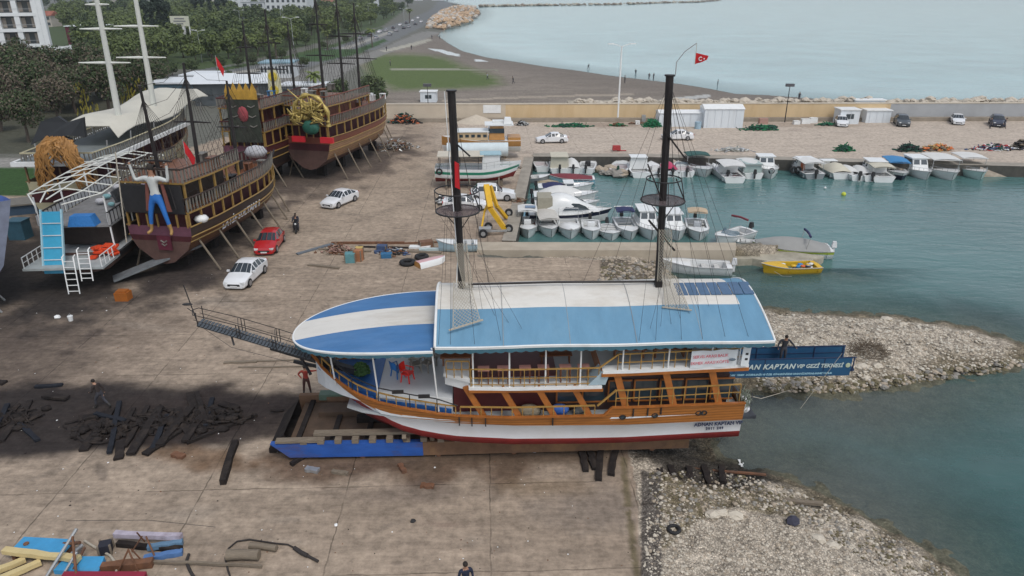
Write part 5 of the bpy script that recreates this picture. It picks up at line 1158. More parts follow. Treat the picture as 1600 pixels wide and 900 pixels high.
# long wall
wl = G(600, 190), G(1640, 187.5)
WM = mat('boundary_wall_plaster', (.56, .42, .25), .85, .12, .35, dirt=.6, dirtcol=(.40, .24, .10), stretch=(1, 1, .25)); WG = mat('boundary_wall_grey', (.34, .35, .36), .85, .1, .5, dirt=.3, dirtcol=(.28, .27, .25)); WP = mat('boundary_wall_pale', (.50, .43, .34), .85, .08, .5, dirt=.3, dirtcol=(.42, .33, .23))
wt = thing('boundary_wall', 'long ochre and grey wall between the yard and the beach', 'wall')
y0, y1 = wl[0].y, wl[1].y
def wy(x): t = (x - wl[0].x) / (wl[1].x - wl[0].x); return y0 + (y1 - y0) * t
def xw(px): return (px - 800) / F * (G(800, 189).y * CT + H * ST)
for a, b, mt in ((600, 790, WP), (790, 1000, WM), (1000, 1390, WM), (1390, 1760, WG)):
    m = MB(); xa, xb = xw(a), xw(b); k = int((xb - xa) / 6) + 1
    m.add([(xa, wy(xa), 0), (xb, wy(xb), 0), (xb, wy(xb) + .5, 0), (xa, wy(xa) + .5, 0), (xa, wy(xa), 2.7), (xb, wy(xb), 2.7), (xb, wy(xb) + .5, 2.7), (xa, wy(xa) + .5, 2.7)], [(0, 1, 5, 4), (3, 7, 6, 2), (4, 5, 6, 7), (0, 4, 7, 3), (1, 2, 6, 5)]); m.build('wall_section', mt, wt)
m = MB(); xa, xb = xw(600), xw(1760); m.beam((xa, wy(xa) + .25, 2.78), (xb, wy(xb) + .25, 2.78), .62, .14); m.build('coping', mat('coping_pale', (.52, .46, .37), .8, .15, .5), wt)
m = MB(); m.beam((xa, wy(xa) - .5, .3), (xb, wy(xb) - .5, .3), .9, .6); m.build('plinth', mat('plinth_stained', (.28, .24, .19), .85, .25, .5, dirt=.6, dirtcol=(.16, .13, .1)), wt)
sg = MB(); p = G(769, 190); sg.box((xw(769), wy(xw(769)) - .05, 2.0), (2.9, .06, 1.3)); tag(sg.build('notice_board', WHITE), 'plain white rectangular panel on the pale part of the long wall', 'sign board')
# boulders behind it
rr = random.Random(11); BM = mat('pale_boulder', (.46, .41, .34), .9, .2, 1.5, bump=.04, dirt=.5, dirtcol=(.30, .24, .17)); protos = []
for k in range(5): m = MB(); rock_mesh(m, (0, 0, 0), 1.0, rr); protos.append(m)
rk = [p.build('boulder', BM) for p in protos]
for i in range(120):
    x = xw(905 + 735 * (i + .5) / 120); o = rk[i % 5] if i < 5 else rk[i % 5].copy()
    if i >= 5: COL.objects.link(o)
    s = rr.uniform(.45, 1.0); o.scale = (s * 1.2, s, s); o.location = (x + rr.uniform(-.4, .4), wy(x) + rr.uniform(1.4, 3.2), 2.75 + rr.uniform(-.35, .25)); o.rotation_euler.z = rr.uniform(0, 6)
    tag(o, 'pale boulder in the row heaped along the beach side of the long wall', 'boulder', 'boulders along the long wall')
m = MB(); xa, xb = xw(890), xw(1760); m.prism([(xa, wy(xa) + .6), (xb, wy(xb) + .6), (xb, wy(xb) + 7), (xa, wy(xa) + 7)], -1.5, 2.35); o = m.build('rubble_bank', mat('rubble_bank', (.34, .30, .24), .9, .3, 1, bump=.1)); o['kind'] = 'structure'
# stones of the spit and the near shore
def scatter(nm, poly, n, r0, r1, mts, seed, zf=0.0, flat=.6, edge=None):
    rr = random.Random(seed); m = MB(); k = 0; xs = [p[0] for p in poly]; ys = [p[1] for p in poly]; tries = 0
    while k < n and tries < n * 30:
        tries += 1; x, y = rr.uniform(min(xs), max(xs)), rr.uniform(min(ys), max(ys))
        if not inpoly(np.array([x]), np.array([y]), poly)[0]: continue
        g = GT(x, y); z = g.z
        if z < WZ - .1: continue
        rock_mesh(m, (g.x, g.y, z + zf), rr.uniform(r0, r1) * (1 if rr.random() < .85 else 1.7), rr, rr.randrange(len(mts)), flat); k += 1
    o = m.build(nm, mts); o['kind'] = 'stuff'; return o
ST1 = mat('stone_pale', (.50, .45, .37), .9, .2, 3); ST2 = mat('stone_tan', (.36, .30, .23), .9, .2, 3); ST5 = mat('stone_white', (.56, .52, .44), .9, .15, 3); ST3 = mat('stone_grey', (.24, .225, .20), .9, .2, 3); ST4 = mat('stone_olive_wet', (.13, .11, .06), .8, .3, 3)
tag(scatter('spit_stones', [(1190, 488), (1300, 495), (1400, 501), (1500, 516), (1590, 545), (1600, 565), (1450, 590), (1330, 610), (1180, 608)], 4200, .03, .085, [ST1, ST2, ST1, ST5], 5), 'loose pale stones covering the gravel spit', 'stones')
tag(scatter('wet_stones', [(1185, 592), (1330, 598), (1450, 580), (1560, 566), (1600, 560), (1600, 575), (1450, 596), (1330, 614), (1185, 612)], 1100, .05, .15, [ST2, ST4, ST4, ST3], 6), 'dark weedy stones along the near water edge of the spit', 'stones')
tag(scatter('shore_stones', [(1010, 740), (1110, 735), (1180, 745), (1300, 790), (1400, 842), (1500, 905), (1400, 905), (1250, 810), (1150, 790), (1030, 830)], 1700, .025, .08, [ST2, ST4, ST3, ST1], 7), 'weedy brown stones along the near shore below the cradle', 'stones')
tag(scatter('beach_gravel', [(1010, 800), (1150, 800), (1250, 815), (1390, 870), (1440, 910), (1005, 910)], 2600, .015, .055, [ST1, ST2, ST1], 8), 'pale gravel in the lower right foreground', 'gravel')
tag(scatter('rubble_by_pier', [(940, 404), (1045, 408), (1040, 452), (935, 452)], 700, .05, .16, [ST2, ST3, ST2, ST4], 9), 'brown rubble between the pier and the blue roof', 'stones')
for i, (x, y, r) in enumerate([(1115, 805, .3), (1127, 801, .24), (1148, 805, .34), (1385, 500, .4), (1412, 508, .3), (1346, 573, .35), (1370, 572, .32), (1352, 592, .3), (1278, 843, .3), (1300, 852, .26)]):
    m = MB(); rock_mesh(m, (0, 0, 0), 1, random.Random(40 + i)); g = GT(x, y); o = m.build('boulder', ST1, loc=g); o.scale = (r * 1.3, r, r)
    tag(o, ['large white stone, leftmost of the three above the near gravel', 'large white stone, middle one above the near gravel', 'large white stone, rightmost of the three above the near gravel', 'big pale slab on the far edge of the spit', 'pale boulder right of the big slab on the spit far edge', 'tilted white slab right of the blue gangway', 'white slab just behind the tilted one by the gangway', 'flat pale stone near the end of the blue gangway', 'pale stone at the foot of the near gravel slope', 'pale stone lowest on the near gravel slope'][i], 'boulder')
m = MB(); rr = random.Random(3)
for k in range(260):
    a = rr.uniform(0, 6.28); q = rr.random() ** .5; p = Vector((1.1 * q * math.cos(a), .9 * q * math.sin(a), .5 * (1 - q))); m.beam(p, p + Vector((rr.gauss(0, .3), rr.gauss(0, .3), rr.uniform(.0, .35))), .02)
g = GT(1357, 550); tag(m.build('dry_bush', mat('dry_twigs', (.13, .10, .07), .9), loc=g), 'dry brown brushwood on top of the gravel spit', 'bush')
# ============================================================ cars
WC = (.70, .71, .72)
place_car('sedan', WC, 'white', (402, 422), (369, 452), 'white sedan left of the blue roofed boat, nose toward the viewer')
place_car('hatch', (.42, .012, .015), 'red', (432, 374), (412, 402), 'red hatchback beside the pirate ship, behind the nearest white sedan')
place_car('sedan', WC, 'white', (547, 312), (516, 325), 'white sedan alone in the middle of the yard')
place_car('sedan', WC, 'white', (886, 222), (838, 223), 'white sedan side-on near the quay, right of the left mast')
place_car('sedan', WC, 'white', (1082, 218), (1034, 218), 'white sedan side-on behind the right mast of the tour boat')
place_car('hatch', WC, 'white', (1310, 190), (1318, 202), 'white hatchback parked left of the white kiosks by the long wall')
place_car('suv', (.05, .06, .07), 'slate', (1402, 189), (1415, 202), 'dark grey car parked just right of the white kiosks')
place_car('hatch', WC, 'white', (1490, 187), (1500, 199), 'white hatchback parked against the grey part of the long wall')
place_car('suv', (.03, .035, .06), 'navy', (1552, 190), (1562, 202), 'dark blue car at the far right by the wall')
place_car('suv', WC, 'white', (742, 312), (798, 311), 'white estate car behind the yellow frame, under the green striped boat')
place_car('sedan', WC, 'white', (704, 326), (750, 326), 'white sedan partly behind the left mast and its crow\'s nest')
# scooter with two riders
def scooter(label, loc, rz):
    t = thing('scooter', label, 'scooter', loc, rz)
    for y in (-.55, .62): m = MB(); m.tube([(0, y + .2 * math.cos(a), .24 + .2 * math.sin(a)) for a in np.linspace(0, 6.28, 15)[:-1]], .055, 6, closed=True); m.build('wheel', RUBBER, t)
    m = MB(); m.box((0, -.3, .52), (.3, .85, .34), taper=.8); m.box((0, .1, .3), (.3, .5, .08)); m.box((0, .42, .62), (.4, .12, .62), rx=-.25); m.build('body', mat('scooter_dark', (.03, .03, .035), .35), t)
    m = MB(); m.box((0, -.3, .74), (.28, .75, .09)); m.build('seat', BLACK, t)
    m = MB(); m.tube([(-.33, .38, 1.0), (0, .45, .98), (.33, .38, 1.0)], .025, 6); m.beam((0, .45, .98), (0, .6, .3), .06); m.build('handlebar', BLACK, t)
    m = MB(); m.ball((0, .52, .86), .1, 8, sz=(1.2, .6, .9)); m.build('headlight', LAMP, t)
    return t
g = G(464, 362); rzs = R(190); scooter('dark scooter carrying two riders across the yard', g, rzs)
JK = cloth('black_jacket', (.03, .032, .04)); TRD = cloth('dark_trousers', (.045, .045, .055))
fw_ = Matrix.Rotation(rzs, 3, 'Z')
person('driver of the dark scooter, dressed in black, hands on the handlebar', g + fw_ @ Vector((0, .02, -.02)), rzs, JK, TRD, 'sit')
person('passenger in black seated behind the scooter driver', g + fw_ @ Vector((.02, -.36, .05)), rzs, cloth('navy_jacket', (.025, .03, .05)), TRD, 'sit')
person('person in dark clothes striding across the dark timbers on the left', G(161, 638), R(75), cloth('brown_black', (.03, .022, .02)), TRD, 'walk')
person('person in a red top pointing with one arm beside the bow', G(481, 616), R(180), cloth('dull_red', (.26, .035, .025)), cloth('maroon_trousers', (.06, .025, .022)), 'reach')
person('person in black standing on the blue gangway with hands on its rail', SM(14.35, 2.75, 1.8), SHR + R(180), JK, TRD, 'lean')
person('person with dark hair in a navy top, cut off by the bottom edge', G(729, 938), R(200), cloth('navy_top', (.02, .026, .05)), TRD, 'stand')
for i, (x, y, c, l) in enumerate([(604, 80, JK, 'person on the grass left of the white field line'), (643, 78, JK, 'person at the far edge of the grass field, right of another walker'), (610, 103, cloth('grey', (.15, .15, .15)), 'small figure on the grass just above the white field line'), (762, 125, cloth('white', (.4, .42, .45)), 'person on the shingle right of the grass field'), (687, 61, JK, 'person at the water edge nearest the orange rocks, right one'), (675, 61, JK, 'person at the water edge nearest the orange rocks, left one'), (919, 109, JK, 'person on the beach at the water edge, far from the others'), (976, 130, JK, 'person just right of the white lighting mast on the beach'), (993, 118, JK, 'person near the water right of the white lighting mast'), (1014, 125, JK, 'left of two figures close together at the water edge'), (1021, 125, JK, 'right of two figures close together at the water edge'), (1121, 136, JK, 'person alone near the tip of the beach behind the right mast'), (802, 131, JK, 'dark figure alone in the middle of the brown shingle'), (1248, 158, JK, 'person among the boulders behind the wall, right of the dark lamp post'), (1546, 201, TRD, 'person in black standing in front of the dark blue car, left'), (1567, 201, TRD, 'person in black standing in front of the dark blue car, right')]):
    person(l, GT(x, y), R(40 * i), c, TRD, 'walk' if i % 3 == 0 else 'stand')
# ============================================================ yellow lifting frame on wheels
YEL = mat('crane_yellow', (.62, .36, .015), .45, .12, 2, dirt=.5, dirtcol=(.30, .16, .03))
c0 = G(790, 363); t = thing('lifting_frame', 'yellow A-shaped steel lifting frame on small wheels beside the white estate car', 'crane', c0)
ap = PY(764, 290, G(775, 352).y) - c0
def loc_(px, py, z=0): return G(px, py, z) - c0
m = MB(); m.beam(ap + Vector((-.25, 0, 0)), loc_(766, 325, 2.2), .5, .42); m.beam(loc_(766, 325, 2.2), loc_(789, 358, .3), .42, .4); m.build('main_arm', YEL, t)
m = MB(); m.beam(ap + Vector((.1, .4, -.1)), loc_(776, 322, 1.8), .28, .28); m.beam(loc_(776, 322, 1.8), loc_(791, 340, .2), .3, .3); m.build('far_arm', YEL, t)
m = MB(); m.beam(loc_(757, 331, 1.6), loc_(752, 360, .4), .14); m.beam(loc_(762, 318, 2.2), loc_(757, 331, 1.6), .16); m.build('brace', YEL, t)
m = MB(); m.beam(loc_(752, 362, .4), loc_(792, 360, .35), .2, .14); m.box(loc_(758, 358, .55), (1.1, .8, .25)); m.build('base_beam', STEEL, t)
for x, y in ((755, 369), (763, 358), (795, 361), (795, 336)): m = MB(); m.cyl(loc_(x, y - 4, .38), .38, .22, 16, axis='Y'); w_ = m.build('wheel', RUBBER, t); m = MB(); m.cyl(loc_(x, y - 4, .38) - Vector((0, .12, 0)), .2, .04, 12, axis='Y'); m.build('rim', STEEL, w_)
# ============================================================ boats standing in the yard
GRN = paint('stripe_green', (.02, .20, .12)); SHADE = mat('canvas_cream', (.52, .48, .40), .85, .1, 2, dirt=.4, dirtcol=(.4, .34, .26))
c0 = G(748, 290); fb_ = thing('fishing_boat', 'white fishing boat with green stripe and red bottom propped up behind the cars', 'fishing boat', (c0.x, c0.y, 0), R(3))
L_, W_ = 9.4, 3.2
def hwf(t): return W_ / 2 * (1 - max(0, (t - .0) / .5) ** 2.4) * (1 - .25 * max(0, (-t - .35) / .15))
rows = []
for i in range(21):
    t = -.5 + i / 20; w = max(hwf(t), .04); zs = 2.15 + .9 * max(0, t) ** 1.6 * 2 + .25 * max(0, -t); u = max(0, t - .2) / .3
    hf = [(zs, 1), (zs - .32, .99), (zs - .62, .97), (zs - .9, .93), (zs - 1.05, .9), (1.0, .55), (.55 + .5 * u, .06)]
    rows.append([(t * L_ - (zs - z) * .5 * u, -w * k, z) for z, k in hf] + [(t * L_ - (zs - z) * .5 * u, w * k, z) for z, k in hf[::-1]])
def hm(i, k): k = min(k, 12 - k); return [0, 1, 0, 0, 2, 2, 2][k]
m = MB(); m.grid(rows, mfun=hm); m.add(rows[0], [tuple(range(14))], 0); m.build('hull', [BOATW, GRN, ANTIF], fb_)
m = MB(); m.grid([[(r[0][0], r[0][1] * .96, r[0][2] - .35), (r[0][0], -r[0][1] * .96, r[0][2] - .35)] for r in rows], flip=True); m.build('deck', DECKL, fb_)
m = MB(); m.box((1.4, 0, 2.75), (2.0, 1.7, 1.6), taper=.92); cb = m.build('wheelhouse', BOATW, fb_)
m = MB(); m.box((1.4, 0, 3.02), (2.02, 1.58, .42)); m.build('window_band', GLASS, cb)
m = MB(); m.box((1.35, 0, 3.6), (2.3, 1.95, .08)); m.build('roof', mat('roof_blueish', (.30, .45, .5), .6), cb)
m = MB(); m.box((-1.9, 0, 3.55), (5.0, 2.8, .1)); cn = m.build('awning', SHADE, fb_)
for x in (-4.2, -2, 0):
    for s in (-1, 1): m = MB(); m.beam((x, s * 1.3, 2.0), (x, s * 1.3, 3.5), .06); m.build('awning_pole', BLACK, cn)
m = MB(); m.rail([(-4.5, -1.25, 2.1), (0, -1.5, 2.0), (3.4, -1.0, 2.4)], h=.7, step=.8, mids=(.35,), post=.04, top=.04); m.build('rail', STEEL, fb_)
m = MB(); m.tube([(-4.2 + .28 * math.cos(a), -1.62, 2.0 + .28 * math.sin(a)) for a in np.linspace(0, 6.28, 13)[:-1]], .1, 6, closed=True); m.build('tyre_fender', RUBBER, fb_)
for i, (x, y) in enumerate([(-3.5, -1.2), (-1, -1.35), (2.2, -1.0), (-3.5, 1.2), (0, 1.3), (2.2, 1.0)]): m = MB(); m.beam((x, y * 1.3, 0), (x, y, 1.2), .16); m.build('prop', OLDWOOD, fb_)
for x in (-3, 0, 2.4): m = MB(); m.box((x, 0, .35), (.5, .9, .7)); m.build('keel_block', OLDWOOD, fb_)
# cabin cruiser behind it
c0 = G(752, 246); cc = thing('wooden_cruiser', 'varnished cabin cruiser with white top standing behind the green striped boat', 'cabin cruiser', (c0.x, c0.y, 0), R(183))
OR = mat('varnish_orange', (.40, .20, .06), .4, .15, 2)
m = MB(); rows = []
for i in range(15):
    t = -.5 + i / 14; w = max(1.7 * (1 - max(0, (t - .05) / .45) ** 2.2), .05); zs = 2.4 + .9 * max(0, t); rows.append([(t * 10, -w, zs), (t * 10, -w * .95, 1.7), (t * 10 - .4 * max(0, t), -w * .5, .9), (t * 10 - .5 * max(0, t), 0, .7), (t * 10 - .4 * max(0, t), w * .5, .9), (t * 10, w * .95, 1.7), (t * 10, w, zs)])
m.grid(rows, mfun=lambda i, k: 0 if k in (0, 5) else 1); m.add(rows[0], [tuple(range(7))], 0); m.build('hull', [OR, BOATW], cc)
m = MB(); m.grid([[(r[0][0], r[0][1], r[0][2] - .02), (r[-1][0], r[-1][1], r[-1][2] - .02)] for r in rows], flip=True); m.build('deck', BOATW, cc)
m = MB(); m.box((1.2, 0, 2.95), (4.2, 2.6, 1.0), taper=.95); tk = m.build('trunk_cabin', mat('cream_wood', (.45, .33, .2), .5), cc)
m = MB()
for k in range(5): 
    for s in (-1, 1): m.box((-.5 + k * .75, s * 1.29, 3.0), (.45, .05, .35))
m.split('window', GLASS, tk); m = MB(); m.box((1.2, 0, 3.5), (4.5, 2.7, .1)); m.build('roof', BOATW, tk)
m = MB(); m.box((-2.0, 0, 3.3), (2.0, 2.4, 1.7), taper=.85); br = m.build('bridge', OR, cc); m = MB(); m.box((-1.95, 0, 3.6), (2.02, 2.42, .55), taper=.97); m.build('window_band', GLASS, br)
m = MB(); m.box((-2.3, 0, 4.3), (3.6, 2.7, .14)); m.box((-2.2, -.6, 4.5), (1.4, .8, .3)); m.box((-3.4, .3, 4.75), (1.1, 1.6, .7), taper=.7); m.build('flybridge', BOATW, br)
m = MB()
for x in (-3, 0, 3): m.box((x, 0, .38), (.4, 1.2, .76))
m.split('keel_block', OLDWOOD, cc)
m = MB(); m.box((-4.2, 0, 2.3), (1.6, 2.4, .9)); m.build('cockpit', mat('varnish_orange', ()), cc)
# pale blue tarpaulined tank between them
g = G(745, 262); m = MB(); m.cyl((0, 0, 1.6), .85, 7.6, 14, axis='X'); tag(m.build('covered_boat', mat('pale_tarp', (.55, .62, .64), .8, .1, 1, bump=.04), loc=(g.x, g.y + 3, 0), rz=R(2)), 'long pale tarpaulin covered boat between the cruiser and the green striped boat', 'covered boat')
# small boats on the concrete
PB = paint('pale_blue_hull', (.42, .58, .66)); PK = paint('pink_hull', (.55, .33, .34))
boat('small pale blue rowing boat lying on the concrete at the foot of the left mast', G(714, 392), R(182), 3.4, 1.35, .45, hull=PB, motor=None, z=.3, inner=mat('boat_inner_blue', (.12, .2, .26), .7), name='rowing_boat', cat='rowing boat')
t = thing('upturned_dinghy', 'pink and white upturned dinghy lying by the tyres', 'dinghy', G(674, 413), R(38))
m = MB(); rows = []
for i in range(9):
    x = -1.25 + 2.5 * i / 8; w = .5 * (1 - max(0, (i - 5) / 3.2) ** 2); rows.append([(x, -w, .02), (x, -w * .9, .35), (x, -w * .6, .48), (x, w * .6, .48), (x, w * .9, .35), (x, w, .02)])
m.grid(rows, flip=True, mfun=lambda i, k: 1 if k == 2 else 0); m.add(rows[0], [tuple(range(6))], 2); m.build('hull', [BOATW, PK, mat('varnish_orange', ())], t)
# tyres, crates, poles of the mid-yard heap
def tyre(label, px, py, r=.42, grp=None, z=0, th=.17):
    g = G(px, py); m = MB(); m.tube([(r * math.cos(a), r * math.sin(a), th) for a in np.linspace(0, 6.283, 19)[:-1]], th, 8, closed=True); return tag(m.build('tyre', RUBBER, loc=(g.x, g.y, z)), label, 'tyre', grp)
tyre('black tyre lying flat left of the upturned dinghy', 637, 413, .5); tyre('black tyre lying flat behind the upturned dinghy', 659, 404, .42)
tyre('half-buried tyre on the shore below the cradle end', 1053, 829, .22, th=.07)
def timber(px0, py0, px1, py1, w, h, mt, label, name='timber', cat='timber', z=0, grp=None, z1=None):
    a, b = G(px0, py0), G(px1, py1); a.z = z + h / 2 + .005; b.z = (z if z1 is None else z1) + h / 2 + .005; c = (a + b) / 2; m = MB(); rr = random.Random(int(px0 * 7 + py0)); d = (b - a)
    n = 5; pts = [a + d * k / n - c for k in range(n + 1)]
    s = d.cross(Vector((0, 0, 1))).normalized(); rows = []
    for p in pts: ww = w * rr.uniform(.85, 1.1) / 2; hh = h * rr.uniform(.85, 1.1) / 2; j = rr.uniform(-.03, .03); rows.append([p + s * (ww + j) - Vector((0, 0, hh)), p - s * (ww - j) - Vector((0, 0, hh)), p - s * (ww - j) + Vector((0, 0, hh)), p + s * (ww + j) + Vector((0, 0, hh))])
    m.grid(rows, closeu=True, sm=False); m.add(rows[0], [(3, 2, 1, 0)]); m.add(rows[-1], [(0, 1, 2, 3)])
    return tag(m.build(name, mt, loc=c), label, cat, grp)
DKT = [(188, 632, 172, 712), (176, 640, 131, 706), (232, 636, 196, 700), (251, 640, 206, 714), (262, 650, 238, 704), (190, 690, 186, 719), (308, 617, 322, 662), (297, 616, 316, 668), (332, 624, 322, 668), (318, 652, 290, 694), (48, 628, 30, 668), (36, 642, 0, 692), (14, 636, -14, 690), (130, 655, 165, 648), (200, 655, 250, 672), (300, 640, 250, 700), (20, 655, 60, 690), (345, 632, 372, 640), (360, 650, 330, 640), (8, 600, -30, 596), (55, 606, 98, 603), (70, 622, 106, 626), (210, 640, 182, 690), (278, 640, 300, 690), (150, 650, 196, 662), (284, 672, 226, 712)]
for i, d in enumerate(DKT):
    z_ = 0 if i % 3 else .1
    timber(*d, .40 if i % 2 else .24, .13, DARKWOOD if i % 4 else mat('blackish_blue_timber', (.020, .022, .028), .85, .3, 4, spec=.1), 'tarred black skid timber strewn on the dark ground left of the cradle', 'skid_timber', 'timber', z=z_, grp='tarred skid timbers strewn on the dark ground')
for d, w_, h_, mt, l in [((368, 694, 348, 758), .3, .26, DARKWOOD, 'dark timber pointing at the viewer in front of the cradle ramp'), ((402, 650, 292, 694), .16, .14, DARKWOOD, 'long slanting dark pole left of the cradle ramp'), ((470, 700, 506, 688), .22, .16, RUST, 'rusty offcut in front of the blue cradle beam'), ((455, 728, 490, 706), .24, .16, DARKWOOD, 'slanting dark board below the blue cradle beam'), ((360, 566, 470, 563), .12, .06, OLDWOOD, 'upper of two long planks lying under the bowsprit'), ((372, 575, 500, 573), .12, .06, OLDWOOD, 'lower of two long planks lying under the bowsprit'), ((350, 568, 402, 566), .2, .1, OLDWOOD, 'short thick plank end under the bowsprit'), ((625, 728, 632, 740), .22, .16, RUST, 'small rusty block below the cradle, standing alone'), ((658, 760, 678, 762), .26, .14, RUST, 'flat rusty plate on the concrete below the cradle'), ((519, 738, 544, 742), .2, .12, OLDWOOD, 'pale wooden offcut below the cradle'), ((478, 735, 498, 738), .3, .16, STEEL, 'grey metal scrap left of the pale wooden offcut'), ((270, 712, 288, 716), .3, .16, RUST, 'brown block on the stained concrete, lower left'), ((1000, 706, 1200, 722), .12, .08, RUST, 'thin rail lying in the shallow water behind the stern'), ((1040, 742, 1160, 756), .3, .2, OLDWOOD, 'bleached log at the edge of the slip below the stern'), ((1130, 752, 1290, 768), .2, .14, OLDWOOD, 'long bleached pole running into the water of the slip')]:
    timber(*d, w_, h_, mt, l, z=-.75 if d[0] > 990 else 0)
for i, (x0, y0, x1, y1) in enumerate([(909, 704, 915, 738), (921, 703, 929, 735), (938, 700, 935, 752), (962, 704, 954, 744), (1030, 716, 1036, 740), (1049, 716, 1056, 744), (1078, 718, 1080, 742), (1101, 716, 1112, 746), (1128, 716, 1132, 742)]):
    timber(x0, y0, x1, y1, .3, .2, DARKWOOD, 'dark sleeper of the slip lying across under the cradle end', 'slip_sleeper', 'sleeper', z=-.05 if x0 < 980 else -.55, grp='sleepers of the slip under the cradle')
for i, x in enumerate([468, 517, 560, 606, 668, 722, 770, 836, 880]):
    timber(x, 690, x + (i * 5) % 9 - 4, 706 + (i * 7) % 8, .32, .16, DARKWOOD, 'dark sleeper end poking out below the cradle beam', 'slip_sleeper', 'sleeper', grp='sleeper ends in front of the cradle')
# mid-yard heap
for d, w_, h_, mt, l in [((518, 381, 632, 381), .2, .18, RUST, 'long rusty pipe with collars at the back of the mid-yard heap'), ((632, 381, 688, 379), .14, .12, RUST, 'thin rusty pole continuing the long pipe'), ((464, 398, 520, 382), .34, .12, mat('grey_blue_board', (.13, .15, .17), .8), 'grey-blue board at the left end of the mid-yard heap'), ((482, 415, 530, 420), .22, .14, OLDWOOD, 'pale log lying in front of the mid-yard heap'), ((498, 390, 580, 394), .18, .1, OLDWOOD, 'pale plank behind the crates of the heap'), ((560, 386, 640, 388), .22, .1, DARKWOOD, 'dark plank along the back of the heap'), ((610, 392, 690, 396), .3, .1, OLDWOOD, 'wide pale plank at the right of the heap'), ((640, 387, 672, 388), .5, .16, WHITE, 'white box section at the back right of the heap'), ((655, 392, 700, 390), .36, .18, mat('pale_aqua', (.42, .5, .5), .7), 'pale aqua board near the small rowing boat'), ((585, 396, 612, 393), .4, .2, mat('dull_navy', (.05, .08, .16), .7), 'dull blue slab in the middle of the heap'), ((520, 396, 560, 402), .3, .12, RUST, 'rusty plate beside the crates')]:
    timber(*d, w_, h_, mt, l)
def crate(px, py, w, d, h, mt, label, rz=0, name='crate', cat='crate', z=0):
    t = thing(name, label, cat, G(px, py) + Vector((0, 0, z)), rz); m = MB(); m.box((0, 0, h / 2), (w, d, h)); m.build('box', mt, t); m = MB(); e = .03
    for sx in (-1, 1):
        for sy in (-1, 1): m.box((sx * w / 2, sy * d / 2, h / 2 + .01), (.07, .07, h + .04))
    m.split('corner_frame', OLDWOOD, t); return t
crate(548, 409, .8, .7, .75, mat('teal_crate', (.10, .24, .26), .7, .2, 3), 'teal crate at the front of the mid-yard heap', .1); crate(561, 407, .6, .6, .9, mat('rust_orange_crate', (.35, .15, .07), .7, .2, 3), 'rust-orange drum box next to the teal crate', -.2); crate(562, 397, .6, .5, .6, mat('yellow_crate', (.5, .36, .12), .7, .2, 3), 'yellow box behind the rust-orange one', .1)
crate(666, 385, 1.1, .7, .5, mat('brown_crate', (.17, .09, .055), .8, .3, 3), 'brown wooden crate alone behind the heap', .35); crate(604, 402, .9, .6, .35, mat('blue_crate', (.03, .13, .26), .7, .2, 3), 'blue crate in the middle front of the heap', .1)
crate(597, 392, .8, .6, .5, mat('dull_navy', ()), 'dark blue box behind the blue crate', -.1)
def tangle(name, label, px, py, sx, sy, h, mts, n, seed, cat='heap', z=0, r=.04, ln=.5):
    rr = random.Random(seed); m = MB()
    for k in range(n):
        p = Vector((rr.gauss(0, sx / 2.4), rr.gauss(0, sy / 2.4), 0)); q = max(0, 1 - (p.x / sx) ** 2 - (p.y / sy) ** 2); p.z = rr.uniform(0, 1) * h * q + r
        d = Vector((rr.gauss(0, 1), rr.gauss(0, 1), rr.gauss(0, .35))).normalized() * ln * rr.uniform(.4, 1.2)
        if rr.random() < .3: m.ball(p, r * rr.uniform(2, 4), 6, rr.randrange(len(mts)), sz=(1.3, 1, .6))
        else: a = p - d / 2; b = p + d / 2; a.z = max(a.z, r); b.z = max(b.z, r); m.tube([a, p, b], r * rr.uniform(.5, 1.3), 4, rr.randrange(len(mts)))
    return tag(m.build(name, mts, loc=G(px, py) + Vector((0, 0, z))), label, cat)
NETG = mat('net_bright_green', (.015, .14, .06), .9, .3, 6); NETD = mat('net_dark_green', (.02, .07, .05), .9, .3, 6)
tangle('scrap_heap', 'tangle of branches and pinkish scrap at the left of the mid-yard heap', 528, 395, 1.5, .8, .8, [OLDWOOD, mat('pinkish_scrap', (.36, .22, .18), .8), RUST], 120, 1, r=.035)
tangle('scrap_heap', 'dark tangle of ropes behind the blue crate', 615, 397, 1.3, .6, .5, [BLACK, mat('dull_navy', ()), RUST, STEEL], 110, 2)
tag(scatter('yard_litter', [(0, 430), (700, 400), (990, 740), (1000, 898), (0, 898)], 420, .012, .035, [WHITE, DARKWOOD, RUST, OLDWOOD], 12), 'fine litter and wood chips strewn over the concrete yard', 'litter')
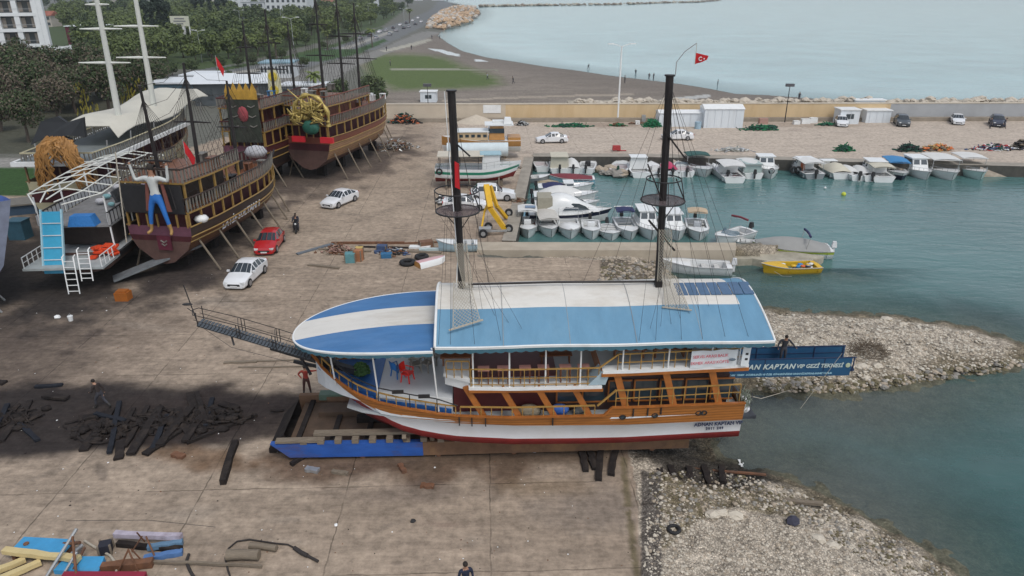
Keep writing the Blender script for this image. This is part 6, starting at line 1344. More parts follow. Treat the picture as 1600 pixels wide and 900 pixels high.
for x, y, sx, sy, h, mts, n, l, c_ in [(165, 672, 2.4, 1.0, .12, [DARKWOOD], 70, 'flat mess of dark sticks among the left skid timbers', 'heap'), (262, 660, 2.6, 1.0, .12, [DARKWOOD], 80, 'flat mess of dark sticks in the middle of the skid timbers', 'heap'), (20, 655, 2.0, 1.0, .12, [DARKWOOD], 50, 'flat mess of dark sticks at the left border', 'heap'), (350, 655, 1.8, .8, .12, [DARKWOOD], 50, 'flat mess of dark sticks beside the cradle ramp', 'heap'), (892, 198, 3.2, .7, .5, [NETG, NETD], 160, 'flat bright green net heap left of the white lighting mast', 'net'), (965, 197, 1.2, .5, .4, [NETG, RUST], 70, 'small green net heap at the foot of the white lighting mast', 'net'), (1019, 198, 1.5, .7, 1.2, [NETG], 160, 'tall bright green net heap left of the white sheds', 'net'), (1188, 203, 3.0, 1.0, .7, [NETD, NETG], 190, 'dark green net heap right of the tall white shed', 'net'), (1206, 200, 1, .5, .4, [NETD], 50, 'small dark green heap beyond the bigger net heap', 'net'), (1292, 196, 1.5, .5, .4, [NETD, NETG], 60, 'green net heap left of the parked white hatchback', 'net'), (1318, 236, 1.3, .6, .8, [NETD, NETG], 110, 'rounded dark green net heap on the quay edge', 'net'), (1419, 236, 1.8, .7, .9, [NETD, BLACK], 150, 'black-green net heap on the quay behind the blue canopied boat', 'net'), (1464, 235, 2.4, .8, .8, [mat('net_ochre', (.42, .30, .12), .9), OLDWOOD, mat('buoy_orange', (.6, .17, .05), .6)], 170, 'ochre and orange net heap on the quay edge', 'net'), (1553, 234, 3.2, .8, .8, [NETD, BLACK, mat('dull_navy', ()), WHITE, mat('dull_red_plastic', (.35, .04, .04), .7)], 220, 'mixed heap of nets, floats and boxes on the quay at the far right', 'net'), (1594, 232, 1.4, .8, 1.2, [OLDWOOD, BLACK], 90, 'brown brush heap at the right edge of the quay', 'heap'), (632, 192, 2.6, 1.2, 1.5, [BLACK, RUBBER, mat('dull_orange', (.42, .12, .05), .8), NETD], 240, 'big black heap of nets and tyres against the wall beside the pirate ships', 'heap'), (815, 196, 1.2, .4, .7, [BLACK, STEEL], 60, 'dark metal frames lying before the wall', 'scrap metal'), (1145, 236, 2.4, .6, .4, [STEEL, mat('grey_twine', (.4, .4, .36), .9)], 130, 'grey-green heap of twine on the far quay edge', 'net'), (690, 318, .8, .6, .7, [BLACK, STEEL, WHITE], 60, 'black and white machine parts left of the left crow\'s nest', 'scrap metal'), (812, 316, .5, .4, .4, [RUST, OLDWOOD], 30, 'small rusty pile on the strip beside the basin', 'scrap metal'), (1000, 194, 2.5, .3, .25, [RUST, OLDWOOD], 60, 'brown litter along the foot of the wall', 'heap'), (620, 232, 3.0, 2.4, 1.2, [OLDWOOD, STEEL, RUST], 170, 'jumble of poles and supports beyond the gold crested ship', 'heap'), (800, 262, 1.2, .6, .5, [STEEL, OLDWOOD], 40, 'grey clutter behind the bow of the green striped boat', 'scrap metal')]:
    tangle('net_heap' if c_ == 'net' else 'scrap_heap', l, x, y, sx, sy, h, mts, n, int(x), c_, r=.07, ln=.9)
g = G(963, 236); m = MB(); m.box((0, 0, .45), (1.1, .6, .6), taper=.9); m.box((.7, -.1, .1), (1.2, .1, .1)); tag(m.build('red_cart', mat('dull_red_plastic', ()), loc=g), 'small red cart on the far quay edge', 'cart')
g = G(744, 192); m = MB(); rows = [[(3.4 * q * math.cos(a) * (1 + .06 * math.sin(3 * a)), 1.6 * q * math.sin(a), 1.35 * (1 - q) ** .9) for a in np.linspace(0, 6.283, 21)[:-1]] for q in (0.02, .25, .5, .75, 1.0)]; m.grid(rows, closeu=True); tag(m.build('sand_heap', mat('pale_sand', (.48, .42, .34), .95, .1, 2, bump=.02), loc=g), 'pale sand heap in front of the wall', 'heap')
# ============================================================ sheds, kiosks and lamps by the wall
SHW = mat('shed_white_sheet', (.62, .66, .69), .5, .05, 1, dirt=.4, dirtcol=(.48, .5, .5), stretch=(3, 3, .3))
def shed(label, px0, px1, py, depth, h, gable, nm='shed', mt=None, n=0, cat='shed'):
    a, b = G(px0, py), G(px1, py); w = b.x - a.x; t = thing(nm, label, cat, ((a.x + b.x) / 2, a.y, 0)); mt = mt or SHW
    m = MB(); m.box((0, depth / 2, h / 2), (w, depth, h)); m.build('wall', mt, t)
    m = MB()
    if gable: m.add([(-w / 2 - .1, -.15, h + .003), (w / 2 + .1, -.15, h + .003), (w / 2 + .1, depth / 2, h + gable), (-w / 2 - .1, depth / 2, h + gable), (w / 2 + .1, depth + .15, h + .003), (-w / 2 - .1, depth + .15, h + .003)], [(0, 1, 2, 3), (3, 2, 4, 5), (0, 3, 5), (1, 4, 2), (0, 5, 4, 1)])
    else: m.box((0, depth / 2, h + .08), (w + .3, depth + .3, .14))
    m.build('roof', WHITE, t)
    for k in range(n): m = MB(); m.box((-w / 2 + w * (k + .5) / n, -.02, h * .55), (w / n * .4, .05, h * .35)); m.build('window', GLASS, t)
    m = MB()
    for k in range(int(w / 1.1)): m.box((-w / 2 + 1.1 * (k + .5), -.03, h * .5), (.05, .05, h - .06))
    m.split('panel_rib', SHW, t)
    return t
shed('low white sheet shed behind the right mast', 1029, 1099, 198, 3.0, 2.1, .35); shed('tall white gabled shed against the ochre wall', 1099, 1160, 200, 3.2, 2.9, .55)
shed('small white kiosk, left of the pair behind the parked cars', 1311, 1341, 194, 2.5, 2.2, 0, 'kiosk', cat='kiosk', n=1); shed('white kiosk, right of the pair, beside the dark grey car', 1352, 1390, 192, 2.5, 1.9, 0, 'kiosk', cat='kiosk', n=0); shed('wide white kiosk at the back between the other two', 1332, 1378, 187, 1.5, 3.1, 0, 'kiosk', cat='kiosk', n=2)
shed('small grey hut on the beach side of the wall near the pirate ships', 657, 682, 160, 2.4, 1.9, 0, 'hut', n=1, cat='hut')
for i, (x, y, w_, h_, l, mt) in enumerate([(1090, 201, .9, .9, 'pale blue drum by the foot of the low white shed', mat('pale_blue_plastic', (.3, .42, .5), .6)), (1192, 193, 1.4, .8, 'pinkish box on the plinth right of the tall white shed', mat('pinkish_scrap', ())), (1258, 193, 1.4, .7, 'white tub left of the dark lamp post\'s kiosk row', WHITE), (1270, 192, 1.2, .8, 'white cube box beside the white tub', WHITE), (1244, 194, 1.0, .5, 'low white box left of the white tub', WHITE), (1005, 192, .6, 1.2, 'grey cabinet at the foot of the wall', STEEL), (996, 194, .7, .5, 'white box with dark top beside the grey cabinet', WHITE)]):
    g = G(x, y); m = MB()
    if i == 0: m.cyl((0, 0, .5), .5, 1.0, 14); m.cyl((0, 0, 1.02), .52, .05, 14)
    else: m.box((0, 0, h_ / 2), (w_, .8, h_), taper=.94); m.box((0, 0, h_ + .03), (w_ * .98, .8, .05))
    tag(m.build('drum' if i == 0 else 'storage_box', mt, loc=g), l, 'drum' if i == 0 else 'box')
def lamp(label, bx, by, ty, arms=2, mt=STEEL, r=.07, name='street_lamp', flood=False, group=None):
    g = G(bx, by); d = g.y; top = PY(bx, ty, d).z; t = thing(name, label, 'street lamp', (g.x, g.y, 0), 0, group)
    m = MB(); m.tube([(0, 0, 0), (0, 0, top)], [r * 1.4, r * .8], 8)
    m.build('pole', mt, t)
    if flood: m = MB(); m.box((0, 0, top + .1), (1.3, .5, .45)); m.build('floodlight', mat('floodlight_dark', (.08, .08, .09), .5), t); return t
    for k in range(arms):
        a = math.pi * 2 * k / arms + (.2 if arms == 2 else .5); m = MB(); e = Vector((math.cos(a) * 1.5, math.sin(a) * .9, top + .35)); m.tube([(0, 0, top - .1), e * .5 + Vector((0, 0, top * .5)), e], .05, 5); ar = m.build('arm', mt, t); m = MB(); m.box(e + Vector((math.cos(a) * .3, 0, 0)), (.9, .35, .14), rz=a); m.build('lamp_head', WHITE, ar)
    return t
lamp('tall slim lighting mast, white in its lower half, in front of the ochre wall', 965, 189, 72, 2, WHITE, .13, 'lighting_mast'); lamp('dark floodlight post beside the parked white hatchback', 1226, 191, 134, 1, BLACK, .07, 'floodlight_post', True); lamp('thin dark post with floodlight by the black heap near the pale wall', 670, 189, 134, 1, BLACK, .05, 'floodlight_post', True)
for i, (bx, by, ty, n_, l) in enumerate([(316, 97, 49, 3, 'three-headed lamp beside the roadside billboard'), (379, 62, 17, 2, 'double-armed lamp standing over the grove'), (463, 108, 29, 2, 'double-armed lamp on the promenade behind the ship masts'), (632, 44, 14, 2, 'double-armed lamp farthest along the coast road'), (557, 38, 10, 1, 'lamp with a flat white head above the grove edge'), (577, 37, 6, 1, 'lamp by the pale roofs near the road'), (442, 54, 6, 1, 'thin single lamp in the middle of the grove'), (494, 42, 2, 1, 'thin single lamp at the back of the grove'), (50, 108, 85, 2, 'low white lamp in front of the hotel terrace, left one'), (64, 108, 86, 1, 'low white lamp in front of the hotel terrace, right one')]):
    lamp(l, bx, by, ty, n_)
# flag on the right mast
fl = thing('flag', 'small red flag on a bent pole at the top of the right mast', 'flag', SM(6.5, .05, 16.8), SHR)
m = MB(); m.tube([(.15, 0, 0), (.15, 0, .5), (.45, 0, .9), (.9, 0, 1.22)], .022, 5); m.build('pole', STEEL, fl)
m = MB(); rows = [[(.9 + .55 * i / 6, .06 * math.sin(i * 1.3), .85 - .0 * i - .12 * i / 6), (.9 + .5 * i / 6, .06 * math.sin(i * 1.3 + .5), .40 + .03 * i)] for i in range(7)]
m.grid(rows); m.grid([[(p[0], p[1] + .01, p[2]) for p in r] for r in rows], flip=True); cl = m.build('cloth', FRED, fl)
m = MB(); m.tube([(1.10 + .07 * math.cos(a), -.05, .62 + .07 * math.sin(a)) for a in np.linspace(.7, 5.6, 9)], .018, 4); m.ball((1.24, -.06, .62), .035, 5, sz=(1, .3, 1)); m.build('crescent_and_star', WHITE, cl)
m = MB(); m.tube([(.9, 0, 1.22), (.9, 0, .4)], .01, 4); m.build('halyard', ROPE, fl)
# ============================================================ foreground junk
PBL = mat('scuffed_blue_panel', (.05, .28, .52), .5, .15, 2, dirt=.5, dirtcol=(.12, .20, .26)); YB = mat('pale_yellow_beam', (.55, .44, .22), .6, .1, 2, dirt=.3, dirtcol=(.4, .3, .14))
t = thing('hatch_cover', 'scuffed light blue hatch panel lying at the lower left', 'panel', G(69, 865), R(-4))
m = MB(); m.box((0, 0, .33), (2.05, .85, .1)); m.build('top', PBL, t); m = MB()
for x in (-.9, 0, .9): m.box((x, 0, .14), (.14, .8, .28))
m.split('support', RUST, t); m = MB(); m.cyl((-.65, .05, .4), .1, .05, 10); m.build('hole_rim', RUST, t)
for d, z_, l in [((10, 873, 128, 886), .3, 'pale yellow square beam lying across two others'), ((42, 880, -20, 906), .1, 'pale yellow beam under the crossing one, upper'), ((66, 884, -10, 916), .1, 'pale yellow beam under the crossing one, lower')]:
    timber(*d, .26, .18, YB, l, 'steel_beam', 'beam', z=z_)
tag((lambda m: (m.add([(-1.1, -.4, .3), (1.9, -.4, .3), (1.9, .5, .45), (-1.1, .5, .45), (-1.1, -.4, 0), (1.9, -.4, 0), (1.9, .5, 0), (-1.1, .5, 0)], [(0, 1, 2, 3), (4, 7, 6, 5), (0, 4, 5, 1), (2, 6, 7, 3), (0, 3, 7, 4), (1, 5, 6, 2)]), m.build('crimson_board', mat('crimson_paint', (.22, .015, .035), .5, .15, 2), loc=G(140, 924)))[1])(MB()), 'crimson painted panel cut off by the bottom edge at the left', 'panel')
m = MB(); m.add([(-.8, -.3, .2), (.9, -.35, .2), (.8, .3, .3), (-.7, .35, .25), (-.8, -.3, 0), (.9, -.35, 0), (.8, .3, 0), (-.7, .35, 0)], [(0, 1, 2, 3), (0, 4, 5, 1), (1, 5, 6, 2), (2, 6, 7, 3), (3, 7, 4, 0)]); tag(m.build('broken_hatch', PBL, loc=G(126, 888)), 'smaller bright blue panel behind the crimson one', 'panel')
t = thing('pole_frame', 'leaning frame of thin rusty poles at the lower left', 'frame', G(100, 895))
b0_ = G(100, 895)
def fp(px, py, z): return G(px, py, z) - b0_
for i, (a, b, w_) in enumerate([((70, 905, .0), (120, 826, 1.3), .06), ((120, 905, .3), (113, 838, 1.1), .05), ((108, 870, .3), (128, 852, .3), .08), ((115, 890, .2), (132, 856, .4), .06), ((95, 905, .1), (120, 862, .8), .05), ((96, 850, .3), (125, 848, .5), .07)]):
    m = MB(); m.tube([fp(*a), fp(*b)], w_, 6); m.build('pole', RUST if i % 2 else STEEL, t)
t = thing('pole_frame', 'trestle of thin rusty rods right of the small black box', 'frame', G(200, 895)); b0_ = G(200, 895)
for a, b, w_ in [((182, 898, 0), (200, 860, 1.0), .035), ((218, 898, 0), (200, 858, 1.05), .035), ((226, 880, 0), (205, 858, .9), .03), ((226, 846, .2), (214, 832, .8), .03), ((243, 872, .1), (228, 838, .9), .035), ((206, 862, .1), (222, 838, .9), .03)]:
    m = MB(); m.tube([fp(*a), fp(*b)], w_, 5); m.build('rod', RUST, t)
m = MB(); m.tube([(0, 0, 1.2), (3, .1, 1.15), (5.6, .0, .9)], .012, 4); o = m.build('wire', BLACK, loc=G(118, 862) + Vector((0, 0, .3))); tag(o, 'thin dark wire stretched above the foreground junk', 'wire')
crate(167, 862, .42, .4, .42, mat('dark_box', (.02, .02, .03), .6), 'small black box standing alone among the foreground junk', .3, 'black_box', 'box')
m = MB(); g = G(150, 850); m.tube([G(132, 845, .08) - g, G(150, 856, .08) - g, G(172, 868, .08) - g, G(181, 880, .08) - g, G(183, 905, .08) - g], .05, 6); tag(m.build('hose', ROPE, loc=g), 'pale hose curving down past the small black box', 'hose')
for d, w_, h_, mt, l, z_ in [((182, 846, 286, 850), .22, .2, mat('lilac_white_board', (.40, .36, .42), .7, .2, 3, dirt=.6, dirtcol=(.15, .1, .1)), 'worn lilac-white beam at the top of the foreground log stack', .25), ((184, 853, 284, 862), .2, .2, DARKWOOD, 'dark beam under the lilac-white one', 0), ((232, 862, 287, 853), .22, .18, mat('steel_blue_board', (.11, .20, .30), .7, .2, 3), 'steel-blue board in the middle of the log stack', .1), ((226, 876, 286, 866), .24, .2, mat('faded_blue_board', (.08, .17, .36), .7, .2, 3), 'faded blue board at the front of the log stack', .0), ((160, 892, 240, 884), .3, .3, RUST, 'thick rusty beam in front of the trestle', 0), ((240, 880, 410, 888), .1, .1, OLDWOOD, 'long thin wooden pole running right from the rusty beam', .05)]:
    timber(*d, w_, h_, mt, l, z=z_)
def log(px0, py0, px1, py1, r, label):
    a, b = G(px0, py0), G(px1, py1); c = (a + b) / 2; a.z = b.z = r; m = MB(); m.tube([a - c, (a + b) / 2 - c + Vector((0, .03, 0)), b - c], [r, r * .9, r * .95], 12); tag(m.build('log', OLDWOOD, loc=c), label, 'log')
log(356, 874, 406, 874, .22, 'thick sawn log inside the black cable loop'); log(391, 857, 433, 861, .14, 'shorter thinner log behind the black cable loop')
m = MB(); g = G(360, 880); P = [(361, 905), (356, 890), (352, 872), (357, 857), (370, 846), (390, 843), (410, 846), (430, 849), (450, 851), (460, 856)]; m.tube([G(x, y, .05) - g for x, y in P], .035, 6); m.tube([G(460, 856, .06) - g, G(472, 864, .08) - g, G(480, 868, .08) - g], .09, 6); m.tube([G(480, 868, .06) - g, G(497, 877, .06) - g], .06, 6); tag(m.build('black_cable', DKROPE, loc=g), 'thick black cable looping around the sawn logs', 'cable')
m = MB(); g = G(300, 895); P = [(295, 866), (291, 878), (297, 892), (305, 905)]; m.tube([G(x, y, .06) - g for x, y in P], .06, 6); tag(m.build('rope', DKROPE, loc=g), 'frayed dark rope hanging over the thin wooden pole', 'rope')
# litter
rr = random.Random(77)
for i, (x, y, s, mt, l) in enumerate([(90, 497, .22, WHITE, 'white scrap on the ground, left of the standing bucket'), (525, 821, .08, WHITE, 'tiny white scrap in the middle foreground'), (645, 815, .12, BLACK, 'small black lump on the pinkish stain'), (835, 706, .12, STEEL, 'small grey lump under the cradle edge'), (1238, 808, .3, mat('dark_cloth', (.04, .04, .06), .9), 'dark bundle of cloth on the weedy shore')]):
    m = MB(); rock_mesh(m, (0, 0, s * .4), s, rr); g = G(x, y); g.z = -.3 if x > 1000 else 0; tag(m.build('litter', mt, loc=g), l, 'litter')
t = thing('bucket', 'white bucket standing on the ground in front of the pirate ships', 'bucket', G(111, 501)); m = MB(); m.tube([(0, 0, 0), (0, 0, .34)], [.13, .17], 14); m.build('pail', WHITE, t); m = MB(); m.tube([(-.17, 0, .33), (0, 0, .5), (.17, 0, .33)], .01, 4); m.build('handle', STEEL, t)
g = G(1160, 724, WZ + .05)
for i, p in enumerate([(1157, 727)]):
    m = MB(); m.T = Matrix.Scale(.6, 4); m.ball((0, 0, .1), .12, 8, sz=(1.8, .8, .6)); m.ball((.2, 0, .2), .06, 6); m.add([(0, 0, .15), (.1, .45, .25), (-.12, .5, .22), (-.05, 0, .13), (0, 0, .15), (.1, -.45, .25), (-.12, -.5, .22), (-.05, 0, .13)], [(0, 1, 2, 3), (4, 7, 6, 5)]); tag(m.build('gull', WHITE, loc=G(*p, WZ)), 'white gull over the shallow water of the slip', 'bird')
# ============================================================ the moored boats
CW = mat('canopy_white', (.60, .60, .58), .7, .06, 2, dirt=.4, dirtcol=(.45, .44, .40)); CCR = mat('canopy_cream', (.50, .47, .38), .8, .08, 2); CBLU = mat('canopy_blue', (.04, .20, .42), .7, .1, 2); CGR = mat('canopy_dark_green', (.03, .09, .08), .8, .1, 2); CNV = mat('canopy_navy', (.025, .03, .09), .8, .1, 2); CMR = mat('canopy_maroon', (.17, .035, .045), .8, .12, 2); CGY = mat('cover_grey', (.27, .27, .26), .85, .08, 1.5, bump=.02); CBG = mat('canopy_beige', (.45, .35, .24), .8, .1, 2)
RED_ = paint('boat_red', (.40, .02, .025)); DNV = paint('boat_navy', (.015, .02, .045)); MINT = paint('boat_mint', (.42, .55, .52)); PBH = paint('boat_pale_blue', (.28, .50, .60)); LIME = paint('boat_lime', (.42, .50, .06)); YLB = paint('boat_yellow', (.62, .38, .02)); GREYH = paint('boat_grey', (.22, .24, .25)); INR = mat('boat_inside_red', (.35, .06, .09), .7, .15, 3); IND = mat('boat_inside_dark', (.05, .06, .07), .7, .2, 3); INW = mat('boat_inside_white', (.5, .5, .5), .6, .1, 3)
OBW = paint('outboard_white', (.6, .6, .6))
NG = 'small boats moored in the far row'
def wl(px, py): g = G(px, py, WZ); return (g.x, g.y)
S_, N_ = R(-90), R(90)       # bow toward the viewer / away
far = [
 ((845, 268), N_ + .1, 'small white open boat in the far left corner of the basin', dict(L=4.4, W=1.7, inner=INR, motor=None, rail=True)),
 ((874, 271), N_, 'boat wholly enclosed by a cream canvas box, far left of the basin', dict(L=5.6, W=2.2, cabin=(-.42, .12, .98, 1.5, CCR), rail=True)),
 ((895, 271), N_, 'small white round-topped boat with black outboard right of the cream canvas boat', dict(L=4.2, W=1.8, cover=(-.45, .42, CW, .7), seats=False)),
 ((921, 271), N_ - .2, 'white inflatable with black console, tilted beside the rocks', dict(L=4.8, W=2.0, inner=IND, console=BLACK, tyre=False)),
 ((973, 273), N_ - .25, 'red and white dinghy with dark green outboard', dict(L=4.8, W=2.1, hull=RED_, stripe=BOATW, motor=paint('outboard_green', (.01, .05, .03)), inner=INR)),
 ((1001, 277), N_, 'white boat with square wheelhouse open at the back, right of the red dinghy', dict(L=5.8, W=2.3, cabin=(-.12, .2, .9, 1.45, BOATW), motor=None, inner=INW)),
 ((1027, 277), N_, 'white open boat with black seats half hidden by the ropes left of the right mast', dict(L=4.8, W=1.9, inner=IND, console=BOATW)),
 ((1049, 276), N_, 'boat with crimson cover just behind the right mast', dict(L=4.6, W=1.8, cover=(-.3, .42, paint('cover_crimson', (.42, .03, .09)), .5))),
 ((1071, 276), N_, 'white boat with a red seat and black outboard, right of the mast', dict(L=4.6, W=2.0, inner=INR, screen=True)),
 ((1101, 277), S_ + .03, 'large white open boat with red interior under a dark green awning, bow to the viewer', dict(L=6.2, W=2.9, inner=INR, motor=None, canopy=(-.45, -.1, 2.0, CGR, .9), rail=True, fb=.8)),
 ((1131, 280), N_ + .1, 'narrow white boat squeezed between the green awning boat and a canopied one', dict(L=4.6, W=1.4, motor=BLACK)),
 ((1146, 285), N_, 'white canopied boat with black round fender on its side', dict(L=6.2, W=2.5, cabin=(-.05, .22, .85, 1.2, BOATW), canopy=(-.42, .15, 1.95, CW, .95), motor=None, inner=INR)),
 ((1176, 279), N_, 'boat with flat white hard top and pale green side screens', dict(L=5.4, W=2.2, cabin=(-.38, .15, .92, 1.15, paint('screen_palegreen', (.34, .42, .40))), canopy=(-.42, .2, 1.75, CW, 1.0))),
 ((1207, 280), S_ - .08, 'tall white sport boat with bow to the viewer and a tyre on it', dict(L=6.4, W=2.6, fb=.95, cabin=(-.2, .1, .8, 1.3, BOATW), motor=None, rail=True, tyre=True, deck=BOATW)),
 ((1269, 279), N_ + .05, 'grey-hulled boat with white hard top and orange cabin door', dict(L=5.6, W=2.4, hull=GREYH, canopy=(-.4, .2, 1.9, CW, .98), cabin=(.0, .25, .85, 1.3, BOATW), box=1, inner=IND)),
 ((1312, 279), N_ + .05, 'white boat under a tight cream cockpit cover', dict(L=6.0, W=2.5, fb=.75, cover=(-.46, .1, CCR, .8), cabin=(.1, .3, .75, .7, BOATW), motor=None)),
 ((1339, 282), N_, 'plain white boat with black outboard, left of a twin pair', dict(L=4.6, W=1.7, cover=(-.2, .4, CW, .35))),
 ((1359, 283), N_, 'plain white boat with black outboard, right of a twin pair', dict(L=4.6, W=1.7, cover=(-.3, .4, CW, .45))),
 ((1382, 284), N_ - .1, 'white cabin boat with cream top and long roof, left of the blue canopy', dict(L=6.2, W=2.5, cabin=(-.1, .3, .88, 1.35, BOATW), canopy=(-.45, .0, 1.8, CCR, .9), motor=None)),
 ((1415, 282), S_ - .2, 'dark blue boat with bright blue sloping canopy', dict(L=5.8, W=2.3, hull=DNV, stripe=BOATW, canopy=(-.4, .2, 1.9, CBLU, .95), motor=None, inner=mat('boat_inside_green', (.12, .17, .1), .8))),
 ((1449, 281), S_ - .05, 'white cabin boat with blue tinted screen, bow to the viewer', dict(L=5.8, W=2.3, fb=.8, cabin=(-.3, .15, .9, 1.4, BOATW), motor=None, rail=True, botm=None)),
 ((1491, 282), S_ - .1, 'wide pale boat with white canopy and blue side cloth', dict(L=6.6, W=3.0, fb=.8, canopy=(-.42, .15, 2.1, CW, .98), motor=None, inner=IND, console=PBH, rail=True)),
 ((1536, 281), S_ - .12, 'mint-hulled boat with white canopy at the right end of the far row', dict(L=6.2, W=2.7, fb=.8, hull=MINT, canopy=(-.42, .1, 2.2, CW, .98), motor=None, inner=INW, console=BOATW, rail=True)),
]
for p, rz, l, kw in far:
    box = kw.pop('box', None); kw.setdefault('fb', .68)
    x, y = wl(*p); y += kw['L'] * .46; kw['W'] *= 1.1; kw['L'] *= 1.06; b = boat(l, (x, y), rz, group=NG, **kw)
    if box: m = MB(); m.box((-.05, .35, 1.0), (.06, .55, 1.5)); m.build('cabin_door', mat('door_orange', (.35, .09, .03), .6), b)
left = [
 ((838, 284), R(5), 'small cluttered inflatable tied to the left quay', dict(L=3.4, W=1.5, hull=GREYH, inner=INW, motor=None)),
 ((893, 285), R(178), 'pale blue hull with a maroon cover lying along the left side', dict(L=5.4, W=1.9, hull=PBH, cover=(-.45, .48, CMR, .35), motor=None, seats=False)),
 ((884, 298), R(2), 'white boat with navy cockpit cover behind the one with red scribbles', dict(L=6.4, W=2.0, cover=(-.42, -.05, CNV, .35), rail=True, cabin=(-.02, .18, .8, .5, BOATW))),
 ((884, 314), R(1), 'long boat under a white tarpaulin marked with red strokes', dict(L=7.0, W=2.3, fb=.8, cover=(-.42, .22, CW, .9), rail=True)),
 ((886, 326), R(2), 'low white speedboat between the tarpaulin boat and the big cruiser', dict(L=6.8, W=2.0, cover=(-.4, .0, CW, .3), screen=True, rail=True)),
]
for p, rz, l, kw in left:
    x, y = wl(*p); kw['W'] *= 1.15; boat(l, (x, y), rz, group='boats lying along the left quay', **kw)
m = MB(); m.box((0, 0, .1), (2.6, 1.5, .16)); m.box((.1, 0, .25), (2.2, 1.1, .1)); g = wl(856, 285); tag(m.build('raft', mat('raft_beige', (.45, .38, .28), .8), loc=(*g, WZ)), 'flat beige raft moored in front of the cream canvas boat', 'raft')
m = MB(); m.box((0, 0, .1), (1.3, 6.0, .3), rz=-.12); g = wl(823, 345); tag(m.build('pontoon', mat('pontoon_blue', (.20, .38, .50), .6, .1, 1), loc=(*g, WZ)), 'pale blue floating pontoon against the left quay', 'pontoon')
# cruiser
x, y = wl(891, 345); cr_ = thing('motor_cruiser', 'big white motor cruiser with dark hull and arched side window', 'cabin cruiser', (x, y, WZ), R(1))
L_ = 8.2; bhull(L_, 2.9, 1.0, BOATW, cr_, sheer_=.35, botm=DNV, stripe=DNV, cockpit=(-.42, -.2), full=.35)
m = MB(); rows = []
for i in range(15):
    t = i / 14; X = -3.2 + 6.1 * t; hh = [.5, 1.1, 1.5, 1.72, 1.82, 1.85, 1.8, 1.66, 1.45, 1.2, .95, .75, .58, .42, .15][i]; w = 1.25 * (1 - max(0, t - .5) ** 1.6 * 1.6) * (.96); rows.append([(X, -w, .98), (X, -w * .93, .98 + hh * .55), (X, -w * .74, .98 + hh * .92), (X, 0, .98 + hh), (X, w * .74, .98 + hh * .92), (X, w * .93, .98 + hh * .55), (X, w, .98)])
m.grid(rows, flip=True); m.add(rows[0], [tuple(range(7))]); sp_ = m.build('superstructure', BOATW, cr_)
for s in (-1, 1):
    m = MB(); P = [(-.9, 1.42), (-.5, 1.85), (.1, 2.08), (.7, 2.05), (1.3, 1.82), (1.75, 1.5)]; m.add([(a, s * 1.27, 1.42) for a, b in P[:1]] + [(a, s * (1.19 - (b - 1.42) * .22), b) for a, b in P[1:-1]] + [(1.75, s * 1.13, 1.45)], [tuple(range(6))]); m.build('side_window', GLASS, sp_)
    m = MB(); m.cyl((2.0, s * 1.06, 1.2), .12, .06, 10, axis='Y'); m.build('porthole', GLASS, sp_)
m = MB(); m.box((-2.6, 0, 1.9), (1.5, 2.3, 1.5), taper=.95); m.build('cockpit_tent', mat('tent_beige', (.30, .28, .22), .8), cr_)
m = MB(); P = [(1.6, -1.15, 1.75), (3.0, -.75, 1.7), (3.95, 0, 1.75), (3.0, .75, 1.7), (1.6, 1.15, 1.75)]; m.tube(P, .02, 5)
for p in P: m.beam((p[0], p[1], 1.15), p, .025)
m.build('bow_rail', CHROME, cr_)
near = [
 ((825, 374), S_, 'white boat with solar panel on its roof and orange gear, left end of near row', dict(L=5.0, W=1.9, canopy=(-.45, -.02, 2.0, CW, .95), solar=True, inner=paint('gear_orange', (.5, .07, .04)), console=BOATW)),
 ((857, 373), S_ + .12, 'boat under a slanting flat beige-white awning in the near row', dict(L=5.2, W=1.9, canopy=(-.42, .25, 1.55, mat('awning_offwhite', (.48, .46, .42), .8), 1.0), inner=IND)),
 ((892, 375), S_, 'white boat with rounded bow cover and bare tube frame in the near row', dict(L=5.0, W=2.1, cover=(-.1, .45, BOATW, .3), frame=(-.25, 1.9, None), inner=IND)),
 ((927, 376), S_ - .05, 'small white open boat with thin black frame in the near row', dict(L=4.4, W=1.8, frame=(-.3, 1.7, None), inner=INW, console=BOATW)),
 ((956, 377), S_, 'low plain white dinghy with black outboard in the near row', dict(L=3.8, W=2.0, fb=.5, inner=INW, deck=BOATW)),
 ((985, 377), S_ + .03, 'grey-blue open boat with dark navy bimini in the near row', dict(L=5.4, W=2.0, inner=mat('boat_inside_blue', (.13, .22, .27), .7), canopy=(-.4, -.12, 1.9, CNV, .85), frame=(-.38, 1.9, None))),
 ((1019, 377), S_, 'white cabin boat with pink-white roof left of the right mast foot', dict(L=5.8, W=2.1, fb=.8, cabin=(-.38, .1, .92, 1.3, BOATW), rail=True, motor=None)),
 ((1060, 378), S_, 'white cabin boat with two dark windows right of the right mast foot', dict(L=5.4, W=2.2, fb=.8, cabin=(-.35, .1, .88, 1.15, BOATW), rail=True, motor=None)),
 ((1099, 378), S_ - .15, 'dark inflatable with grey console under a beige top', dict(L=5.2, W=2.1, hull=BOATW, inner=IND, console=mat('console_grey', (.4, .42, .44), .5), canopy=(-.42, -.12, 1.9, CBG, .85))),
]
for p, rz, l, kw in near:
    x, y = wl(*p); kw.setdefault('fb', .68); y += kw['L'] * .5 - .1; boat(l, (x, y), rz, group='small boats moored along the pier', **kw)
x, y = wl(1146, 380); boat('white runabout with dark keel and maroon rolled bimini beside the pier', (x, y + .6), R(215), 4.8, 2.0, .75, botm=DNV, frame=(-.12, 2.0, CMR), screen=True)
x, y = wl(1173, 384); boat('tiny white tender between the runabout and the covered boat', (x, y), R(-20), 2.4, 1.1, .4, motor=None, name='tender')
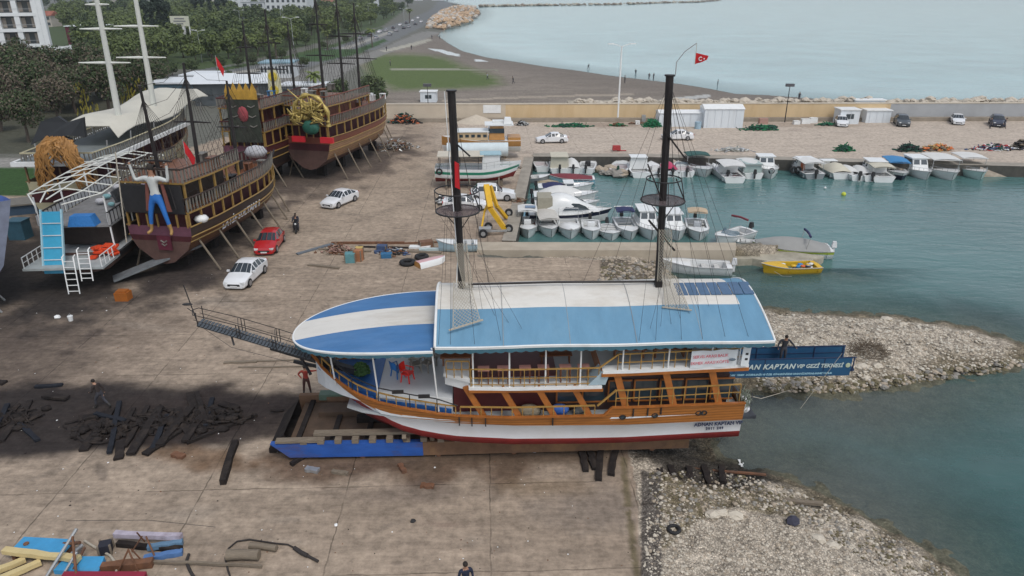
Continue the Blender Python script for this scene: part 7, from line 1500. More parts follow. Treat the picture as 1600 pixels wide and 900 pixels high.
x, y = wl(1234, 397); boat('long boat under a grey tarpaulin with a lime patch and white outboard', (x, y), R(172), 6.6, 2.4, .75, stripe=LIME, cover=(-.46, .46, CGY, .75), motor=OBW, frame=(-.15, 1.9, CNV), seats=False)
x, y = wl(1232, 424); b_ = boat('yellow wooden boat loaded with blue, white and orange gear', (x, y), R(186), 4.9, 1.8, .55, hull=YLB, deck=YLB, motor=None, inner=mat('boat_inside_green', ()), seats=False, cat='boat')
m = MB(); rr = random.Random(5)
cs_ = [CBLU, CW, mat('gear_orange2', (.6, .12, .03), .6), DNV, YLB]
for k in range(16): m.ball((rr.uniform(-1.9, .8), rr.uniform(-.45, .45), .45 + rr.uniform(0, .12)), rr.uniform(.12, .22), 7, rr.randrange(5), sz=(1.3, 1, .7))
o = m.build('fishing_gear', cs_, loc=(x, y, WZ)); o.rotation_euler.z = R(186); tag(o, 'pile of blue, white and orange gear inside the yellow boat', 'gear')
x, y = wl(1086, 424); boat('white open motorboat with white outboard on the near side of the pier', (x, y), R(173), 5.6, 1.9, .7, motor=OBW, inner=INW, deck=BOATW)
for px, py, c, l in [(1318, 305, paint('buoy_yellow', (.5, .55, .05)), 'yellow mooring buoy floating before the far row'), (1289, 295, WHITE, 'tiny white float between two moored boats')]:
    g = wl(px, py); m = MB(); m.ball((0, 0, .12), .26 if px > 1300 else .14, 10); tag(m.build('buoy', c, loc=(*g, WZ)), l, 'buoy')
rr = random.Random(9)
for i in range(9):
    m = MB(); rock_mesh(m, (0, 0, 0), 1, rr); g = wl(936 + i * 4.5, 268 + rr.uniform(0, 9)); o = m.build('boulder', ST3 if i % 2 else ST2, loc=(*g, WZ + .3)); s = rr.uniform(.5, 1.1); o.scale = (s, s, s); tag(o, 'boulder in the small rock pile between the white inflatable and the red dinghy', 'boulder', 'boulders at the far quay')
for i, x in enumerate([1236, 1243, 1565, 1572, 1588, 1596]):
    g = G(x, 257); m = MB(); m.tube([(.35 * math.cos(a), 0, .35 * math.sin(a)) for a in np.linspace(0, 6.283, 15)[:-1]], .14, 7, closed=True); tag(m.build('tyre', RUBBER, loc=(g.x, g.y - 1.0, -.45)), 'black tyre hung on the wall of the far quay', 'tyre', 'tyres on the far quay wall')
# mooring lines
def line(a, b, label, sag=.2): a, b = Vector(a), Vector(b); c = (a + b) / 2; m = MB(); m.tube([a - c, Vector((0, 0, -sag)), b - c], .018, 4); tag(m.build('mooring_line', ROPE, loc=c), label, 'rope')
line(G(1237, 432, .0) * 1.0, G(1210, 424, -.4), 'mooring line at the bow of the yellow boat'); line(SM(10.4, -.5, 2.2), SM(15.5, 3.4, -.2), 'white line running from the stern of the tour boat to the spit', .5)
# ============================================================ dark excursion ships propped up on the left
PDK = mat('ship_black_brown', (.035, .022, .017), .55, .3, 2, dirt=.4, dirtcol=(.075, .04, .022)); PBR = mat('ship_brown_planks', (.13, .055, .022), .5, .3, 2, planks=('Z', 1.6), dirt=.4, dirtcol=(.07, .03, .015)); PGD = mat('ship_gold_trim', (.27, .17, .05), .45, .2, 3, dirt=.5, dirtcol=(.16, .09, .03)); PKL = mat('ship_keel_brown', (.10, .055, .045), .75, .25, 1.5, dirt=.5, dirtcol=(.15, .10, .08)); PMV = mat('ship_mauve', (.13, .05, .075), .6, .2, 2); PTN = mat('ship_tan_hull', (.34, .20, .11), .6, .2, 1.2, planks=('Z', 1.4)); PWB = mat('ship_pale_baluster', (.17, .16, .14), .6, .1, 4); DRED = mat('ship_dark_red_inside', (.055, .010, .013), .7, .35, 1.5)
POS = {}
def galleon(name, label, stern, bow, W, h0=1.5, hd=3.4, h2=5.2, h3=7.4, hullc=None, topc=None, keelc=None, deckc=None, masts=(), third=.45, rail2=None, trim=None, props=7, bulw=.75, bowup=1.2, sternc=None, posts=True, mastc=None, transom=None, ext=0):
    a, b = Vector((*stern, 0)), Vector((*bow, 0)); L = (b - a).length; rz = math.atan2(b.y - a.y, b.x - a.x)
    t = thing(name, label, 'excursion ship', a, rz); hullc = hullc or PBR; topc = topc or PDK; keelc = keelc or PKL; trim = trim or PGD; rail2 = rail2 or PWB; mastc = mastc or MASTC
    def hw(x): u = x / L; return W / 2 * (1 - max(0, (u - .5) / .5) ** 2.3) * (.9 + .1 * min(1, u * 6))
    def up(x): u = x / L; return bowup * max(0, u - .45) ** 1.8 * 2.8 + .35 * max(0, .25 - u)
    xs = [L * i / 22 for i in range(23)]; rows = []
    for x in xs:
        w = max(hw(x), .05); u = max(0, x / L - .72) / .28; z = up(x); q = lambda s: -(s) * u * 1.6
        rows.append([(x, -w, hd + bulw + z), (x + q(.1), -w * .99, hd + z), (x + q(.4), -w * .93, (hd + h0) / 2 + .35 + z * .7), (x + q(.7), -w * .80, h0 + .5 + z * .4), (x + q(1), -w * .3, h0 - .5 + .2 * u), (x + q(1.05), 0, h0 - .7 + .3 * u)])
    full = [r + [(p[0], -p[1], p[2]) for p in r[:-1][::-1]] for r in rows]
    m = MB(); m.grid(full, mfun=lambda i, k: [1, 0, 0, 2, 2][min(k, 9 - k)]); m.build('hull', [hullc, topc, keelc], t)
    m = MB(); r0 = full[0]; m.add(r0, [(0, 1, 9, 10)], 0); m.add(r0, [(1, 2, 8, 9)], 1); m.add(r0, [(2, 3, 4, 5, 6, 7, 8)], 2); m.build('transom', [transom or PMV, DRED, keelc], t)
    m = MB(); m.grid([[(r[0][0], r[0][1] * .97, hd + up(r[0][0]) + .05), (r[0][0], -r[0][1] * .97, hd + up(r[0][0]) + .05)] for r in rows], flip=True); m.build('main_deck', BNC, t)
    for s in (-1, 1):
        for k, zz in ((0, 0), (1, 0), (2, .02)): m = MB(); m.tube([(r[k][0], s * r[k][1] * 1.015, r[k][2] + zz) for r in rows], .06, 5); m.build('trim_moulding', trim, t)
    # saloon walls set inside, golden posts along the side
    e2 = L * .9
    m = MB(); n = 12; P = [(x, hw(x) * .72) for x in np.linspace(L * .03, L * .80, n)]; m.prism([(x, -y) for x, y in P] + [(x, y) for x, y in P[::-1]], hd, h2 - .1); m.build('saloon', DRED, t)
    xp = np.linspace(.15, L * .88, 12)
    for s in (-1, 1):
        m = MB()
        for x in xp: m.beam((x, s * hw(x) * .96, hd + up(x)), (x, s * hw(x) * .96, h2 + up(x) * .55), .13)
        for sp_ in m.split('post', trim, t): pass
    def deck(x0, x1, z, k, nm, mt):
        m = MB(); X = np.linspace(x0, x1, 14); f = lambda x: z + up(x) * k
        m.grid([[(x, -hw(x), f(x)), (x, hw(x), f(x))] for x in X], flip=True, sm=False); m.grid([[(x, -hw(x), f(x) - .14), (x, hw(x), f(x) - .14)] for x in X], sm=False)
        m.grid([[(x, -hw(x), f(x)), (x, -hw(x), f(x) - .14)] for x in X], sm=False, mi=1); m.grid([[(x, hw(x), f(x)), (x, hw(x), f(x) - .14)] for x in X], sm=False, flip=True, mi=1); m.quad((x0, -hw(x0), f(x0) - .14), (x0, -hw(x0), f(x0)), (x0, hw(x0), f(x0)), (x0, hw(x0), f(x0) - .14), 1)
        dk_ = m.build(nm, [mt, trim], t)
        for s in (-1, 1):
            m = MB(); nn = int((x1 - x0) / .38)
            for i in range(nn + 1): x = x0 + (x1 - x0) * i / nn; y = s * hw(x) * .98; m.beam((x, y, f(x)), (x, y, f(x) + .95), .11 if i % 2 else .07)
            X2 = np.linspace(x0, x1, 12)
            m.tube([(x, s * hw(x) * .98, f(x) + .98) for x in X2], .07, 5, 1); m.tube([(x, s * hw(x) * .98, f(x) + .12) for x in X2], .04, 4, 1); m.build('baluster_rail', [rail2, topc], dk_)
        m = MB()
        nn = int(W / .4)
        for i in range(nn + 1): y = -hw(x0) + 2 * hw(x0) * i / nn; m.beam((x0, y, f(x0)), (x0, y, f(x0) + .95), .08)
        m.beam((x0, -hw(x0), f(x0) + .98), (x0, hw(x0), f(x0) + .98), .12, mi=1); m.build('stern_rail', [rail2, topc], dk_)
        m = MB(); rr = random.Random(int(L * 10 + z * 7))
        return dk_
    dc = deckc or BNC
    deck(.1, e2, h2, .55, 'upper_deck', dc)
    if third:
        x3 = L * third; m = MB(); m.box((x3 * .5 + .6, 0, (h2 + h3) / 2 - .1), (x3 * .7, W * .55, h3 - h2 - .3)); m.build('deckhouse', topc, t)
        for s in (-1, 1):
            m = MB()
            for x in np.linspace(.3, x3 - .1, 5): m.beam((x, s * hw(x) * .94, h2), (x, s * hw(x) * .94, h3), .15)
            m.split('tall_post', trim, t)
        deck(.1, x3, h3, .3, 'top_deck', dc)
    if sternc: m = MB(); m.box((-.05, 0, (h2 + h3) / 2 - .1), (.16, W * .84, h3 - h2 - .1)); m.build('stern_panel', sternc, t)
    m = MB()
    for y in np.linspace(-W * .42, W * .42, 7): m.beam((.0, y, hd + bulw), (.0, y, h2 - .15), .11)
    m.split('stern_post', trim, t)
    tp = [Vector((L * q[0] + q[2], 0, q[1])) for q in masts] + [Vector((L + .5, 0, hd + 1.6))]; tp.sort(key=lambda q: q.x); m = MB()
    for a_, b_ in zip(tp[:-1], tp[1:]):
        for f in (0, .25, .45): m.tube([a_ - Vector((0, 0, f * 6)), (a_ + b_) / 2 - Vector((0, 0, f * 5 + .6)), b_ - Vector((0, 0, f * 4 if b_.z > 8 else 0))], .018, 3, caps=False)
    if len(tp) > 1: m.build('stays', DKROPE, t)
    for i, (xm, zt, lean, yards) in enumerate(masts):
        m = MB(); x = L * xm; m.tube([(x, 0, hd), (x + lean * .5, 0, (hd + zt) / 2), (x + lean, 0, zt)], [.20, .15, .09], 9); ms = m.build('mast', mastc, t)
        for (f, wy_) in yards: m = MB(); z = hd + (zt - hd) * f; m.tube([(x + lean * f, -wy_, z), (x + lean * f, 0, z + .05), (x + lean * f, wy_, z)], [.05, .09, .05], 6); m.build('yard', mastc, ms)
        m = MB()
        for s in (-1, 1):
            for d in (-2.6, -1.6, -.6, .5, 1.5, 2.6): m.tube([(x + lean * .9, 0, zt * .93), (x + d, s * hw(min(max(x + d, 0), L)) * .96, h2 + .6)], .016, 3, caps=False)
            for k in range(6):
                f = .1 + k * .12; A = Vector((x - 1.6, s * hw(x) * .96, h2 + .6)).lerp(Vector((x + lean * .9, 0, zt * .93)), f); B = Vector((x + 1.5, s * hw(x) * .96, h2 + .6)).lerp(Vector((x + lean * .9, 0, zt * .93)), f); m.tube([A, B], .012, 3, caps=False)
        m.build('shrouds', DKROPE, ms)
    m = MB(); zb = hd + bulw + up(L); m.tube([(L - 1.2, 0, zb - .3), (L + ext + 1.8, 0, zb + 1.5)], [.16, .09], 8); m.build('bowsprit', mastc, t)
    for i in range(props):
        x = L * (.06 + .84 * i / max(1, props - 1))
        for s in (-1, 1): m = MB(); m.tube([(x + .3, s * (hw(x) * .95 + 1.0), 0), (x, s * hw(x) * .88, h0 + 1.0 + up(x) * .4)], .09, 6); m.build('prop', OLDWOOD, t)
    for i in range(4): m = MB(); x = L * (.12 + .22 * i); m.box((x, 0, (h0 - .7) / 2), (.6, 1.0, max(.2, h0 - .7))); m.build('keel_block', DARKWOOD, t)
    return t, L, rz, hw, up
def clutter(t, x0, x1, w, z, n, seed, mts, nm='deck_table'):
    rr = random.Random(seed)
    for k in range(n):
        m = MB(); x, y = rr.uniform(x0, x1), rr.uniform(-w, w); s = rr.uniform(.5, 1.1)
        m.box((0, 0, .7), (s, .7, .06)); 
        for sx in (-1, 1): m.box((sx * s * .4, 0, .35), (.06, .55, .68))
        o = m.build(nm, rr.choice(mts), loc=t.matrix_basis @ Vector((x, y, z)), rz=t.rotation_euler.z + rr.choice((0, 1.57)))
        tag(o, 'table set on the decks of the propped-up dark excursion ships', 'table', 'tables on the decks of the excursion ships')
def on(t, p): return t.matrix_basis @ Vector(p)
# --- the near ship
A0, A1 = G(263, 428), G(432, 322)
A, LA, ra, hwA, upA = galleon('excursion_ship', 'dark brown two-deck excursion ship with gold posts, nearest the red hatchback', (A0.x, A0.y), (A1.x, A1.y), 5.6, 1.5, 3.0, 4.9, 7.1, masts=((.34, 14.8, .4, ((.62, 1.6),)), (.08, 13.8, -.5, ((.5, 1.2),)), (.66, 12.8, .4, ((.6, 1.4),))), third=.42, ext=-.8, bowup=.2, sternc=BLACK, trim=PGD)
bpy.context.view_layer.update()
text_mesh('LATİF SULTAN 1', .85, 'name_lettering', mat('lettering_white', (.62, .64, .68), .6), A, frameM((7.2, -2.68, 2.72), (1, -.02, .035), (0, -.25, 1)), .02, bold=.02)
m = MB(); m.box((-.12, -.3, 2.55), (.08, 1.1, 1.1)); m.build('stern_cloth', mat('maroon_cloth', (.10, .015, .03), .8), A)
m = MB(); m.tube([(-.17, -.55, 2.75), (-.17, -.3, 2.6), (-.17, -.05, 2.75)], .06, 5); m.tube([(-.17, -.5, 2.5), (-.17, -.3, 2.35), (-.17, -.1, 2.5)], .05, 5); m.build('cloth_emblem', PWB, A)
st_ = on(A, (-.75, -.75, 3.45)); person('tall painted sailor figure in white shirt and blue breeches astern of the near ship', st_, ra - R(90) + R(180), mat('statue_white_shirt', (.50, .52, .50), .6, .1, 3), mat('statue_blue', (.02, .14, .45), .6, .1, 3), 'armsup', h=5.2, boots=mat('statue_boots', (.34, .20, .07), .6), skin=mat('statue_skin', (.30, .16, .10), .6), cat='statue', name='sailor_statue')
m = MB()
for s in (-1, 1): m.grid([[(s * (.55 + .28 * i), .28, 2.95 - .0), (s * (.75 + .45 * i), .34, .9)] for i in range(2)]); m.grid([[(s * (.55 + .28 * i), .33, 2.95), (s * (.75 + .45 * i), .39, .9)] for i in range(2)], flip=True)
for o in m.split('coat_tail', mat('statue_coat', (.17, .06, .045), .8)): o.parent = bpy.data.objects['sailor_statue']; o.scale = (1 / 2.97,) * 3; o.location = (0, -.16, .28)
m = MB(); m.tube([(0, 0, 0), (.5, .2, 6.6)], .045, 6); o = m.build('leaning_pole', ROPE, loc=on(A, (-1.3, 1.9, 2.9))); tag(o, 'pale pole leaning beside the painted sailor figure', 'pole')
m = MB(); m.ball((0, 0, .3), .55, 9, sz=(1, 1, .6)); tag(m.build('white_bundle', WHITE, loc=on(A, (1.6, -2.5, 3.7))), 'white cloth bundle on the bulwark of the near ship', 'bundle')
m = MB(); m.ball((0, 0, .5), .9, 9, sz=(1.2, 1, .7)); tag(m.build('white_bundle', mat('grey_cloth', (.4, .4, .42), .9, .1, 3, bump=.05), loc=on(A, (LA * .86, 0, 5.5))), 'grey tarpaulin bundle in the bow of the near ship', 'bundle')
def flag(loc, rz, label, s=1.0):
    t = thing('flag', label, 'flag', loc, rz); m = MB(); m.tube([(0, 0, -1.4), (0, 0, 1.2)], .03, 5); m.build('pole', STEEL, t)
    m = MB(); rows = [[(.02 + .14 * i, .06 * math.sin(i), 1.1 - .25 * i * s), (.02 + .1 * i, .05 * math.sin(i), .2 - .22 * i * s)] for i in range(6)]; m.grid(rows); m.grid([[(p[0], p[1] + .012, p[2]) for p in r] for r in rows], flip=True); m.build('cloth', FRED, t)
flag(on(A, (2.4, -1.6, 8.6)), 0, 'red flag hanging above the top deck of the near ship')
for z, x0, x1, n in ((7.1, 1, 7, 6), (4.95, 7, 15, 10)): clutter(A, x0, x1, 1.8, z, n, int(z * 3), [PWB, BNC, BLACK])
# --- gold crested ship
B0, B1 = G(487, 282), G(604, 224)
B, LB, rb, hwB, upB = galleon('excursion_ship', 'tan-hulled excursion ship with a gold and green carved crest on its stern', (B0.x, B0.y), (B1.x, B1.y), 6.0, 1.9, 4.1, 6.2, 8.3, hullc=PTN, topc=mat('ship_red_brown', (.16, .05, .03), .5, .2, 2), masts=((.22, 20.5, .3, ((.55, 1.8), (.75, 1.2))), (.45, 19.5, .3, ((.5, 1.8), (.7, 1.6))), (.66, 18.5, .3, ((.55, 2.6), (.75, 2.2)))), third=.5, transom=mat('ship_red_brown', ()), ext=-1, bowup=.12)
cg = thing('carved_crest', 'round gold and green carved ornament with curling arms on the stern of the tan-hulled ship', 'carving', on(B, (-.7, -1.2, 4.9)), rb + R(90))
GO = mat('carving_gold', (.42, .32, .10), .4, .35, 3, metal=.3); rr = random.Random(6)
m = MB(); m.tube([(2.1 * math.cos(a), .1, 2.2 + 2.5 * math.sin(a)) for a in np.linspace(-.3, math.pi + .3, 20)], [.2 + .12 * math.sin(k * 1.7) for k in range(20)], 8); m.build('outer_ring', GO, cg)
for k in range(46):
    a = rr.uniform(-.1, math.pi + .1); r_ = rr.uniform(.9, 1.9); m = MB(); p = Vector((r_ * math.cos(a), .3, 2.1 + r_ * 1.1 * math.sin(a))); m.tube([p, p + Vector((rr.gauss(0, .4), .35, rr.gauss(0, .3))), p + Vector((rr.gauss(0, .5), .45, rr.gauss(0, .5))), p + Vector((rr.gauss(0, .4), .3, rr.gauss(0, .5)))], [.14, .12, .09, .04], 6); m.build('curling_arm', GO, cg)
m = MB()
for k in range(46): a = rr.uniform(0, math.pi); q = rr.uniform(.5, 2.1); m.ball((q * math.cos(a), rr.uniform(0, .4), 1.9 + q * 1.15 * math.sin(a)), rr.uniform(.14, .36), 7, sz=(1, .7, rr.uniform(.7, 1.4)))
m.build('carved_heads', GO, cg)
m = MB(); m.ball((0, .35, 1.3), .95, 12, sz=(1.1, .5, .85)); m.build('green_boss', mat('carving_green', (.02, .10, .07), .5, .3, 3), cg)
for s in (-1, 1): m = MB(); m.box((s * 1.7, .2, -.05), (1.5, .35, .6)); m.build('red_shield', mat('carving_red', (.5, .02, .03), .5), cg)
for z, x0, x1, n in ((9.0, 1, 9, 6), (6.65, 9, 18, 8)): clutter(B, x0, x1, 1.8, z, n, int(z * 5), [PWB, BNC, WHITE])
# --- ship between, dark with a tall stern banner
F0, F1 = G(392, 296), G(500, 236)
Fs, LF, rf, hwF, upF = galleon('excursion_ship', 'black and dark red excursion ship between the near ship and the tan-hulled one', (F0.x, F0.y), (F1.x, F1.y), 5.4, 1.7, 3.9, 6.2, 8.6, hullc=PDK, topc=mat('ship_dark_maroon', (.07, .015, .015), .5), masts=((.15, 17.0, .3, ((.6, 1.4), (.8, 1.0))), (.42, 18.0, .4, ((.55, 1.8), (.75, 1.2))), (.7, 16.5, .3, ((.6, 1.6),))), third=.5, props=5, bowup=.15, ext=-1)
tb_ = thing('stern_banner', 'tall dark banner with a gold crown-like top on the stern of the black ship', 'banner', on(Fs, (-.4, -.6, 5.2)), rf + R(90))
m = MB(); m.box((0, 0, 2.2), (3.4, .15, 4.4)); m.build('dark_cloth', mat('banner_black_green', (.03, .035, .025), .8, .6, 1.2), tb_)
m = MB(); m.box((0, .0, 4.8), (3.4, .2, .8)); 
for k in range(5): m.add([(-1.7 + k * .68, -.1, 5.2), (-1.02 + k * .68, -.1, 5.2), (-1.36 + k * .68, 0, 6.1), (-1.7 + k * .68, .1, 5.2), (-1.02 + k * .68, .1, 5.2)], [(0, 1, 2), (4, 3, 2), (0, 2, 3), (1, 4, 2)])
m.build('crown_top', mat('banner_gold', (.38, .22, .03), .6, .35, 2), tb_)
m = MB(); m.ball((0, .1, 2.9), .75, 10, sz=(.8, .2, 1.1)); m.build('red_medallion', mat('medallion_red', (.28, .05, .06), .7, .3, 2), tb_)
for s in (-1, 1):
    for z in (3.6, 2.6, 1.6): m = MB(); m.tube([(s * 1.4, .12, z + .2), (s * 1.0, .15, z), (s * .6, .12, z + .15)], .06, 5); m.build('pale_swirl', PWB, tb_)
flag(on(Fs, (.5, 2.0, 12.6)), 0, 'red flag above the dark banner of the black ship')
for z, x0, x1, n in ((8.6, 1, 9, 6), (6.25, 8, 16, 7)): clutter(Fs, x0, x1, 1.6, z, n, int(z * 4), [PWB, BNC, CBLU, WHITE])
# --- cream hull with tent roof and two white masts
CRM = mat('ship_cream', (.42, .38, .25), .6, .12, 1, dirt=.4, dirtcol=(.30, .26, .17)); GRF = mat('ship_grey_roof', (.17, .19, .19), .6, .15, 1)
C0, C1 = G(120, 372), G(300, 262)
WM_ = mat('mast_white', (.62, .63, .58), .45, .05, 2)
Cs, LC, rc, hwC, upC = galleon('excursion_ship', 'cream-hulled excursion ship with pale tent roof and two white masts', (C0.x, C0.y), (C1.x, C1.y), 6.6, 1.4, 4.2, 6.4, 8.4, hullc=CRM, topc=CRM, keelc=CRM, transom=CRM, trim=mat('ship_wood_trim', (.20, .12, .06), .6), third=0, props=4, mastc=WM_, deckc=GRF, rail2=PWB)
for sy in (0,): 
    m = MB(); m.prism([(-.3, -3.5), (LC * .72, -3.6), (LC * .72, 3.6), (-.3, 3.5)], 6.5, 6.75); rf_ = m.build('grey_roof', GRF, Cs)
    m = MB(); m.beam((-.4, -3.5, 6.62), (LC * .72, -3.6, 6.62), .2, .36); m.beam((-.4, 3.5, 6.62), (LC * .72, 3.6, 6.62), .2, .36); m.beam((-.4, -3.6, 6.62), (-.4, 3.6, 6.62), .2, .36); m.build('roof_edge', WHITE, rf_)
m = MB(); rows = []
for i in range(13):
    x = 5.5 + (LC - 5) * i / 12; pk = .9 * math.cos(max(-1.57, min(1.57, (i - 7) * .42))); 
    rows.append([(x + (.0 if abs(y) < 1 else (-.6 if i < 6 else .6)), 2.9 * y, 8.7 + .35 * math.sin(i * .8) - (.9 if abs(y) == 1 else 0) + pk * (1 - abs(y)) + .05 * i) for y in (-1, -.7, -.35, 0, .35, .7, 1)])
m.grid(rows, flip=True); m.grid([[(p[0], p[1], p[2] - .06) for p in r] for r in rows]); m.build('tent_roof', mat('tent_cream', (.52, .50, .43), .8, .06, .8), Cs)
for x in (2.5, 7, 12, 17, LC - 2):
    for s in (-1, 1): m = MB(); m.beam((x, s * 2.9, 6.7), (x, s * 3.1, 8.0), .09); m.build('tent_pole', STEEL, Cs)
for nmm, (bx, by), (tx, ty), yds in (('near', (186, 184), (150, -6), ((94, 27, 18), (42, 20, 16), (6, 11, 9))), ('far', (243, 180), (211, -6), ((86, 27, 17), (38, 24, 15)))):
    Y = C0.y + (9 if nmm == 'near' else 16); p0 = PY(bx, by, Y); p1 = PY(tx, ty, Y - 1.5); inv = Matrix.Translation(C0).to_3x3(); Mi = (Matrix.Translation((C0.x, C0.y, 0)) @ Matrix.Rotation(rc, 4, 'Z')).inverted()
    q0, q1 = Mi @ p0, Mi @ p1; d = (q1 - q0); q0 = q0 - d * .06
    m = MB(); m.tube([q0, q0.lerp(q1, .5), q1 + d * .1], [.30, .25, .19], 10); ms = m.build('mast', WM_, Cs)
    for yy, l_, r_ in yds:
        f = (by - yy) / (by - ty); c = p0.lerp(p1, f); s_ = c.y * .95 / F * 1.0; k = (c - Vector((0, 0, H))).length / F
        a_, b_ = Mi @ (c + Vector((-l_ * 1.45 * k, 0, 0))), Mi @ (c + Vector((r_ * 1.6 * k, 0, .0))); m = MB(); m.tube([a_, a_.lerp(b_, .45), b_], [.05, .13, .05], 7); m.build('yard', WM_, ms)
cg2 = thing('carved_octopus_arms', 'big golden-brown bundle of curling carved arms hanging over the cream stern', 'carving', on(Cs, (-.8, -1.0, 4.9)), rc + R(90))
GB = mat('carving_golden_brown', (.34, .17, .05), .55, .3, 2, dirt=.3, dirtcol=(.16, .07, .02)); rr = random.Random(12)
for k in range(64):
    a = math.pi * (k + .5) / 64; s = 1 if math.cos(a) > 0 else -1; x0 = 1.75 * math.cos(a); m = MB(); P = []; ph = rr.uniform(0, 6)
    z1 = rr.uniform(-.5, .9) if abs(x0) > .7 else rr.uniform(1.6, 2.6)
    for j in range(8):
        f = j / 7; P.append((x0 * (.35 + .9 * f ** .6) + .26 * math.sin(ph + j * 1.9), .2 + .35 * math.sin(math.pi * f) + rr.uniform(0, .2), 3.9 - (3.9 - z1) * f ** 1.3 + .22 * math.cos(ph + j * 1.9)))
    m.tube(P, [.13 - .08 * j / 7 for j in range(8)], 6); m.build('curling_arm', GB, cg2)
m = MB(); m.ball((0, .0, 3.7), 1.2, 12, sz=(1.05, .4, .4)); m.build('arch_boss', BLACK, cg2)
m = MB(); m.add([(-2.4, .1, 5.6), (-1.0, .1, 5.2), (-.4, .1, 5.7), (1.0, .1, 5.3), (2.3, .1, 3.4), (1.2, .3, 3.9), (-1.2, .3, 4.2), (-2.2, .1, 4.0), (-2.4, -.2, 5.6), (-1.0, -.2, 5.2), (-.4, -.2, 5.7), (1.0, -.2, 5.3), (2.3, -.2, 3.4), (1.2, -.2, 3.9), (-1.2, -.2, 4.2), (-2.2, -.2, 4.0)], [(0, 1, 2, 3, 4, 5, 6, 7)[::-1], (8, 9, 10, 11, 12, 13, 14, 15)] + [(i, (i + 1) % 8, 8 + (i + 1) % 8, 8 + i) for i in range(8)]); m.build('dark_backboard', mat('backboard_dark', (.025, .027, .03), .6, .2, 2), cg2)
# --- double-decker with white hoop frame and slide
D0, D1 = G(136, 440), G(245, 352)
d0 = Vector((D0.x, D0.y, 0)); rd = math.atan2(D1.y - D0.y, D1.x - D0.x)
D = thing('slide_boat', 'white two-deck boat with blue water slide, bare white roof frame and stern ladder', 'excursion boat', d0, rd); LD = 15.5
rows = []
for i in range(16):
    x = LD * i / 15; w = 2.6 * (1 - max(0, (i / 15 - .5) / .5) ** 2.4) + .03; z = .8 * max(0, i / 15 - .5) ** 1.5; r = [(x, -w, 2.3 + z), (x, -w * .96, 1.7 + z), (x, -w * .7, 1.0 + z * .6), (x, -.1, .6)]; rows.append(r + [(p[0], -p[1], p[2]) for p in r[::-1]])
m = MB(); m.grid(rows, mfun=lambda i, k: 0 if k in (0, 6) else 1); m.add(rows[0], [tuple(range(8))], 1); m.build('hull', [BLACK, PKL], D)
m = MB(); m.grid([[(r[0][0], r[0][1], r[0][2] - .1), (r[-1][0], r[-1][1], r[-1][2] - .1)] for r in rows], flip=True, sm=False); m.build('main_deck', DECKG, D)
m = MB(); m.box((-1.2, 0, 2.0), (2.8, 5.4, .16)); m.build('stern_platform', mat('platform_grey', (.33, .36, .36), .6, .15, 2), D)
for s in (-1, 1): m = MB(); m.rail([(-2.5, s * 2.6, 2.08), (0, s * 2.6, 2.08)], h=.8, step=.6, mids=(.4,), post=.05, top=.05); m.build('platform_rail', WHITE, D)
m = MB(); m.box((6.3, 0, 4.2), (12.2, 4.9, .14)); m.build('upper_deck', mat('worn_grey_deck', (.20, .20, .20), .7, .3, 1.5, dirt=.6, dirtcol=(.08, .07, .07)), D)
m = MB(); m.box((6.5, 0, 3.2), (9.5, 3.8, 1.7)); m.build('cabin', mat('cabin_dark_brown', (.05, .035, .03), .7, .3, 2), D)  # cabin box in one even dark brown
for s in (-1, 1):
    m = MB()
    for i in range(22): x = .3 + i * .56; m.box((x, s * 2.42, 4.72), (.44, .04, .75), mi=0); m.box((x + .28, s * 2.43, 4.75), (.07, .07, .95), mi=1)
    m.box((6.3, s * 2.43, 5.2), (12.2, .1, .08), mi=1); m.build('upper_rail', [mat('panel_white', (.42, .43, .44), .6, .1, 1), BLACK], D)
    for x in (.3, 4, 8, 12): m = MB(); m.beam((x, s * 2.4, 2.3), (x, s * 2.4, 6.4 if x < 9 else 6.2), .09); m.build('post', WHITE, D)
# roof frame
def fzt(x): return 6.7 + .25 * math.sin(x * .22)
for s in (-1, -.5, 0, .5, 1): m = MB(); m.tube([(x, s * 2.5 * (.35 if x < -1 else 1), fzt(x) + .4 * (1 - abs(s))) for x in (-2.4, 0, 3, 6, 9, 12)], .05, 5); m.build('roof_stringer', WM_, D)
for x in (0, 1.8, 3.6, 5.4, 7.2, 9, 10.8, 12): m = MB(); m.tube([(x, y * 2.5, fzt(x) + .4 * (1 - abs(y))) for y in (-1, -.5, 0, .5, 1)], .045, 5); m.build('roof_hoop', WM_, D)
m = MB(); m.grid([[(-.6 - 1.5 * f, .2, 5.6 - 4.0 * f), (-.6 - 1.5 * f, 1.6, 5.6 - 4.0 * f)] for f in np.linspace(0, 1, 7)], sm=False); m.grid([[(-.6 - 1.5 * f, .2, 5.5 - 4.0 * f), (-.6 - 1.5 * f, 1.6, 5.5 - 4.0 * f)] for f in np.linspace(0, 1, 7)], flip=True, sm=False); sl_ = m.build('slide', mat('slide_blue', (.05, .33, .52), .4, .1, 2), D)
for y in (.2, 1.6): m = MB(); m.beam((-.58, y, 5.75), (-2.1, y, 1.7), .1, .18); m.build('slide_side', mat('slide_pale', (.35, .55, .62), .4), sl_)
for f in (.2, .4, .6, .8): m = MB(); m.beam((-.64 - 1.5 * f, .2, 5.64 - 4 * f), (-.64 - 1.5 * f, 1.6, 5.64 - 4 * f), .05); m.build('slide_rib', WHITE, sl_)
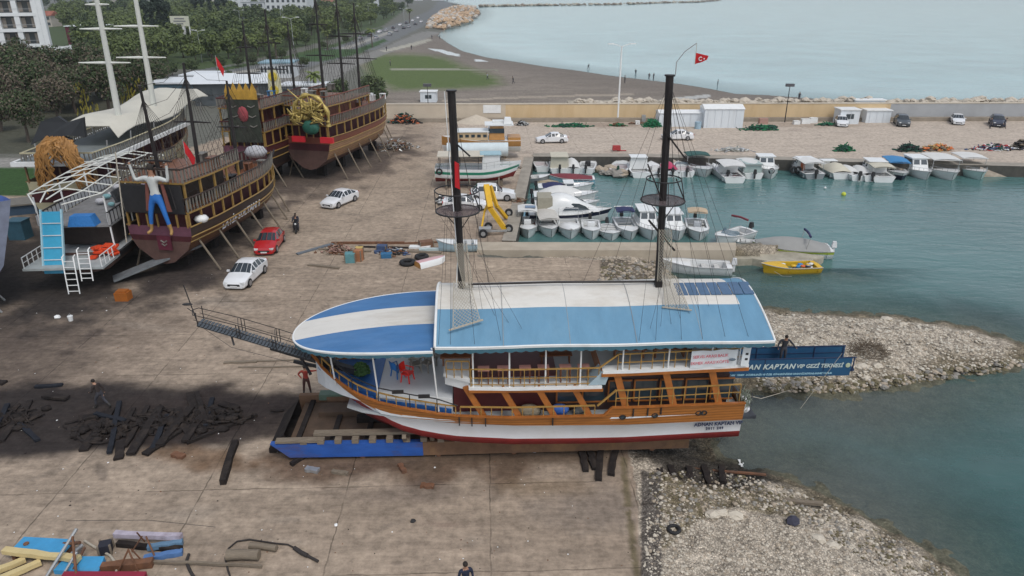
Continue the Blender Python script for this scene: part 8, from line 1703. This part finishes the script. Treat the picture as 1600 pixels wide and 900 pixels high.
for y0_, z0_, z1_, x_ in ((-.9, 0.25, 2.9, -2.65), (-2.0, 1.2, 3.4, -2.65)):
    m = MB()
    for y in (y0_, y0_ + .75): m.tube([(x_ - .3, y, z0_), (x_, y, z1_), (x_ + .3, y, z1_ + .05)], .045, 6)
    for k in range(6): z = z0_ + .2 + k * (z1_ - z0_ - .3) / 5.5; m.beam((x_ - .3 + .3 * (z - z0_) / (z1_ - z0_), y0_, z), (x_ - .3 + .3 * (z - z0_) / (z1_ - z0_), y0_ + .75, z), .05)
    m.build('ladder', WHITE, D)
m = MB(); m.box((.4, -.6, 4.65), (1.0, 1.9, .75), taper=.75); tag(m.build('blue_tarp_bundle', mat('tarp_blue', (.03, .17, .45), .7, .2, 2, bump=.05), loc=d0, rz=rd), 'blue tarpaulin bundle on the upper deck beside the water slide', 'tarpaulin')
OG = mat('buoy_orange', ())
for x, y, z, l in ((-.4, -1.4, 2.1, 'orange life jackets heaped on the stern of the slide boat, left heap'), (-.2, -2.2, 2.1, 'orange life jackets heaped on the stern of the slide boat, right heap')):
    m = MB(); rr = random.Random(int(x * 100)); 
    for k in range(7): m.box((rr.gauss(0, .2), rr.gauss(0, .2), .1 + k * .1), (.6, .5, .14), rz=rr.uniform(0, 3), rx=rr.gauss(0, .2))
    tag(m.build('life_jackets', mat('jacket_orange', (.60, .06, .015), .7), loc=d0 + Matrix.Rotation(rd, 3, 'Z') @ Vector((x, y, z)), rz=rd), l, 'life jackets')
m = MB(); m.box((5.2, -1.9, 5.6), (4.6, .2, .9), rx=-.3); m.build('dark_awning_panel', mat('awning_charcoal', (.04, .045, .05), .8), D)
rr = random.Random(31)
for i in range(10):
    m = MB(); s = rr.uniform(.4, .8); m.ball((0, 0, s * .5), s * .6, 8, sz=(1.2, 1, .7)); p = d0 + Matrix.Rotation(rd, 3, 'Z') @ Vector((5 + i * .75, rr.uniform(-.8, 1.2), 4.3)); tag(m.build('cushion_heap', mat(('heap_teal', 'heap_white', 'heap_violet')[i % 3], ((.2, .38, .4), (.5, .5, .52), (.3, .26, .36))[i % 3], .8, .2, 3), loc=p), 'cushions and cloths piled on the upper deck of the slide boat', 'cushions', 'cloth heaps on the slide boat')
# gangway ramps under it
m = MB(); m.beam((0, 0, .2), (5.5, 3.2, 1.9), 1.2, .14); tag(m.build('steel_ramp', mat('ramp_grey', (.14, .15, .16), .7, .3, 2), loc=G(178, 440)), 'grey steel ramp leaning beside the stern of the near ship', 'ramp')
m = MB(); m.box((0, 0, .3), (.9, .7, .6)); m.box((0, 0, .66), (.7, .5, .12)); tag(m.build('orange_box', mat('rusty_orange_box', (.30, .09, .01), .7, .2, 2), loc=G(194, 468)), 'rusty orange box on the ground below the steel ramp', 'box')
# --- hull at the left border
E0 = G(10, 490); E_ = thing('blue_hull_ship', 'ship with pale blue and violet hull cut off by the left edge of the photo', 'ship', (E0.x - 2.0, E0.y - 1.9, 0), R(137))
rows = []
for i in range(12):
    x = 14 * i / 11; w = 2.5; r = [(x, -w - 2.3, 7.0 + .4 * math.cos(i * .5)), (x, -w - 1.8, 5.8), (x, -w - .9, 3.2), (x, -w * .95, 2.0), (x, -.2, 1.2)]; rows.append(r + [(p[0], -p[1], p[2]) for p in r[::-1]])
m = MB(); m.grid(rows, mfun=lambda i, k: [0, 1, 2, 3, 3, 3, 2, 1, 0][k]); m.add(rows[0], [tuple(range(10))], 2); m.build('hull', [mat('hull_royal_blue', (.03, .09, .35), .5, .3, 1), mat('hull_pale_blue', (.25, .38, .42), .6, .25, 1), mat('hull_grey_violet', (.16, .18, .24), .6, .35, .7), mat('hull_teal_grey', (.12, .2, .24), .6, .2, 1)], E_)
for x, y in ((.3, -1.9), (2.5, -2.6), (5.5, -2.6)): m = MB(); m.tube([(x, y - .7, 0), (x, y + .4, 2.2)], .08, 6); m.build('prop', STEEL, E_)
m = MB(); m.box((0, 0, 1.0), (2.6, 3.0, .14)); m.box((0, 0, .45), (2.4, 2.6, .9), mi=1); tag(m.build('grey_shelter', [mat('shelter_roof', (.15, .14, .12), .8, .2, 2), mat('shelter_blue', (.03, .06, .10), .7)], loc=G(40, 330), rz=.4), 'low grey roofed shelter with dark blue sides near the left edge', 'shelter')
m = MB(); m.box((0, 0, .8), (1.4, 1.2, 1.6)); m.box((0, 0, 1.65), (1.5, 1.3, .1)); tag(m.build('teal_container', mat('container_teal', (.03, .09, .13), .7, .2, 2), loc=G(34, 372)), 'dark teal container behind the slide boat', 'container')
# ============================================================ background: hotel, restaurants, trees, town
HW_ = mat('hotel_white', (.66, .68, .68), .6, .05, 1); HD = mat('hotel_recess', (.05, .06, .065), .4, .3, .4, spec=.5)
a0 = G(-150, 124); a1 = G(62, 124); Wd = a1.x - a0.x
ht = thing('hotel', 'white hotel block with deep framed balconies at the upper left corner', 'hotel', (a0.x, a0.y - 4, 0), R(22))
NF = 7; FH = 3.6
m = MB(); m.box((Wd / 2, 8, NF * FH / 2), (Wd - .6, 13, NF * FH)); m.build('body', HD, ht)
for f in range(NF + 1): m = MB(); m.box((Wd / 2, .9, f * FH), (Wd, 2.4, .75)); m.build('balcony_slab', HW_, ht)
nb = 8
for k in range(nb + 1): m = MB(); m.box((Wd * k / nb, .9, NF * FH / 2), (1.1, 2.2, NF * FH - .02)); m.build('pier', HW_, ht)
m = MB(); m.box((Wd + 1.1, 1.4, NF * FH / 2), (1.1, 2.6, NF * FH)); m.build('side_wall', HW_, ht)
rr = random.Random(8)
for f in range(1, NF):
    for k in range(nb):
        m = MB(); x = Wd * (k + .5) / nb; m.box((x - 1.2, 1.35, f * FH + 1.7), (1.2, .08, 2.2)); m.box((x + 1.2, 1.35, f * FH + 1.7), (1.2, .08, 2.2)); m.build('window', mat('hotel_curtain', (.30, .26, .22), .7, .5, .3), ht)
for f in range(1, NF): m = MB(); m.beam((.6, -.2, f * FH + 1.25), (Wd - .6, -.2, f * FH + 1.25), .08); m.build('balcony_rail', STEEL, ht)
def pergola(label, px0, px1, py, pz, dp, n, mt, ang=0, top=3.4):
    a, b = G(px0, py), G(px1, py); w = b.x - a.x; t = thing('pergola', label, 'pergola', (a.x, a.y, 0), ang)
    for k in range(n): m = MB(); m.box((w * (k + .5) / n, dp / 2, top), (w / n * .5, dp, .25)); m.build('slat', mt, t)
    for x in (0, w):
        for y in (0, dp): m = MB(); m.beam((x, y, 0), (x, y, top), .3); m.build('post', mt, t)
    m = MB(); m.beam((0, 0, top + .2), (w, 0, top + .2), .3); m.beam((0, dp, top + .2), (w, dp, top + .2), .3); m.build('beam', mt, t)
pergola('white slatted pergola at the foot of the hotel', -60, 95, 100, 3, 12, 12, HW_, R(3)); pergola('white slatted pergola continuing right toward the maroon hall', 95, 145, 92, 3, 7, 12, HW_, R(3)); pergola('far thin white pergola beyond the white masts', 170, 262, 84, 3, 5, 20, HW_, R(1))
def house(label, px0, px1, py, dp, h, wall, roof, floors=2, rz=0, pitch=0, name='building', cols=4, wm=None):
    a, b = G(px0, py), G(px1, py); w = b.x - a.x; t = thing(name, label, 'building', (a.x, a.y, 0), rz)
    m = MB(); m.box((w / 2, dp / 2, h / 2), (w, dp, h)); m.build('wall', wall, t); m = MB()
    if pitch: m.add([(-.5, -.5, h), (w + .5, -.5, h), (w + .5, dp / 2, h + pitch), (-.5, dp / 2, h + pitch), (w + .5, dp + .5, h), (-.5, dp + .5, h)], [(0, 1, 2, 3), (3, 2, 4, 5), (0, 3, 5), (1, 4, 2), (0, 5, 4, 1)])
    else: m.box((w / 2, dp / 2, h + .15), (w + .6, dp + .6, .3))
    m.build('roof', roof, t)
    for f in range(floors):
        for k in range(cols): m = MB(); m.box((w * (k + .5) / cols, -.04, h * (f + .55) / floors), (w / cols * .5, .12, h / floors * .5)); m.build('window', wm or HD, t)
    return t
CW2 = mat('far_wall_white', (.55, .57, .58), .7, .1, .3); CW3 = mat('far_wall_cream', (.42, .38, .33), .7, .15, .3); RT_ = mat('roof_tile_red', (.26, .09, .06), .8, .2, .5); RG = mat('roof_grey', (.30, .32, .33), .7, .12, .3); MH = mat('hall_maroon', (.10, .015, .03), .7, .15, .5); RW2 = mat('roof_sheet_white', (.62, .65, .67), .5, .05, .5)
house('maroon walled hall beside the hotel pergola', 108, 160, 72, 14, 7, MH, RW2, 1, cols=2)
house('long white apartment house with dark windows beyond the grove', 418, 482, 36, 18, 15, CW2, RG, 4, cols=8); house('narrow white block left of the long apartment house', 380, 416, 34, 16, 12, CW2, RG, 3, cols=3); house('white block at the top beyond the tall dark trees', 348, 396, 26, 20, 16, CW2, RG, 3, cols=5); house('small red roofed house behind the grove', 228, 254, 62, 8, 3.5, CW3, RT_, 1, pitch=2.5, cols=2); house('small red roofed villa left of the first white mast', 58, 82, 42, 10, 6, CW3, RT_, 2, pitch=2.5, cols=3)
rr = random.Random(19)
wn = ['pale', 'cream', 'grey', 'white']
for i in range(34):
    x = rr.uniform(85, 700) if i < 26 else rr.uniform(480, 760); y = rr.uniform(-1, 19) if x < 560 else rr.uniform(-4, 12)
    if x > 600 and y > 2: y = rr.uniform(-5, 1)
    w = rr.uniform(14, 34); pt = rr.choice((0, 0, 2.5))
    house('distant %s building of the town strip beyond the grove' % ('red roofed' if pt else 'flat roofed'), x, x + w, y, 14, rr.uniform(6, 14), rr.choice((CW2, CW3, RG)), RT_ if pt else RG, rr.choice((2, 3)), pitch=pt, cols=3).__setitem__('group', 'distant red roofed buildings of the town strip' if pt else 'distant flat roofed buildings of the town strip')
# restaurants behind the ships
house('long white roofed restaurant behind the near ship masts', 236, 325, 158, 9, 3.2, mat('restaurant_blue', (.08, .14, .18), .6, .4, .4), RW2, 1, R(3), 0, cols=8); t = house('white wedge roofed restaurant behind the black ship', 306, 418, 166, 9, 4.0, mat('restaurant_dark', (.07, .08, .085), .6, .3, .4), RW2, 1, R(6), 1.4, cols=7)
house('small pale blue roofed pavilion behind the ship masts', 408, 458, 122, 7, 3.4, CW2, mat('roof_pale_blue', (.22, .34, .40), .6), 1, R(4), 0, cols=9); house('low white roofed shack with open front beyond the gold crest', 440, 508, 156, 5, 2.6, mat('shack_grey', (.24, .25, .26), .7), RW2, 1, 0, 0, cols=4); house('low white building left of the pale blue pavilion', 285, 330, 140, 8, 2.8, CW2, RW2, 1, 0, 0, cols=4)
sgn = thing('sail_sign', 'tall cream sail-shaped sign with two yellow rounds behind the ships', 'sign', G(432, 166), R(-8)); m = MB(); m.add([(-1.3, 0, 1.5), (1.5, 0, 1.2), (1.3, 0, 5.0), (.6, 0, 6.6), (-.9, 0, 6.4), (-1.3, .15, 1.5), (1.5, .15, 1.2), (1.3, .15, 5.0), (.6, .15, 6.6), (-.9, .15, 6.4)], [(0, 1, 2, 3, 4), (9, 8, 7, 6, 5)] + [(i, i + 5, (i + 1) % 5 + 5, (i + 1) % 5) for i in range(5)]); m.build('panel', mat('sign_cream', (.55, .52, .34), .7), sgn)
for z in (5.3, 2.9): m = MB(); m.cyl((0, -.05, z), .85, .1, 16, axis='Y'); m.build('yellow_round', mat('sign_yellow', (.55, .42, .05), .6, .3, 3), sgn)
m = MB(); m.beam((0, .1, 0), (0, .1, 1.6), .2); m.build('post', STEEL, sgn)
g = G(292, 74); bb = thing('billboard', 'cream billboard with small grey lines of text on a tall white post', 'billboard', g); zt_ = PY(290, 25, g.y).z; zb_ = PY(290, 41, g.y).z; k = g.y / F
m = MB(); m.box((-1.0, 0, (zt_ + zb_) / 2), (27 * k, .4, zt_ - zb_)); m.build('panel', mat('billboard_cream', (.52, .52, .42), .6), bb); m = MB(); m.beam((0, .1, 0), (0, .1, zb_), .9); m.beam((2.2, .1, 0), (2.2, .1, zb_), .35); m.build('post', WHITE, bb)
for i, dz in enumerate((.75, .5, .25)): m = MB(); m.box((-1.0, -.24, zb_ + (zt_ - zb_) * dz), ((14, 18, 10)[i] * k, .04, .45)); m.build('text_line', mat('billboard_ink', (.2, .2, .2), .7), bb)
# trees
T = dict(
 olive=[tree_proto('x', 6.0, 3.6, 1300, LG[0], 1, leaf=.42, lm2=LG[2]), tree_proto('x', 5.2, 3.3, 1200, LG[2], 2, leaf=.42, lm2=LG[0]), tree_proto('x', 6.6, 3.8, 1300, LG[1], 3, leaf=.42, lm2=LG[0])],
 big=[tree_proto('x', 9.5, 4.6, 5200, LG[1], 4, leaf=.26, lm2=LG[3]), tree_proto('x', 8.5, 4.4, 4800, LG[3], 5, leaf=.26, lm2=LG[1])],
 cyp=[tree_proto('x', 14, 3.2, 1500, LG[4], 6, conic=1, leaf=.5, name='conifer_tree')],
 bush=[tree_proto('x', 3.0, 2.2, 1700, LG[1], 7, leaf=.2, name='round_bush', lm2=LG[0])])
used_ = set()
def put(kind, i, px, py, s, label, group=None, g=None):
    p = T[kind][i]; g = g or G(px, py); rz = (px * 7.3 + py * 3.1) % 6.28
    if p.name not in used_: used_.add(p.name); p.location = g; p.rotation_euler.z = rz; p['label'] = label; p.scale = (s, s, s * .95); o = p
    else: o = copytree(p, None, g, rz, label, scale=s)
    if group: o['group'] = group
    return o
for px, py, k, i, s, l in [(20, 172, 'big', 0, 1.15, 'large dark tree at the left border above the lawn'), (62, 160, 'big', 1, 1.1, 'brownish bare-crowned tree right of the border tree'), (100, 155, 'big', 0, 1.0, 'dark tree between two brownish ones behind the cream ship'), (8, 140, 'big', 1, 1.1, 'brownish tree farther back at the left border'), (128, 142, 'big', 1, .9, 'brownish tree behind the tent roof, left of the white mast'), (45, 222, 'big', 0, .72, 'dense green tree standing behind the dark carved backboard'), (2, 205, 'big', 1, .7, 'small brownish tree at the left border by the path'), (172, 182, 'big', 0, .95, 'dark tree behind the foot of the left white mast'), (215, 172, 'big', 0, .95, 'dark tree between the two white masts'), (152, 150, 'big', 0, 1.0, 'dark tree behind the white masts, farther back'), (250, 150, 'big', 0, .7, 'dark tree just right of the right white mast'), (92, 190, 'big', 1, .8, 'brownish tree close behind the cream ship'), (582, 156, 'bush', 0, 1.5, 'round dark green tree by the wall end beyond the tan-hulled ship'), (530, 160, 'bush', 0, 1.35, 'round dark green tree left of the one by the wall end'), (593, 160, 'bush', 0, .9, 'small dark bush touching the round tree by the wall end'), (120, 178, 'big', 0, .75, 'low dark tree under the tent roof edge')]:
    put(k, i, px, py, s, l)
for i, (px, py, s) in enumerate([(245, 72, 1.15), (258, 70, 1.3), (268, 71, 1.1), (320, 40, 1.1), (332, 38, 1.2), (345, 40, 1.0), (310, 44, 1.1), (355, 38, 1.1), (235, 60, 1.1)]): put('cyp', 0, px, py, s, 'tall dark conifer rising over the grove', 'tall dark conifers over the grove')
rr = random.Random(91)
for i in range(22): px = rr.uniform(-40, 235); py = rr.uniform(116, 190 - px * .12); put('big', i % 2, px, py, rr.uniform(.6, .95), 'tree in the dense dark belt behind the cream-hulled ship', 'trees of the belt behind the cream-hulled ship')
# banana-like yellow leaves by the restaurant
rr = random.Random(41)
for i, (px, py) in enumerate([(140, 185), (195, 178), (207, 176), (222, 172)]):
    m = MB()
    for k in range(60):
        p = Vector((rr.gauss(0, .9), rr.gauss(0, .6), rr.uniform(1, 6.5))); m.add([p, p + Vector((.12, 0, -.3)), p + Vector((rr.gauss(0, .1), 0, -.75)), p + Vector((-.12, 0, -.3))], [(0, 1, 2, 3)])
    m.tube([(0, 0, 0), (0, 0, 6)], .08, 5); g = G(px, py); tag(m.build('hanging_vine', mat('leaf_yellow', (.30, .26, .04), .7, .3, 2), loc=g), ['yellow-leaved climber left of the left white mast', 'yellow-leaved climber right of the left white mast, left strand', 'yellow-leaved climber right of the left white mast, middle strand', 'yellow-leaved climber beside the right white mast'][i], 'plant')
GP = [(118, 100), (110, 60), (90, 30), (250, 18), (480, 18), (600, 18), (622, 26), (570, 44), (520, 58), (470, 74), (400, 90), (330, 98), (240, 108), (180, 112)]
gpw = W(GP); pts = []; rr = random.Random(55)
xs = [p[0] for p in gpw]; ys = [p[1] for p in gpw]; tries = 0
while len(pts) < 255 and tries < 40000:
    tries += 1; px, py = rr.uniform(90, 622), rr.uniform(18, 112) 
    if not inpoly(np.array([px]), np.array([py]), GP)[0]: continue
    g = G(px, py); md = 4.4 + g.y * .011
    if any((g.x - q.x) ** 2 + (g.y - q.y) ** 2 < md * md for q in pts): continue
    pts.append(g); s = md / 6.2; k = rr.choice((0, 0, 1, 1, 2)); put('olive', k, px, py, s * rr.uniform(.85, 1.2), 'rounded green tree in the dense grove between the road and the town', 'trees of the dense grove', g)
for i in range(36):
    px = rr.uniform(-20, 700); py = rr.uniform(3, 17); g = G(px, py)
    if px > 655: py = rr.uniform(-3, 2); g = G(px, py)
    put('olive', 2, px, py, g.y / 420, 'dark tree among the distant buildings of the town', 'trees among the distant town buildings', g)
for px, py, s in [(600, 30, 1.3), (615, 24, 1.4), (586, 36, 1.2), (628, 20, 1.3), (545, 52, .8), (520, 60, .8), (478, 72, .7)]: put('olive', 2, px, py, s, 'dark tree lining the coast road at the edge of the grove', 'trees lining the coast road')
for i, (px, py, s) in enumerate([(345, 107, 1), (372, 104, 1), (396, 101, 1), (425, 96, 1), (300, 113, 1), (270, 118, 1), (505, 76, .8), (540, 66, .8), (575, 56, .8), (360, 128, .8), (455, 112, .8), (475, 104, .8), (440, 92, 1), (60, 128, 1.6), (90, 122, 1.6), (110, 128, 1.4), (30, 120, 1.6), (250, 112, 1.2), (225, 116, 1.2), (205, 120, 1.3)]): put('bush', 0, px, py, s, 'clipped round bush along the road and its verges', 'clipped bushes along the road')
pm = [palm_proto('palm behind the ships with a broad tuft of fronds', 4.5, 1), palm_proto('dark palm on the promenade between the thin ship masts, left one', 6, 2)]
pm[0].location = G(492, 152); pm[1].location = G(512, 78)
for px, py, h_, l in [(582, 74, 1.0, 'dark palm on the promenade right of the rightmost thin mast'), (433, 100, 1.1, 'palm beside the double-armed promenade lamp'), (640, 36, 1.3, 'palm by the parked cars near the end of the road'), (553, 66, .9, 'palm in the road verge between two masts')]: copytree(pm[1], None, G(px, py), px, l, scale=h_)
# coast revetment, breakwater
RV = mat('revetment_orange', (.44, .31, .20), .9, .3, .5); RV2 = mat('revetment_pale', (.46, .42, .37), .9, .25, .5)
m = MB(); rr = random.Random(21); P_ = [(664, 44), (700, 43), (735, 33), (750, 20), (742, 10), (715, 8), (690, 16), (672, 30)]; k = 0
while k < 420:
    px, py = rr.uniform(664, 752), rr.uniform(8, 46)
    if not inpoly(np.array([px]), np.array([py]), P_)[0]: continue
    g = G(px, py); h = 2.4 * min(1, dist(np.array([px]), np.array([py * 2.]), [(a, b * 2.) for a, b in P_])[0] / 10); rock_mesh(m, (g.x, g.y, h), rr.uniform(1.0, 2.2), rr, 0 if rr.random() < .6 else 1, .8); k += 1
o = m.build('rock_revetment', [RV, RV2]); o['kind'] = 'stuff'; tag(o, 'mass of orange and pale rocks armouring the far shore', 'rocks')
m = MB(); k = 0
P0 = [(750, 11), (800, 10), (870, 9), (960, 8), (1040, 5), (1090, 4), (1125, 1)]
for a, b in zip(P0[:-1], P0[1:]):
    for j in range(70):
        f = rr.random(); g = G(a[0] + (b[0] - a[0]) * f, a[1] + (b[1] - a[1]) * f, WZ); rock_mesh(m, (g.x, g.y + rr.uniform(-6, 6), WZ + rr.uniform(.2, 2.0)), rr.uniform(1.5, 3.4), rr, rr.randrange(2), .6)
o = m.build('breakwater', [mat('breakwater_brown', (.20, .16, .12), .9, .3, .4), mat('breakwater_pale', (.38, .35, .28), .9, .3, .4)]); tag(o, 'low rocky breakwater stretching across the bay', 'breakwater')
# cars along the far road
rr = random.Random(66); FC = []
for i, (px, py) in enumerate([(312, 122), (302, 126), (560, 62), (575, 58), (590, 52), (600, 50), (612, 46), (622, 41), (606, 56), (632, 38), (642, 34), (616, 50), (628, 46), (650, 30), (636, 44), (646, 40), (655, 36), (585, 62)]):
    kk = ('sedan', (.05, .055, .06), 'darkgrey') if i % 3 == 0 else (('sedan', WC, 'white') if i % 3 == 1 else ('hatch', (.28, .29, .3), 'silver'))
    o = place_car(kk[0], kk[1], kk[2], (px, py), (px + 6, py - 2), '%s car on the distant coast road' % ('dark grey' if i % 3 == 0 else ('white' if i % 3 == 1 else 'silver'))); o['group'] = 'cars on the distant coast road'
hm = MB(); hm.box((0, 2400, 4), (8000, 6800, 60)); hzo = hm.build('haze', [])
hmt = bpy.data.materials.new('haze_air'); hmt.use_nodes = True; hn = hmt.node_tree; hn.nodes.remove(hn.nodes['Principled BSDF'])
pv = hn.nodes.new('ShaderNodeVolumePrincipled'); pv.inputs['Density'].default_value = .00016; pv.inputs['Color'].default_value = (.80, .87, .93, 1); pv.inputs['Anisotropy'].default_value = .2
hn.links.new(pv.outputs[0], hn.nodes['Material Output'].inputs['Volume']); hzo.data.materials.append(hmt); hzo['kind'] = 'stuff'
